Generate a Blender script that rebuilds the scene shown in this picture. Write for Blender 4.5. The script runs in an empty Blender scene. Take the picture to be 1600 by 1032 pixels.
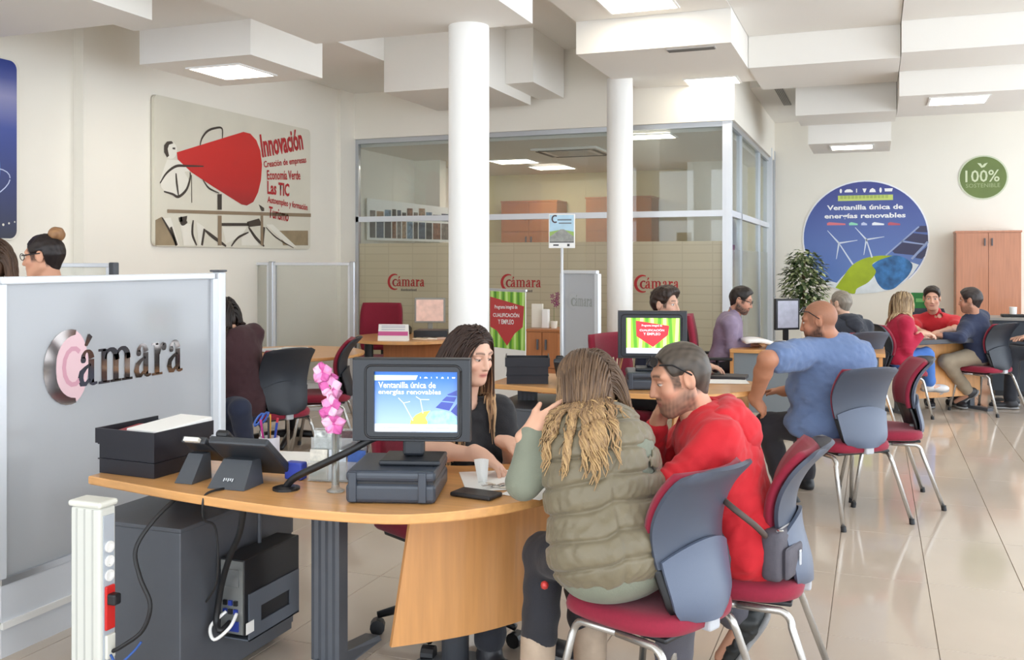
import bpy, bmesh, math, random
import numpy as np
from mathutils import Vector, Matrix

random.seed(7); np.random.seed(7)
SC = bpy.context.scene
COL = SC.collection

# ------------------------------------------------------------------ camera, world, exposure
TH = math.radians(20.7); FPX = 1500.0; HOR = 408.0; EYE = 1.5
cam_d = bpy.data.cameras.new('camera'); cam = bpy.data.objects.new('camera', cam_d); COL.objects.link(cam)
cam_d.sensor_width = 36.0; cam_d.lens = FPX / 1600 * 36; cam_d.shift_y = -(516 - HOR) / 1600
cam_d.clip_end = 200
cam.location = (0, 0, EYE); cam.rotation_euler = (math.pi / 2, 0, TH)
SC.camera = cam
wd = bpy.data.worlds.new('overcast_sky'); SC.world = wd; wd.use_nodes = True
wd.node_tree.nodes['Background'].inputs[0].default_value = (0.84, 0.92, 1.0, 1)
wd.node_tree.nodes['Background'].inputs[1].default_value = 2.55
SC.view_settings.view_transform = 'Standard'; SC.view_settings.look = 'None'
SC.view_settings.gamma = 1; SC.view_settings.use_curve_mapping = False
SC.view_settings.exposure = 0.72
PANEL_W = 8.0      # ceiling panel emission
SC.cycles.max_bounces = 10; SC.cycles.diffuse_bounces = 5; SC.cycles.glossy_bounces = 4
SC.cycles.transmission_bounces = 6; SC.cycles.transparent_max_bounces = 12
SC.cycles.caustics_reflective = False; SC.cycles.caustics_refractive = False
SC.cycles.sample_clamp_indirect = 6

SN, CS = math.sin(TH), math.cos(TH)
def P(px, py, d):                       # a point of the place seen at a pixel, d metres deep
    t = (px - 800) / FPX * d
    return Vector((-d * SN + t * CS, d * CS + t * SN, EYE - (py - HOR) / FPX * d))
def G(px, py, z=0.0):                   # on the level z
    return P(px, py, (EYE - z) * FPX / (py - HOR))
def onX(px, py, X):
    t = (px - 800) / FPX
    return P(px, py, X / (-SN + t * CS))
def onY(px, py, Y):
    t = (px - 800) / FPX
    return P(px, py, Y / (CS + t * SN))

# ------------------------------------------------------------------ materials
def lin(c):
    return tuple((v / 255 / 12.92) if v / 255 <= 0.04045 else ((v / 255 + 0.055) / 1.055) ** 2.4 for v in c[:3]) + (1,)
MATS = {}
def mat(name, rgb, rough=0.5, metal=0.0, var=0.0, scale=8.0, bump=0.0, bscale=None, coat=0.0, spec=0.5, emit=0.0, stretch=None, trans=0.0, sheen=0.0):
    if name in MATS: return MATS[name]
    m = bpy.data.materials.new(name); m.use_nodes = True; nt = m.node_tree; b = nt.nodes['Principled BSDF']
    c = lin(rgb)
    b.inputs['Base Color'].default_value = c; b.inputs['Roughness'].default_value = rough
    b.inputs['Metallic'].default_value = metal; b.inputs['Specular IOR Level'].default_value = spec
    b.inputs['Coat Weight'].default_value = coat; b.inputs['Coat Roughness'].default_value = 0.06
    b.inputs['Transmission Weight'].default_value = trans
    b.inputs['Sheen Weight'].default_value = sheen
    if emit:
        b.inputs['Emission Color'].default_value = c; b.inputs['Emission Strength'].default_value = emit
    if var or bump:
        tc = nt.nodes.new('ShaderNodeTexCoord'); mp = nt.nodes.new('ShaderNodeMapping')
        nt.links.new(tc.outputs['Object'], mp.inputs[0])
        if stretch: mp.inputs['Scale'].default_value = stretch
    if var:
        n = nt.nodes.new('ShaderNodeTexNoise'); n.inputs['Scale'].default_value = scale; n.inputs['Detail'].default_value = 5
        nt.links.new(mp.outputs[0], n.inputs['Vector'])
        r = nt.nodes.new('ShaderNodeValToRGB')
        r.color_ramp.elements[0].position = 0.3; r.color_ramp.elements[1].position = 0.7
        r.color_ramp.elements[0].color = tuple(v * (1 - var) for v in c[:3]) + (1,)
        r.color_ramp.elements[1].color = tuple(min(1, v * (1 + var)) for v in c[:3]) + (1,)
        nt.links.new(n.outputs['Fac'], r.inputs[0]); nt.links.new(r.outputs[0], b.inputs['Base Color'])
    if bump:
        n2 = nt.nodes.new('ShaderNodeTexNoise'); n2.inputs['Scale'].default_value = bscale or scale * 6; n2.inputs['Detail'].default_value = 3
        nt.links.new(mp.outputs[0], n2.inputs['Vector'])
        bp = nt.nodes.new('ShaderNodeBump'); bp.inputs['Strength'].default_value = bump; bp.inputs['Distance'].default_value = 0.01
        nt.links.new(n2.outputs['Fac'], bp.inputs['Height']); nt.links.new(bp.outputs[0], b.inputs['Normal'])
    MATS[name] = m
    return m
def mat_vcol(name, rough=0.5, sheen=0.0, bump=0.0, bscale=60):
    if name in MATS: return MATS[name]
    m = bpy.data.materials.new(name); m.use_nodes = True; nt = m.node_tree; b = nt.nodes['Principled BSDF']
    a = nt.nodes.new('ShaderNodeVertexColor'); a.layer_name = 'Col'
    nt.links.new(a.outputs[0], b.inputs['Base Color']); b.inputs['Roughness'].default_value = rough
    b.inputs['Specular IOR Level'].default_value = 0.35
    b.inputs['Sheen Weight'].default_value = sheen
    if bump:
        n2 = nt.nodes.new('ShaderNodeTexNoise'); n2.inputs['Scale'].default_value = bscale
        tc = nt.nodes.new('ShaderNodeTexCoord'); nt.links.new(tc.outputs['Object'], n2.inputs['Vector'])
        bp = nt.nodes.new('ShaderNodeBump'); bp.inputs['Strength'].default_value = bump; bp.inputs['Distance'].default_value = 0.005
        nt.links.new(n2.outputs['Fac'], bp.inputs['Height']); nt.links.new(bp.outputs[0], b.inputs['Normal'])
    MATS[name] = m
    return m
def mat_mixclear(name, rgb, clear, rough=0.4, translucent=0.5, gloss=0.12):   # film or frosted pane: part diffuse, part translucent, part see-through
    if name in MATS: return MATS[name]
    m = bpy.data.materials.new(name); m.use_nodes = True; nt = m.node_tree; nt.nodes.remove(nt.nodes['Principled BSDF'])
    out = nt.nodes['Material Output']; c = lin(rgb)
    d = nt.nodes.new('ShaderNodeBsdfDiffuse'); d.inputs[0].default_value = c
    t = nt.nodes.new('ShaderNodeBsdfTranslucent'); t.inputs[0].default_value = c
    m1 = nt.nodes.new('ShaderNodeMixShader'); m1.inputs[0].default_value = translucent
    nt.links.new(d.outputs[0], m1.inputs[1]); nt.links.new(t.outputs[0], m1.inputs[2])
    tr = nt.nodes.new('ShaderNodeBsdfTransparent'); tr.inputs[0].default_value = (0.93, 0.95, 0.94, 1)
    m2 = nt.nodes.new('ShaderNodeMixShader'); m2.inputs[0].default_value = clear
    nt.links.new(m1.outputs[0], m2.inputs[1]); nt.links.new(tr.outputs[0], m2.inputs[2])
    g = nt.nodes.new('ShaderNodeBsdfGlossy'); g.inputs['Roughness'].default_value = rough
    lw = nt.nodes.new('ShaderNodeLayerWeight'); lw.inputs[0].default_value = 0.25
    mu = nt.nodes.new('ShaderNodeMath'); mu.operation = 'MULTIPLY_ADD'; mu.inputs[1].default_value = 0.35; mu.inputs[2].default_value = gloss
    nt.links.new(lw.outputs['Fresnel'], mu.inputs[0])
    m3 = nt.nodes.new('ShaderNodeMixShader'); nt.links.new(mu.outputs[0], m3.inputs[0])
    nt.links.new(m2.outputs[0], m3.inputs[1]); nt.links.new(g.outputs[0], m3.inputs[2])
    nt.links.new(m3.outputs[0], out.inputs[0])
    MATS[name] = m
    return m

def mat_wood(name, rgb, rough=0.35, axis=0, coat=0.15):
    if name in MATS: return MATS[name]
    st = [14.0, 14.0, 14.0]; st[axis] = 0.8
    m = mat(name, rgb, rough, var=0.10, scale=3.0, stretch=st, coat=coat)
    return m

WALL = mat('wall_paint', (240, 235, 224), 0.75, var=0.015, scale=1.5, bump=0.04, bscale=120)
CEIL = mat('ceiling_plaster', (236, 233, 227), 0.8, bump=0.03, bscale=90)
WHITE = mat('white_lacquer', (240, 239, 236), 0.35)
COLUMN = mat('column_paint', (242, 241, 238), 0.45)
TILE = mat('floor_tile', (200, 185, 169), 0.09, var=0.03, scale=2.2, spec=0.6)
GROUT = mat('grout', (172, 163, 152), 0.6)
ALU = mat('aluminium', (196, 200, 206), 0.32, metal=0.75)
ALU_WHITE = mat('pale_aluminium', (222, 226, 232), 0.35, metal=0.15)
CHROME = mat('silver_tube', (190, 188, 184), 0.25, metal=0.8)
BEECH = mat_wood('beech_laminate', (214, 158, 98), 0.3, 0)
BEECH_V = mat_wood('beech_panel', (208, 150, 92), 0.35, 2)
CHERRY = mat_wood('cherry_veneer', (176, 112, 66), 0.4, 2)
PINKWOOD = mat_wood('wardrobe_veneer', (190, 128, 96), 0.45, 2)
GREY = mat('anthracite_metal', (84, 87, 93), 0.42, var=0.03, scale=20)
DGREY = mat('dark_plastic', (36, 39, 45), 0.4, bump=0.03, bscale=300)
BLACK = mat('black_plastic', (24, 24, 27), 0.42)
SHELL = mat('blue_grey_shell', (70, 77, 92), 0.45, bump=0.05, bscale=400)
BURG = mat('burgundy_cloth', (140, 22, 50), 0.85, var=0.06, scale=90, bump=0.12, bscale=500, sheen=0.15)
PAPER = mat('white_paper', (244, 243, 240), 0.7)
FROST = mat_mixclear('frosted_glass', (214, 217, 222), 0.08, rough=0.12, translucent=0.45, gloss=0.05)
FROST2 = mat_mixclear('hazy_glass', (246, 243, 236), 0.84, rough=0.15, translucent=0.5, gloss=0.02)
CLEAR = mat_mixclear('clear_glass', (200, 205, 200), 0.93, rough=0.02, translucent=0.5, gloss=0.03)
FILM = mat_mixclear('striped_film', (236, 228, 204), 0.34, rough=0.3, translucent=0.5, gloss=0.02)

# ------------------------------------------------------------------ mesh helpers
def make_mesh(name, verts, faces, smooth=False):
    me = bpy.data.meshes.new(name); me.from_pydata([tuple(v) for v in verts], [], faces)
    me.update()
    if smooth: me.shade_smooth()
    return me
class MB:
    def __init__(s): s.v = []; s.f = []
    def add(s, vs, fs):
        o = len(s.v); s.v += [Vector(v) for v in vs]; s.f += [tuple(i + o for i in f) for f in fs]; return s
    def box(s, x0, x1, y0, y1, z0, z1):
        return s.add([(x0, y0, z0), (x1, y0, z0), (x1, y1, z0), (x0, y1, z0), (x0, y0, z1), (x1, y0, z1), (x1, y1, z1), (x0, y1, z1)],
                     [(3, 2, 1, 0), (4, 5, 6, 7), (0, 1, 5, 4), (1, 2, 6, 5), (2, 3, 7, 6), (3, 0, 4, 7)])
    def rbox(s, x0, x1, y0, y1, z0, z1, b=0.01, seg=2, M=None):
        bm = bmesh.new(); bmesh.ops.create_cube(bm, size=1)
        for v in bm.verts: v.co = Vector(((x0 + x1) / 2 + v.co.x * (x1 - x0), (y0 + y1) / 2 + v.co.y * (y1 - y0), (z0 + z1) / 2 + v.co.z * (z1 - z0)))
        bmesh.ops.bevel(bm, geom=list(bm.edges), offset=b, segments=seg, profile=0.5, affect='EDGES')
        bm.verts.index_update()
        vs = [(M @ v.co if M else v.co.copy()) for v in bm.verts]; fs = [tuple(v.index for v in f.verts) for f in bm.faces]; bm.free()
        return s.add(vs, fs)
    def prism(s, poly, z0, z1):
        n = len(poly)
        if sum(poly[i][0] * poly[(i + 1) % n][1] - poly[(i + 1) % n][0] * poly[i][1] for i in range(n)) < 0: poly = poly[::-1]
        return s.add([(p[0], p[1], z0) for p in poly] + [(p[0], p[1], z1) for p in poly],
                     [tuple(range(n))[::-1], tuple(range(n, 2 * n))] + [(i, (i + 1) % n, n + (i + 1) % n, n + i) for i in range(n)])
    def tube(s, path, r, n=8, caps=True):
        path = [Vector(p) for p in path]; rs = r if isinstance(r, (list, tuple)) else [r] * len(path)
        rings = []; nrm = None
        for i, p in enumerate(path):
            d = (path[min(i + 1, len(path) - 1)] - path[max(i - 1, 0)])
            d = d.normalized() if d.length > 1e-9 else Vector((0, 0, 1))
            if nrm is None: nrm = d.orthogonal().normalized()
            nrm = (nrm - d * nrm.dot(d))
            nrm = nrm.normalized() if nrm.length > 1e-6 else d.orthogonal().normalized()
            b = d.cross(nrm)
            rings.append([p + (nrm * math.cos(2 * math.pi * k / n) + b * math.sin(2 * math.pi * k / n)) * rs[i] for k in range(n)])
        vs = [v for R_ in rings for v in R_]; fs = []
        for i in range(len(path) - 1):
            for k in range(n): fs.append((i * n + k, i * n + (k + 1) % n, (i + 1) * n + (k + 1) % n, (i + 1) * n + k))
        if caps: fs.append(tuple(range(n))[::-1]); fs.append(tuple(range((len(path) - 1) * n, len(path) * n)))
        return s.add(vs, fs)
    def lathe(s, prof, c=(0, 0, 0), n=24):
        vs = []; fs = []
        for r, z in prof:
            for k in range(n): vs.append((c[0] + r * math.cos(2 * math.pi * k / n), c[1] + r * math.sin(2 * math.pi * k / n), c[2] + z))
        for i in range(len(prof) - 1):
            for k in range(n): fs.append((i * n + k, i * n + (k + 1) % n, (i + 1) * n + (k + 1) % n, (i + 1) * n + k))
        fs.append(tuple(range(n))[::-1]); fs.append(tuple(range((len(prof) - 1) * n, len(prof) * n)))
        return s.add(vs, fs)
    def grid(s, fn, nu, nv, thick=None):
        # fn(u,v)->Vector ; optional thickness along the normal
        a = [[Vector(fn(i / nu, j / nv)) for j in range(nv + 1)] for i in range(nu + 1)]
        W = nv + 1; vs = [a[i][j] for i in range(nu + 1) for j in range(nv + 1)]
        fs = [(i * W + j, (i + 1) * W + j, (i + 1) * W + j + 1, i * W + j + 1) for i in range(nu) for j in range(nv)]
        if thick:
            N = len(vs); nv_ = []
            for i in range(nu + 1):
                for j in range(nv + 1):
                    du = a[min(i + 1, nu)][j] - a[max(i - 1, 0)][j]; dv = a[i][min(j + 1, nv)] - a[i][max(j - 1, 0)]
                    nn = du.cross(dv); nn = nn.normalized() if nn.length > 1e-12 else Vector((1, 0, 0))
                    nv_.append(a[i][j] - nn * thick)
            vs = vs + nv_
            fs = fs + [tuple(k + N for k in f[::-1]) for f in fs]
            rim = [i * W for i in range(nu + 1)] + [nu * W + j for j in range(1, W)] + [i * W + nv for i in range(nu - 1, -1, -1)] + [j for j in range(nv - 1, 0, -1)]
            for k in range(len(rim)):
                p, q = rim[k], rim[(k + 1) % len(rim)]; fs.append((q, p, p + N, q + N))
        return s.add(vs, fs)
    def xf(s, M):
        s.v = [M @ v for v in s.v]; return s
    def obj(s, name, m, parent=None, smooth=False, off=None):
        vs = [v - off for v in s.v] if off is not None else s.v
        return link(name, make_mesh(name, vs, s.f, smooth), m, parent)
def link(name, me, m, parent=None):
    o = bpy.data.objects.new(name, me); COL.objects.link(o)
    if m is not None:
        if not me.materials: me.materials.append(m)
    if parent is not None: o.parent = parent
    return o
def tag(o, label, cat, group=None):
    o['label'] = label; o['category'] = cat
    if group: o['group'] = group
    return o
def thing(name, label, cat, loc=(0, 0, 0), rz=0.0, group=None):
    o = bpy.data.objects.new(name, None); COL.objects.link(o); o.empty_display_size = 0.1
    o.location = loc; o.rotation_euler = (0, 0, rz)
    return tag(o, label, cat, group)
def struct(o): o['kind'] = 'structure'; return o
def smooth_angle(o, deg=40):
    me = o.data; me.shade_smooth()
    me.set_sharp_from_angle(angle=math.radians(deg))
    return o
def copy_tree(root, loc, rz, label, group=None):
    r = root.copy(); COL.objects.link(r); r.location = loc; r.rotation_euler = (0, 0, rz); r['label'] = label
    if group: r['group'] = group
    for ch in root.children:
        c = ch.copy(); COL.objects.link(c); c.parent = r
        for g in ch.children:
            d = g.copy(); COL.objects.link(d); d.parent = c
    return r

def catmull(pts, n=6, closed=False):
    out = []; N = len(pts)
    for i in range(N - 1):
        p0, p1, p2, p3 = pts[max(i - 1, 0)], pts[i], pts[i + 1], pts[min(i + 2, N - 1)]
        for k in range(n):
            t = k / n
            out.append(tuple(0.5 * (2 * p1[j] + (p2[j] - p0[j]) * t + (2 * p0[j] - 5 * p1[j] + 4 * p2[j] - p3[j]) * t * t + (3 * p1[j] - p0[j] - 3 * p2[j] + p3[j]) * t ** 3) for j in range(len(p1))))
    out.append(tuple(pts[-1])); return out
# flat print: polygons and lettering on a plane (o origin, u right, v up, n towards the viewer)
class Plane:
    def __init__(s, o, u, v): s.o = Vector(o); s.u = Vector(u).normalized(); s.v = Vector(v).normalized(); s.n = s.u.cross(s.v)
    def at(s, a, b, h=0.0): return s.o + s.u * a + s.v * b + s.n * h
    def uv(s, p): d = Vector(p) - s.o; return (d.dot(s.u), d.dot(s.v))
def flat(name, pl, polys, h, m, parent, loc):
    mb = MB()
    for poly in polys:
        n = len(poly); ar = sum(poly[i][0] * poly[(i + 1) % n][1] - poly[(i + 1) % n][0] * poly[i][1] for i in range(n))
        if ar < 0: poly = poly[::-1]
        mb.add([pl.at(a, b, h) for a, b in poly], [tuple(range(n))])
    return mb.obj(name, m, parent, off=Vector(loc))
def stroke(pts, w):      # polyline -> list of quads, w a number or a list
    ws = w if isinstance(w, (list, tuple)) else [w] * len(pts); out = []
    L = []; R_ = []
    for i, p in enumerate(pts):
        a = pts[max(i - 1, 0)]; b = pts[min(i + 1, len(pts) - 1)]
        dx, dy = b[0] - a[0], b[1] - a[1]; l = math.hypot(dx, dy) or 1
        nx, ny = -dy / l * ws[i] / 2, dx / l * ws[i] / 2
        L.append((p[0] + nx, p[1] + ny)); R_.append((p[0] - nx, p[1] - ny))
    for i in range(len(pts) - 1): out.append([L[i], L[i + 1], R_[i + 1], R_[i]])
    return out
def disc(cx, cy, rx, ry=None, n=28, a0=0, a1=360):
    ry = ry or rx
    full = abs(a1 - a0) >= 359
    return [(cx + rx * math.cos(math.radians(a0 + (a1 - a0) * k / n)), cy + ry * math.sin(math.radians(a0 + (a1 - a0) * k / n))) for k in range(n if full else n + 1)]
def lettering(name, txt, pl, a, b, width, height, h, m, parent, loc, bold=0.0, ang=0.0, shear=0.0, align='L'):
    cu = bpy.data.curves.new('lettering', 'FONT'); cu.body = txt; cu.size = 1; cu.offset = bold; cu.resolution_u = 2; cu.shear = shear
    ob = bpy.data.objects.new('lettering', cu); COL.objects.link(ob)
    dg = bpy.context.evaluated_depsgraph_get(); me = bpy.data.meshes.new_from_object(ob.evaluated_get(dg))
    bpy.data.objects.remove(ob); bpy.data.curves.remove(cu)
    xs = [v.co.x for v in me.vertices]; ys = [v.co.y for v in me.vertices]
    if not xs: return None
    x0, x1, y0, y1 = min(xs), max(xs), min(ys), max(ys)
    sx = width / (x1 - x0); sy = height / (y1 - y0) if height else sx
    ca, sa = math.cos(ang), math.sin(ang); off = Vector(loc)
    for v in me.vertices:
        x = (v.co.x - x0) * sx; y = (v.co.y - y0) * sy
        if align == 'C': x -= width / 2
        x, y = x * ca - y * sa, x * sa + y * ca
        v.co = pl.at(a + x, b + y, h) - off
    me.name = name
    me.materials.clear()
    return link(name, me, m, parent)

# the serif word mark: strokes in a unit where the x-height is 1
def glyph(ch):
    arc = lambda cx, cy, rx, ry, a0, a1, n=10: [(cx + rx * math.cos(math.radians(a0 + (a1 - a0) * k / n)), cy + ry * math.sin(math.radians(a0 + (a1 - a0) * k / n))) for k in range(n + 1)]
    R_ = lambda x0, x1, y0, y1: [(x0, y0), (x1, y0), (x1, y1), (x0, y1)]
    P_ = []
    if ch in 'aá':
        P_.append(R_(0.50, 0.70, 0.08, 0.72)); P_ += stroke(arc(0.42, 0.70, 0.19, 0.26, 165, 10), [0.12, 0.12, 0.08, 0.07, 0.06, 0.07, 0.09, 0.12, 0.16, 0.18, 0.2])
        P_ += stroke([(0.55, 0.58), (0.36, 0.50), (0.18, 0.38), (0.13, 0.22), (0.20, 0.08), (0.34, 0.05), (0.52, 0.18)], [0.06, 0.09, 0.16, 0.2, 0.17, 0.1, 0.05])
        P_ += stroke([(0.6, 0.12), (0.7, 0.04), (0.84, 0.06)], [0.18, 0.1, 0.06]); P_.append(disc(0.25, 0.72, 0.09, 0.09, 10))
        if ch == 'á': P_ += stroke([(0.36, 1.10), (0.55, 1.38)], [0.07, 0.17])
        return P_, 0.92
    if ch == 'r':
        P_ += [R_(0.16, 0.36, 0.04, 0.95), R_(0.02, 0.52, 0, 0.07), R_(0.02, 0.3, 0.90, 0.97)]
        P_ += stroke([(0.36, 0.62), (0.45, 0.85), (0.6, 0.93)], [0.06, 0.08, 0.1]); P_.append(disc(0.63, 0.83, 0.11, 0.12, 10))
        return P_, 0.78
    if ch == 'm':
        for x in (0.16, 0.70, 1.24): P_ += [R_(x, x + 0.2, 0.04, 0.78 if x > 0.2 else 0.95), R_(x - 0.13, x + 0.33, 0, 0.07)]
        P_.append(R_(0.02, 0.3, 0.90, 0.97))
        for x in (0.36, 0.90): P_ += stroke(arc(x + 0.20, 0.62, 0.28, 0.31, 170, 0), [0.05, 0.06, 0.07, 0.08, 0.09, 0.11, 0.14, 0.17, 0.19, 0.2, 0.2])
        return P_, 1.66
    return [], 0.5
def wordmark(pl, a, b, xh, width, h, m_c, m_t, parent, loc, big=True, lo=None):
    # the big C ring with the small c in it, then the word
    polys = []; x = 0.0
    for ch in 'ámara':
        g, w = glyph(ch); polys += [[(px + x, py) for px, py in q] for q in g]; x += w
    sx = width / x
    # letters are cut into quads: place them
    flat('word_letters', pl, [[(a + px * sx, b + py * xh) for px, py in q] for q in polys], h, m_t, parent, loc)
    flat('word_letters', pl, [[(a + (px + 0.055) * sx, b + py * xh) for px, py in q] for q in polys], h + 0.0004, m_t, parent, loc)
    if big:
        ring = []; n = 22; R0 = xh * 1.15; cx, cy = a - xh * 0.35, b + xh * 0.62
        for k in range(n):
            def pt(k_, o):
                an = math.radians(62 + (298 - 62) * k_ / n); th = 0.10 + 0.26 * math.sin(math.pi * k_ / n)
                r = R0 * (1 - (th if o else 0)); return (cx + r * math.cos(an) * 0.92, cy + r * math.sin(an))
            ring.append([pt(k, 0), pt(k + 1, 0), pt(k + 1, 1), pt(k, 1)])
        flat('ring_mark', pl, ring, h, m_c, parent, loc)
        c2 = stroke([(cx + xh * (0.18 + 0.36 * math.cos(math.radians(50 + 26 * k))), b + xh * (0.50 + 0.46 * math.sin(math.radians(50 + 26 * k)))) for k in range(11)],
                    [w_ * xh for w_ in (0.16, 0.18, 0.16, 0.2, 0.26, 0.28, 0.26, 0.2, 0.15, 0.12, 0.1)])
        flat('small_letter', pl, c2, h + 0.0015, lo or m_t, parent, loc)
# ------------------------------------------------------------------ the room
XL, YG, YB, XC = -5.93, 10.2, 14.5, -1.37      # poster wall, glass wall, far wall, corner of the glass office
XR, YF, ZC = 4.6, -3.2, 3.85
# striped film: pale horizontal bands printed on the glass
def film_lines(m):
    nt = m.node_tree; tc = nt.nodes.new('ShaderNodeTexCoord'); mp = nt.nodes.new('ShaderNodeMapping')
    mp.inputs['Rotation'].default_value = (math.pi / 2, 0, 0)
    br = nt.nodes.new('ShaderNodeTexBrick'); br.inputs['Scale'].default_value = 1.0
    br.inputs['Brick Width'].default_value = 0.32; br.inputs['Row Height'].default_value = 0.088; br.inputs['Mortar Size'].default_value = 0.006
    br.inputs['Color1'].default_value = lin((240, 231, 206)); br.inputs['Color2'].default_value = lin((237, 227, 201)); br.inputs['Mortar'].default_value = lin((226, 216, 190))
    br.offset = 0.0
    nt.links.new(tc.outputs['Object'], mp.inputs[0]); nt.links.new(mp.outputs[0], br.inputs['Vector'])
    for n in nt.nodes:
        if n.bl_idname in ('ShaderNodeBsdfDiffuse', 'ShaderNodeBsdfTranslucent'): nt.links.new(br.outputs[0], n.inputs[0])
film_lines(FILM)

floor = struct(MB().box(-6.4, XR, YF, YB + 0.2, -0.12, -0.006).obj('floor', GROUT))
TX, TY = 0.405, 0.81
tb = MB(); a, b_, e = TX / 2 - 0.0008, TY / 2 - 0.0008, 0.0015
tb.add([(-a, -b_, -0.006), (a, -b_, -0.006), (a, b_, -0.006), (-a, b_, -0.006), (-a + e, -b_ + e, 0), (a - e, -b_ + e, 0), (a - e, b_ - e, 0), (-a + e, b_ - e, 0)],
       [(4, 5, 6, 7), (0, 1, 5, 4), (1, 2, 6, 5), (2, 3, 7, 6), (3, 0, 4, 7)])
tile_me = make_mesh('tile', tb.v, tb.f); tile_me.materials.append(TILE)
spots = []
for i in range(-16, 11):
    for j in range(-4, 18):
        x, y = 0.23 + TX * (i + 0.5), TY * (j + 0.5)
        if x - a < -6.4 or x + a > XR or y > YB: continue
        d = -x * SN + y * CS; l = x * CS + y * SN
        vis = d > 3.2 and abs(l / d) < 0.60
        spots.append(((0 if vis else 100) + max(d, 0) + (2.5 if x < -3.2 or (XC > x and y > YG) else 0), x, y))
spots.sort()
for k, (_, x, y) in enumerate(spots[:300]):
    o = bpy.data.objects.new('tile', tile_me); COL.objects.link(o); o.location = (x, y, 0); o.parent = floor
rest = MB()
for _, x, y in spots[300:]: rest.add([v + Vector((x, y, 0)) for v in tb.v], tb.f)
ro = rest.obj('outer_tiles', TILE, floor); ro['kind'] = 'stuff'

def wall(name, x0, x1, y0, y1, z0=0.0, z1=ZC, m=WALL): return struct(MB().box(x0, x1, y0, y1, z0, z1).obj(name, m))
wl = wall('wall_left', XL - 0.3, XL, 5.98, YB + 0.2)
MB().box(XL - 0.3, XL - 0.10, YF, 5.98, 0, ZC).obj('recessed_wall', WALL, wl)
MB().box(XL, XL + 0.05, 9.86, YG + 0.06, 0, ZC).obj('corner_pilaster', WALL, wl)
wall('wall_back', XL, XR + 0.2, YB, YB + 0.2)
wall('wall_office_header', XL + 0.05, XC, YG - 0.03, YG + 0.09, 2.97, ZC)
wall('wall_office_side_header', XC - 0.12, XC, YG + 0.09, YB, 2.97, ZC)
# street side: full height glazing bays off to the right and behind the photographer
for nm, bays in (('window_4', [('y', XR + 0.05, y) for y in np.arange(YF, YB + 0.1, 2.2)]), ('window_5', [('x', YF - 0.05, x) for x in np.arange(-6.3, XR + 0.1, 2.17)])):
    fr = MB()
    for ax, c, q in bays:
        if ax == 'y': fr.box(c - 0.05, c + 0.05, q - 0.04, q + 0.04, 0, ZC)
        else: fr.box(q - 0.04, q + 0.04, c - 0.05, c + 0.05, 0, ZC)
    if nm == 'window_4': fr.box(XR, XR + 0.1, YF, YB, 2.5, 2.58); fr.box(XR, XR + 0.1, YF, YB, 0, 0.1)
    else: fr.box(-6.3, XR, YF - 0.1, YF, 2.5, 2.58); fr.box(-6.3, XR, YF - 0.1, YF, 0, 0.1)
    struct(fr.obj(nm, ALU))

# ceiling with its stepped hanging boxes
ceil = struct(MB().box(-6.4, XR + 0.1, YF - 0.1, YB + 0.2, ZC, ZC + 0.15).obj('ceiling', CEIL))
boxes = [
    (XL, -4.21, 3.3, 4.80, 3.0),            # top left of the view
    (-5.30, -3.66, 4.80, 5.85, 3.26),       # step between
    (-5.25, -4.24, 5.85, 6.82, 3.0),        # the one with the light near the poster
    (-3.66, -2.05, 4.3, 5.80, 3.02),        # in front of the near column
    (-4.63, -3.51, 8.60, 9.87, 3.20), (-3.51, -3.21, 9.10, 10.12, 3.30),
    (XL, -4.63, 7.4, YG - 0.03, 3.52), (-4.63, -3.51, 9.87, YG - 0.03, 3.52),
    (-2.49, -1.13, 6.95, 8.20, 3.63),       # with a light, above the middle
    (-2.49, -1.13, 8.20, 9.45, 3.34),       # with the vent
    (-2.40, -1.13, 9.45, YG - 0.03, 3.36),
    (-1.13, 0.22, 8.00, 9.36, 3.64), (-1.13, 0.22, 9.36, 10.60, 3.34),
    (0.22, 1.75, 8.00, 9.14, 3.62), (0.22, 1.75, 9.14, 10.05, 3.34), (0.22, 1.42, 10.05, 11.45, 3.10),
    (-0.82, 0.22, 11.00, 11.85, 3.10), (-0.74, 0.18, 11.85, 12.95, 2.88),
    (XC, 4.5, 11.45, YB, 3.52),
]
for i, (x0, x1, y0, y1, z) in enumerate(boxes):
    eps = 0.0002 * i
    MB().box(x0 + eps, x1 - eps, y0 + eps, y1 - eps, z, ZC - 0.0).obj('ceiling_box', CEIL, ceil)

LIGHT = mat('light_panel', (255, 245, 228), 0.5, emit=PANEL_W)
def ceiling_light(px, py, z, sx, sy, label):
    c = G(px, py, z)
    t = thing('ceiling_light', label, 'light', (c.x, c.y, z))
    f = MB(); w = 0.02
    for q in ((-sx / 2, sx / 2, -sy / 2, -sy / 2 + w), (-sx / 2, sx / 2, sy / 2 - w, sy / 2), (-sx / 2, -sx / 2 + w, -sy / 2 + w, sy / 2 - w), (sx / 2 - w, sx / 2, -sy / 2 + w, sy / 2 - w)):
        f.box(q[0], q[1], q[2], q[3], -0.012, 0.0)
    f.obj('trim_frame', WHITE, t)
    MB().box(-sx / 2 + w, sx / 2 - w, -sy / 2 + w, sy / 2 - w, -0.008, 0.0).obj('diffuser', LIGHT, t)
g = 'square light panels in the ceiling'
ceiling_light(363, 111.5, 3.0, 0.5, 0.5, 'lit square panel in the hanging box beside the megaphone poster')
ceiling_light(995, 2, 3.63, 0.6, 0.6, 'lit ceiling panel cut by the top edge of the picture')
ceiling_light(1113, 126, 3.36, 0.55, 0.40, 'lit ceiling panel above the corner of the glass office')
ceiling_light(1497, 156, 3.10, 0.55, 0.5, 'lit ceiling panel above the green round badge')
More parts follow.
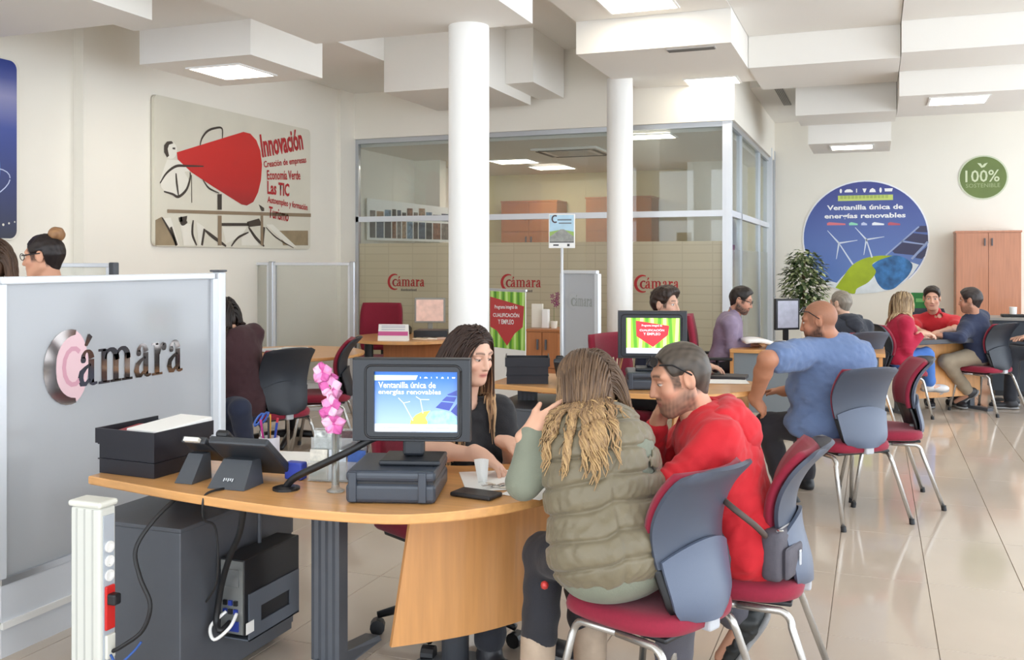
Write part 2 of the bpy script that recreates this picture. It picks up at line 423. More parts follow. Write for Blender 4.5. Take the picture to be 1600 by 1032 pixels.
ceiling_light(1331, 229.5, 2.88, 0.5, 0.45, 'lit ceiling panel lowest and furthest, above the round blue poster')

def ceiling_vent(c, sx, sy, label):
    t = thing('ceiling_vent', label, 'vent', c)
    MB().box(-sx / 2, sx / 2, -sy / 2, sy / 2, -0.008, 0).obj('vent_frame', mat('vent_grey', (190, 186, 180), 0.5), t)
    n = 5 if sy < sx else 5
    for k in range(n):
        if sy < sx: MB().box(-sx / 2 + 0.01, sx / 2 - 0.01, -sy / 2 + sy * (k + 0.3) / n, -sy / 2 + sy * (k + 0.6) / n, -0.014, -0.008).obj('vent_slat', mat('vent_dark', (120, 116, 110), 0.6), t)
        else: MB().box(-sx / 2 + sx * (k + 0.3) / n, -sx / 2 + sx * (k + 0.6) / n, -sy / 2 + 0.01, sy / 2 - 0.01, -0.014, -0.008).obj('vent_slat', mat('vent_dark', (120, 116, 110), 0.6), t)
c = G(1080, 76, 3.34); ceiling_vent((c.x, c.y, 3.34), 0.42, 0.1, 'narrow air vent under the wide white hanging box')
c = G(1216, 157, 3.52); ceiling_vent((-1.05, 12.2, 3.52), 0.1, 1.3, 'long slot air vent beside the glass office')

# columns
for nm, (x, y), z1, lab in (('near', (-2.46, 5.72), 3.02, ''), ('far', (-2.44, 9.58), 3.36, '')):
    c_ = MB().lathe([(0.132, 0), (0.132, z1 * 0.5), (0.132, z1)], (x, y, 0), 40)
    o = c_.obj('round_column', COLUMN); smooth_angle(o, 50)
    tag(o, 'round white column rising behind the dark-haired woman' if nm == 'near' else 'round white column standing against the glass office', 'column', 'round white columns')

# ------------------------------------------------------------------ the glass office
gw = struct(MB().box(XL + 0.05, XC - 0.10, YG, YG + 0.06, 2.915, 2.97).obj('window_1', ALU))
MB().box(XL + 0.05, XC - 0.10, YG, YG + 0.06, 1.97, 2.035).obj('middle_rail', ALU_WHITE, gw)
MB().box(XL + 0.05, XC - 0.10, YG, YG + 0.06, 0.0, 0.08).obj('bottom_rail', ALU_WHITE, gw)
MB().box(XL + 0.05, XL + 0.09, YG, YG + 0.06, 0.08, 2.915).obj('side_post', ALU, gw)
MB().box(XC - 0.125, XC - 0.09, YG - 0.005, YG + 0.065, 0.0, 2.975).obj('side_post', ALU_WHITE, gw)
cuts = [XL + 0.09, -4.42, onY(914, 300, YG).x, XC - 0.125]
for k in range(3):
    x0, x1 = cuts[k] + 0.002, cuts[k + 1] - 0.002
    MB().box(x0, x1, YG + 0.025, YG + 0.033, 2.035, 2.915).obj('glass_pane', CLEAR, gw)
    MB().box(x0, x1, YG + 0.025, YG + 0.033, 0.08, 1.97).obj('glass_pane', CLEAR, gw)
    MB().box(x0, x1, YG + 0.018, YG + 0.021, 0.08, 1.71).obj('frosted_film', FILM, gw)
RED = mat('brand_red', (176, 40, 44), 0.5)
GREYT = mat('grey_print', (110, 104, 98), 0.6)
for k, (px, py) in enumerate(((607, 441), (784, 442), (993, 444))):
    q = onY(px, py, YG); pl = Plane((q.x, YG + 0.016, q.z), (1, 0, 0), (0, 0, 1))
    wordmark(pl, 0.10, -0.05, 0.085, 0.37, 0.002, RED, RED, gw, (0, 0, 0), True, mat('brand_red_dark', (150, 30, 40), 0.5))
    flat('small_print', pl, [[(0.16 + 0.021 * i, -0.105), (0.176 + 0.021 * i, -0.105), (0.176 + 0.021 * i, -0.083 + 0.008 * (i % 3 == 0)), (0.16 + 0.021 * i, -0.083)] for i in range(10)], 0.002, GREYT, gw, (0, 0, 0))
gs = struct(MB().box(XC - 0.09, XC - 0.03, YG - 0.01, YG + 0.07, 0, ZC - 0.3).obj('window_2', ALU_WHITE))
MB().box(XC - 0.09, XC - 0.03, YG + 0.07, 14.0, 2.915, 2.97).obj('top_rail', ALU, gs)
MB().box(XC - 0.09, XC - 0.03, YG + 0.07, 14.0, 1.97, 2.035).obj('middle_rail', ALU_WHITE, gs)
MB().box(XC - 0.09, XC - 0.03, YG + 0.07, 14.0, 0, 0.08).obj('bottom_rail', ALU_WHITE, gs)
ys = [YG + 0.07, 11.05, 12.9, 14.0]
for k in range(3):
    if k: MB().box(XC - 0.09, XC - 0.03, ys[k] - 0.02, ys[k] + 0.02, 0.08, 2.915).obj('side_post', ALU, gs)
    MB().box(XC - 0.064, XC - 0.056, ys[k] + 0.021, ys[k + 1] - 0.021, 2.035, 2.915).obj('glass_pane', CLEAR, gs)
    MB().box(XC - 0.064, XC - 0.056, ys[k] + 0.021, ys[k + 1] - 0.021, 0.08, 1.97).obj('glass_pane', CLEAR, gs)
    MB().box(XC - 0.052, XC - 0.049, ys[k] + 0.021, ys[k + 1] - 0.021, 0.08, 1.62).obj('frosted_film', FROST2, gs)
d1 = struct(MB().box(XC - 0.11, XC + 0.01, 14.0, 14.08, 0, 3.1).obj('door_1', ALU_WHITE))
MB().tube([(XC + 0.03, 13.93, 1.0), (XC + 0.06, 13.93, 1.0), (XC + 0.06, 13.82, 1.0)], 0.012).obj('door_handle', ALU, d1)
MB().box(XC - 0.11, XC + 0.01, 14.42, 14.5, 0, 3.1).obj('door_jamb', ALU, d1)
rs = MB().box(XC - 0.19, XC - 0.09, 10.90, 10.91, 1.22, 1.68).obj('red_vertical_sign', mat('sign_red', (170, 24, 40), 0.4))
tag(rs, 'tall narrow red sign hanging inside the glass beside the corner post', 'sign')
pl = Plane((XC - 0.14, 10.90, 1.22), (1, 0, 0), (0, 0, 1))
flat('white_print', pl, [[(-0.025, 0.05 + 0.065 * k), (0.025, 0.05 + 0.065 * k), (0.02, 0.075 + 0.065 * k), (-0.025, 0.075 + 0.065 * k)] for k in range(6)], 0.002, PAPER, rs, (0, 0, 0))

# inside the office
OFFW = mat('office_wall', (236, 226, 186), 0.75)
oc = struct(MB().box(XL, XC - 0.12, YG + 0.09, YB, 2.88, 3.05).obj('ceiling_office', CEIL))
struct(MB().box(XL, XC - 0.12, YB - 0.05, YB, 0, 2.88).obj('wall_office_back', OFFW))
MB().box(-5.93, -5.55, 11.9, 12.1, 0, 2.88).obj('wall_office_pier', WALL)['kind'] = 'structure'
MB().box(-2.45, -1.75, 13.4, YB - 0.05, 0, 2.88).obj('wall_office_duct', WALL)['kind'] = 'structure'
def office_light(px, py, sx, sy, label):
    ceiling_light(px, py, 2.88, sx, sy, label)
office_light(803, 252, 0.6, 0.55, 'lit panel inside the glass office, left of the pair')
office_light(863, 261.5, 0.6, 0.55, 'lit panel inside the glass office, right of the pair')
office_light(1012, 213, 0.6, 0.40, 'lit panel behind the glass, right of the far column')
c = G(895, 236, 2.88)
ac = thing('air_conditioner_cassette', 'square ceiling air conditioner inside the glass office', 'air conditioner', (c.x, c.y, 2.88))
MB().rbox(-0.42, 0.42, -0.42, 0.42, -0.03, 0.0, 0.008).obj('panel', WHITE, ac)
for q in ((-0.33, 0.33, -0.38, -0.33), (-0.33, 0.33, 0.33, 0.38), (-0.38, -0.33, -0.33, 0.33), (0.33, 0.38, -0.33, 0.33)):
    MB().box(q[0], q[1], q[2], q[3], -0.036, -0.03).obj('air_slot', mat('slot_dark', (70, 66, 60), 0.6), ac)
MB().box(-0.26, 0.26, -0.26, 0.26, -0.034, -0.03).obj('grille', mat('vent_grey', (190, 186, 180), 0.5), ac)

def cupboard(x0, x1, y0, y1, z1, m, label, name='office_cupboard', low=None, nd=2):
    t = thing(name, label, 'cabinet', ((x0 + x1) / 2, y0, 0))
    W = x1 - x0; D = y1 - y0
    MB().box(-W / 2, W / 2, 0.02, D, 0.06, z1 - 0.025).obj('body', m, t)
    MB().box(-W / 2 + 0.03, W / 2 - 0.03, 0.05, D, 0, 0.06).obj('plinth', BLACK, t)
    MB().box(-W / 2 - 0.01, W / 2 + 0.01, 0.0, D, z1 - 0.025, z1).obj('top_board', m, t)
    tiers = [(0.07, low - 0.004), (low + 0.004, z1 - 0.03)] if low else [(0.07, z1 - 0.03)]
    for z0_, z1_ in tiers:
        for k in range(nd):
            xa = -W / 2 + W * k / nd + 0.003; xb = -W / 2 + W * (k + 1) / nd - 0.003
            dr = MB().box(xa, xb, 0.0, 0.02, z0_, z1_).obj('door', m, t)
            hx = xb - 0.04 if k % 2 == 0 else xa + 0.04
            zz = (z0_ + z1_) / 2 if z0_ > 0.5 else z1_ - 0.12
            MB().box(hx - 0.008, hx + 0.008, -0.022, 0.0, zz - 0.05, zz + 0.05).obj('handle', GREY, dr)
    return t
def cup_px(xa, xb, y, ztop, D, m, label, **k):
    p0 = onY(xa, 300, y); p1 = onY(xb, 300, y); return cupboard(p0.x, p1.x, y, y + D, ztop, m, label, **k)
cup_px(783, 870, 13.9, 2.43, 0.5, CHERRY, 'tall cherry-wood cupboard under the lit panels in the glass office', low=1.95)
cup_px(915, 1018, 13.9, 2.46, 0.5, CHERRY, 'tall cherry-wood cupboard behind the far column in the glass office', low=1.95)
# strip of photographs fixed to the office side wall
pbx = thing('photo_board', 'long board of small city photographs inside the glass office', 'photo board', (-5.86, 10.75, 1.7))
q0 = onX(575, 320, -5.55); 
A0 = P(574, 345, 11.9); A1 = P(702, 345, 13.2)
du = (A1 - A0); du.z = 0; Lb = du.length
pl = Plane((A0.x, A0.y, 1.76), du, (0, 0, 1))
pbx.location = pl.at(0, 0)
mbx = MB(); cs_ = [(0, 0), (Lb, 0), (Lb, 0.47), (0, 0.52)]
mbx.add([pl.at(a_, b2, 0) for a_, b2 in cs_] + [pl.at(a_, b2, -0.015) for a_, b2 in cs_], [(0, 1, 2, 3), (7, 6, 5, 4), (1, 0, 4, 5), (2, 1, 5, 6), (3, 2, 6, 7), (0, 3, 7, 4)])
mbx.obj('board', PAPER, pbx, off=Vector(pbx.location))
cols = [(70, 62, 58), (120, 108, 100), (60, 74, 96), (150, 120, 92), (44, 40, 40), (104, 128, 150), (128, 84, 60)]
x = 0.04; k = 0
while x < Lb - 0.12:
    w = random.uniform(0.07, 0.16)
    for (z0_, z1_) in ((0.03, 0.25), (0.28, 0.28 + random.uniform(0.08, 0.16))):
        flat('photograph', pl, [[(x, z0_), (x + w, z0_), (x + w, z1_), (x, z1_)]], 0.004, mat('photo_tone_%d' % (k % 7), cols[k % 7], 0.4, var=0.6, scale=30), pbx, pbx.location); k += 1
    x += w + 0.02
# ------------------------------------------------------------------ posters on the walls
def rrect(x0, x1, y0, y1, r, n=5):
    out = []
    for cx, cy, a0 in ((x1 - r, y1 - r, 0), (x0 + r, y1 - r, 90), (x0 + r, y0 + r, 180), (x1 - r, y0 + r, 270)):
        for k in range(n + 1):
            an = math.radians(a0 + 90 * k / n); out.append((cx + r * math.cos(an), cy + r * math.sin(an)))
    return out
def slab(name, pl, poly, t, m, parent, loc, h0=0.0):
    mb = MB(); n = len(poly)
    mb.add([pl.at(a, b, h0) for a, b in poly] + [pl.at(a, b, h0 + t) for a, b in poly],
           [tuple(range(n))[::-1], tuple(range(n, 2 * n))] + [(i, (i + 1) % n, n + (i + 1) % n, n + i) for i in range(n)])
    return mb.obj(name, m, parent, off=Vector(loc))
def grad_mat(name, c0, c1, axis='Z', lo=0.0, hi=1.0, mid=None, rough=0.3, emit=0.0):
    if name in MATS: return MATS[name]
    m = mat(name, c0, rough); nt = m.node_tree; b = nt.nodes['Principled BSDF']
    tc = nt.nodes.new('ShaderNodeTexCoord'); sx = nt.nodes.new('ShaderNodeSeparateXYZ'); mr = nt.nodes.new('ShaderNodeMapRange'); cr = nt.nodes.new('ShaderNodeValToRGB')
    nt.links.new(tc.outputs['Object'], sx.inputs[0]); nt.links.new(sx.outputs[axis], mr.inputs[0])
    mr.inputs[1].default_value = lo; mr.inputs[2].default_value = hi
    nt.links.new(mr.outputs[0], cr.inputs[0]); cr.color_ramp.elements[0].color = lin(c0); cr.color_ramp.elements[1].color = lin(c1)
    if mid:
        for ps, cc in mid: e = cr.color_ramp.elements.new(ps); e.color = lin(cc)
    nt.links.new(cr.outputs[0], b.inputs['Base Color'])
    if emit: nt.links.new(cr.outputs[0], b.inputs['Emission Color']); b.inputs['Emission Strength'].default_value = emit
    return m

# megaphone poster
p0 = onX(235, 147, XL); p1 = onX(480, 390, XL)
ZB, ZT = 1.63, 2.96
plm = Plane((XL + 0.01, p0.y, ZB), (0, 1, 0), (0, 0, 1)); Wm = p1.y - p0.y; Hm = ZT - ZB
mp_ = thing('megaphone_poster', 'cream wall poster with a man shouting into a huge red megaphone', 'poster', plm.o)
slab('panel', plm, rrect(0, Wm, 0, Hm, 0.05), 0.03, mat('poster_cream', (219, 214, 198), 0.4, var=0.06, scale=1.5), mp_, plm.o)
def mq(px, py): return plm.uv(onX(px, py, XL))
def MPX(zx, zy): return mq(220 + zx * 280 / 1032, 130 + zy * 280 / 1032)
INK = mat('poster_ink', (62, 52, 44), 0.5); SEPIA = mat('poster_sepia', (150, 132, 104), 0.5, var=0.2, scale=6); PALE = mat('poster_pale', (232, 228, 216), 0.5)
CONE = grad_mat('poster_red', (110, 22, 28), (206, 40, 36), 'Z', 0.25, 0.95, mid=[(0.5, (190, 34, 34))])
_o = flat('table_figures', plm, [[MPX(*q) for q in ((62, 790), (100, 770), (150, 860), (190, 935), (62, 935))], [MPX(*q) for q in ((780, 850), (945, 850), (945, 935), (800, 935))]], 0.031, SEPIA, mp_, plm.o); _o['kind'] = 'stuff'
flat('red_cone', plm, [[MPX(*q) for q in ((185, 400), (570, 282), (610, 292), (645, 330), (668, 390), (678, 470), (672, 560), (655, 630), (628, 685), (590, 706), (560, 700), (400, 600), (270, 515), (190, 440))]], 0.033, CONE, mp_, plm.o)
# the shouting figure
flat('figure_head', plm, [[MPX(150 + 38 * math.cos(a_ * 0.4), 388 + 50 * math.sin(a_ * 0.4)) for a_ in range(16)]], 0.032, PALE, mp_, plm.o)
flat('figure_hair', plm, [[MPX(*q) for q in ((112, 400), (112, 360), (128, 338), (155, 335), (165, 348), (140, 356), (132, 380), (140, 420), (128, 430))], [MPX(*q) for q in ((160, 372), (176, 372), (176, 384), (160, 382))]], 0.0335, INK, mp_, plm.o)
flat('figure_body', plm, [[MPX(*q) for q in ((130, 440), (200, 446), (330, 470), (350, 485), (320, 498), (230, 512), (255, 560), (240, 610), (195, 655), (120, 630), (95, 600), (88, 560))]], 0.032, PALE, mp_, plm.o)
ink = []
for pts, w in (([(88, 578), (125, 520), (180, 480), (240, 478), (340, 480)], 0.02), ([(110, 625), (160, 640), (195, 655), (240, 615), (262, 550), (262, 515)], 0.022), ([(180, 520), (185, 580), (195, 650)], 0.02),
               ([(320, 360), (330, 320), (360, 280), (400, 262), (446, 262), (448, 320)], 0.018), ([(335, 555), (370, 605), (430, 635)], 0.015), ([(270, 530), (272, 690)], 0.008),
               ([(150, 830), (185, 935)], 0.03), ([(210, 770), (215, 810), (245, 800)], 0.03), ([(280, 790), (275, 870), (300, 935)], 0.025), ([(345, 840), (330, 935)], 0.03), ([(350, 850), (400, 890), (470, 940)], 0.03),
               ([(600, 830), (640, 890), (690, 940)], 0.03), ([(690, 830), (680, 935)], 0.035), ([(500, 940), (540, 890), (600, 860)], 0.02), ([(700, 830), (760, 890), (860, 950)], 0.012), ([(100, 775), (160, 880), (180, 935)], 0.02), ([(430, 815), (600, 815)], 0.03)):
    pts = catmull(pts, 5) if len(pts) > 2 else pts
    ink += stroke([MPX(*q) for q in pts], [w * (0.5 + 0.7 * math.sin(math.pi * (i_ + 0.5) / len(pts))) for i_ in range(len(pts))])
ink += [[MPX(*q) for q in ((420, 640), (445, 640), (445, 730), (420, 730))], [MPX(*q) for q in ((660, 700), (690, 720), (690, 738), (675, 738))], [MPX(*q) for q in ((195, 775), (245, 765), (240, 800), (200, 800))],
        [MPX(*q) for q in ((590, 800), (660, 780), (680, 820), (600, 830))]]
_o = flat('ink_lines', plm, ink, 0.034, INK, mp_, plm.o); _o['kind'] = 'stuff'
_o = flat('white_shirts', plm, [[MPX(*q) for q in a_] for a_ in (((110, 780), (150, 775), (200, 935), (185, 935)), ((205, 815), (265, 810), (290, 935), (225, 935)), ((300, 800), (345, 830), (330, 935), (310, 935)), ((450, 830), (590, 830), (560, 880), (470, 925)), ((700, 815), (740, 815), (880, 945), (840, 945)), ((560, 890), (620, 850), (660, 935), (560, 935)))], 0.0325, PALE, mp_, plm.o); _o['kind'] = 'stuff'
flat('table', plm, [[MPX(*q) for q in ((130, 728), (700, 745), (960, 752), (960, 772), (690, 764), (130, 748))], [MPX(*q) for q in ((422, 764), (444, 764), (444, 935), (422, 935))], [MPX(*q) for q in ((670, 764), (684, 764), (684, 935), (670, 935))]], 0.0345, mat('poster_wood', (142, 122, 98), 0.5), mp_, plm.o)
PR = mat('poster_lettering', (178, 34, 40), 0.5)
def mtext(t, zx0, zy0, zx1, zy1, hgt, bold=0.02):
    a0 = MPX(zx0, zy0); a1 = MPX(zx1, zy1)
    lettering('lettering', t, plm, a0[0], a0[1], math.hypot(a1[0] - a0[0], a1[1] - a0[1]), hgt, 0.0345, PR, mp_, plm.o, bold, math.atan2(a1[1] - a0[1], a1[0] - a0[0]))
mtext('Innovación', 680, 432, 918, 385, 0.24, 0.03); mtext('Creación de empresas', 690, 500, 935, 470, 0.09); mtext('Economía Verde', 708, 558, 900, 558, 0.10)
mtext('Las TIC', 708, 640, 835, 655, 0.14, 0.03); mtext('Autoempleo y formación', 708, 700, 940, 745, 0.09); mtext('Turismo', 715, 775, 830, 800, 0.12)

# blue poster cut by the left edge
plb = Plane((XL - 0.10 + 0.005, 2.95, 1.655), (0, 1, 0), (0, 0, 1)); Wb = onX(27, 230, XL - 0.1).y - 2.95
bp_ = thing('blue_poster', 'deep blue wall poster with rounded corners and white orbit lines', 'poster', plb.o)
slab('panel', plb, rrect(0, Wb, 0, 1.345, 0.07), 0.02, PALE, bp_, plb.o)
slab('print', plb, rrect(0.012, Wb - 0.03, 0.012, 1.333, 0.06), 0.003, grad_mat('poster_blue', (16, 20, 48), (34, 58, 140), 'Z', 0.0, 1.33, mid=[(0.35, (24, 42, 110)), (0.62, (40, 66, 150)), (0.8, (120, 124, 176)), (0.9, (60, 76, 150))]), bp_, plb.o, 0.02)
flat('orbit_line', plb, stroke([(Wb - 0.45 + 0.36 * math.cos(k * 0.2), 0.36 + 0.13 * math.sin(k * 0.2) + 0.1 * math.cos(k * 0.2)) for k in range(32)], 0.008), 0.0245, mat('orbit_white', (190, 200, 230), 0.5), bp_, plb.o)
flat('orbit_arc', plb, stroke([(Wb - 0.5 + 0.32 * math.cos(k * 0.1 - 1.2), 0.52 + 0.34 * math.sin(k * 0.1 - 1.2)) for k in range(25)], 0.012), 0.0242, mat('orbit_blue', (70, 110, 190), 0.5), bp_, plb.o)
flat('bright_dots', plb, [disc(Wb - 0.2 + 0.05 * k, 0.1 + 0.012 * k, 0.012 - 0.002 * k, None, 10) for k in range(4)], 0.0248, PALE, bp_, plb.o)

# the renewable energy picture, used on the round poster and on the counter screen
YELLOW = mat('print_yellow', (206, 222, 120), 0.5); LIME = mat('print_lime', (166, 186, 26), 0.5, var=0.15, scale=4); WHITEP = mat('print_white', (246, 247, 250), 0.5)
EARTH = mat('print_earth', (52, 112, 170), 0.5, var=0.55, scale=7); SOLAR = mat('print_solar', (46, 44, 84), 0.4); CLOUD = mat('print_cloud', (226, 232, 236), 0.5, var=0.08, scale=8)
def turbine(cx, cy, s, base):
    out = stroke([(cx, cy), base], [0.012 * s, 0.02 * s])
    for a_ in (128, 10, 262): out += stroke([(cx, cy), (cx + 0.22 * s * math.cos(math.radians(a_)), cy + 0.2 * s * math.sin(math.radians(a_)))], [0.022 * s, 0.006 * s])
    return out
def icons(x0, x1, y, s):
    out = []; shapes = [lambda x: disc(x, y, 0.3 * s, 0.6 * s, 8), lambda x: [(x - s, y - .4 * s), (x + s, y - .4 * s), (x + s, y), (x + .4 * s, y + .4 * s), (x - .5 * s, y + .4 * s), (x - s, y)], lambda x: [(x - .12 * s, y - .5 * s), (x + .12 * s, y - .5 * s), (x + .12 * s, y + .5 * s), (x - .12 * s, y + .5 * s)],
        lambda x: [(x - .15 * s, y - .5 * s), (x + .15 * s, y - .5 * s), (x + .5 * s, y + .5 * s), (x - .5 * s, y + .5 * s)], lambda x: [(x - .8 * s, y - .5 * s), (x + .8 * s, y - .5 * s), (x + .6 * s, y + .2 * s), (x, y + .6 * s), (x - .6 * s, y + .2 * s)], lambda x: disc(x, y, 0.3 * s, 0.7 * s, 8), lambda x: [(x - .9 * s, y - .4 * s), (x + .8 * s, y - .4 * s), (x + s, y + .4 * s), (x - s, y + .4 * s)]]
    for k, f in enumerate(shapes): out.append(f(x0 + (x1 - x0) * k / 6))
    return out

plr = Plane((0, YB - 0.005, 0), (1, 0, 0), (0, 0, 1))
def rq(px, py): return plr.uv(onY(px, py, YB))
def RZ(zx, zy): return rq(1240 + zx * 0.225, 270 + zy * 0.225)
cR = rq(1353, 372); xa = rq(1256, 372)[0]; xb = rq(1450, 372)[0]; Rr = (xb - xa) / 2; cR = ((xa + xb) / 2, cR[1]); Rz = (rq(1353, 284)[1] - cR[1])
rp = thing('round_energy_poster', 'large round blue wall sticker with wind turbines, solar panels and a half earth', 'poster', (cR[0], YB - 0.005, cR[1]))
top = disc(cR[0], cR[1], Rr, Rz, 64)
zc0 = RZ(300, 740)[1]
slab('backing', plr, [(a_, b2) for a_, b2 in disc(cR[0], cR[1], Rr + 0.02, Rz + 0.02, 64) if b2 > zc0], 0.004, WHITEP, rp, rp.location)
zc = RZ(300, 775)[1]
slab('sky_print', plr, [(a_, max(b2, zc)) for a_, b2 in top if b2 > zc - 0.12], 0.002, grad_mat('poster_sky', (96, 130, 196), (38, 52, 140), 'Z', -0.7, 0.7), rp, rp.location, 0.004)
flat('cloud_foot', plr, [[RZ(*q) for q in ((185, 745), (240, 750), (300, 765), (330, 730), (420, 640), (560, 600), (700, 580), (870, 640), (830, 700), (760, 770), (680, 815), (560, 835), (430, 842), (300, 810), (230, 780))]], 0.0065, CLOUD, rp, rp.location)
flat('earth', plr, [[RZ(*q) for q in catmull([(545, 640), (600, 605), (700, 575), (770, 592), (825, 640), (800, 710), (740, 770), (690, 808), (630, 812), (585, 770), (560, 710), (545, 640)], 4)[:-1]]], 0.007, EARTH, rp, rp.location)
flat('leaf', plr, [[RZ(*q) for q in catmull([(290, 800), (340, 730), (400, 650), (480, 600), (580, 578), (690, 576)], 4)[:-1] + catmull([(690, 576), (600, 606), (545, 640), (572, 690), (520, 760), (440, 805), (415, 842), (290, 800)], 4)[:-1]]], 0.0075, LIME, rp, rp.location)
flat('solar_panels', plr, [[RZ(*q) for q in a_] for a_ in (((840, 398), (880, 370), (922, 370), (928, 415), (850, 412)), ((770, 470), (830, 420), (932, 432), (935, 490), (905, 495)), ((685, 545), (755, 485), (905, 500), (850, 575), (700, 560)), ((860, 570), (930, 510), (912, 580), (890, 600), (845, 592)))], 0.0072, SOLAR, rp, rp.location)
flat('panel_frames', plr, stroke([RZ(640, 575), RZ(870, 375)], 0.02) + stroke([RZ(820, 600), RZ(932, 480)], 0.03) + stroke([RZ(750, 478), RZ(905, 498)], 0.02), 0.0076, mat('print_frame', (150, 166, 206), 0.5), rp, rp.location)
flat('turbines', plr, turbine(*RZ(315, 490), 1.15, RZ(412, 638)) + turbine(*RZ(505, 465), 1.1, RZ(545, 590)), 0.0078, mat('print_turbine', (214, 224, 240), 0.5), rp, rp.location)
a0, a1 = RZ(308, 198), RZ(690, 152)
flat('yellow_band', plr, [[(a0[0], a0[1]), (a1[0], a0[1]), (a1[0], a1[1]), (a0[0], a1[1])]], 0.0068, YELLOW, rp, rp.location)
flat('faint_print', plr, [[(a0[0] + 0.03 + 0.05 * i_, a0[1] + 0.03), (a0[0] + 0.068 + 0.05 * i_, a0[1] + 0.03), (a0[0] + 0.068 + 0.05 * i_, a0[1] + 0.075), (a0[0] + 0.03 + 0.05 * i_, a0[1] + 0.075)] for i_ in range(int((a1[0] - a0[0] - 0.06) / 0.05))], 0.0085, mat('print_olive', (176, 196, 100), 0.5), rp, rp.location)
i0, i1 = RZ(328, 128), RZ(660, 126); flat('icon_row', plr, icons(i0[0], i1[0], i0[1], 0.055), 0.0075, WHITEP, rp, rp.location)
for t_, z0_, z1_ in (('Ventanilla única de', (232, 262), (760, 220)), ('energías renovables', (214, 330), (778, 280))):
    a0, a1 = RZ(*z0_), RZ(*z1_); lettering('lettering', t_, plr, a0[0], a0[1], a1[0] - a0[0], (a1[1] - a0[1]) * 1.08, 0.0085, WHITEP, rp, rp.location, 0.03)
for k, (xA, xB, cc) in enumerate(((232, 360, (220, 120, 130)), (385, 445, (150, 220, 190)), (470, 510, (200, 210, 240)), (545, 628, (240, 244, 250)), (655, 740, (190, 90, 110)))):
    a0, a1 = RZ(xA, 366), RZ(xB, 350); flat('partner_mark', plr, [[(a0[0], a0[1]), (a1[0], a0[1]), (a1[0], a0[1] + 0.022), (a0[0] + 0.03, a0[1] + 0.045), (a0[0], a0[1] + 0.03)]], 0.0075, mat('partner_%d' % k, cc, 0.5), rp, rp.location)

# green badge
cB = rq(1536, 277.5); rb = rq(1573, 277)[0] - cB[0]; rbz = rq(1536, 245)[1] - cB[1]
gb = thing('green_badge', 'olive green round wall sticker with the figure 100% and two small leaves', 'sticker', (cB[0], YB - 0.005, cB[1]))
slab('rim', plr, disc(cB[0], cB[1], rb + 0.02, rbz + 0.02, 40), 0.003, mat('badge_rim', (206, 212, 186), 0.5), gb, gb.location)
slab('disc', plr, disc(cB[0], cB[1], rb, rbz, 40), 0.002, mat('badge_green', (104, 122, 62), 0.5, var=0.1, scale=3), gb, gb.location, 0.003)
BW = mat('badge_print', (206, 214, 178), 0.5)
lettering('lettering', '100%', plr, cB[0] - rb * 0.76, cB[1] - rbz * 0.22, rb * 1.46, rbz * 0.58, 0.0065, BW, gb, gb.location, 0.01)
lettering('lettering', 'SOSTENIBLE', plr, cB[0] - rb * 0.74, cB[1] - rbz * 0.48, rb * 1.46, rbz * 0.19, 0.0065, mat('badge_print_faint', (160, 172, 124), 0.5), gb, gb.location)
flat('leaves', plr, [[(cB[0] - 0.02, cB[1] + rbz * 0.46), (cB[0] - rb * 0.25, cB[1] + rbz * 0.7), (cB[0] - rb * 0.1, cB[1] + rbz * 0.68), (cB[0] - 0.01, cB[1] + rbz * 0.56)], [(cB[0] - 0.02, cB[1] + rbz * 0.46), (cB[0] + rb * 0.06, cB[1] + rbz * 0.5), (cB[0] + rb * 0.2, cB[1] + rbz * 0.7), (cB[0] + rb * 0.05, cB[1] + rbz * 0.66), (cB[0] - 0.01, cB[1] + rbz * 0.56)]], 0.0065, BW, gb, gb.location)

# wardrobe against the far wall, and a green notice
wx0, wx1 = onY(1494, 400, 14.05).x, onY(1596, 400, 14.05).x
wd_ = cupboard(wx0, wx1, 14.05, 14.48, 1.90, PINKWOOD, 'tall reddish-brown two-door cupboard against the far wall', name='tall_cupboard')
gq = onY(1437, 470, YB); pn = thing('green_notice', 'small green notice on the far wall behind the red polo shirt', 'notice', (gq.x, YB - 0.004, gq.z))
MB().box(-0.11, 0.11, -0.008, 0.0, -0.16, 0.11).obj('sheet', mat('notice_green', (36, 128, 54), 0.5), pn)
MB().box(-0.05, 0.06, -0.012, -0.008, -0.02, 0.03).obj('print', mat('notice_lime', (120, 190, 110), 0.5), pn)

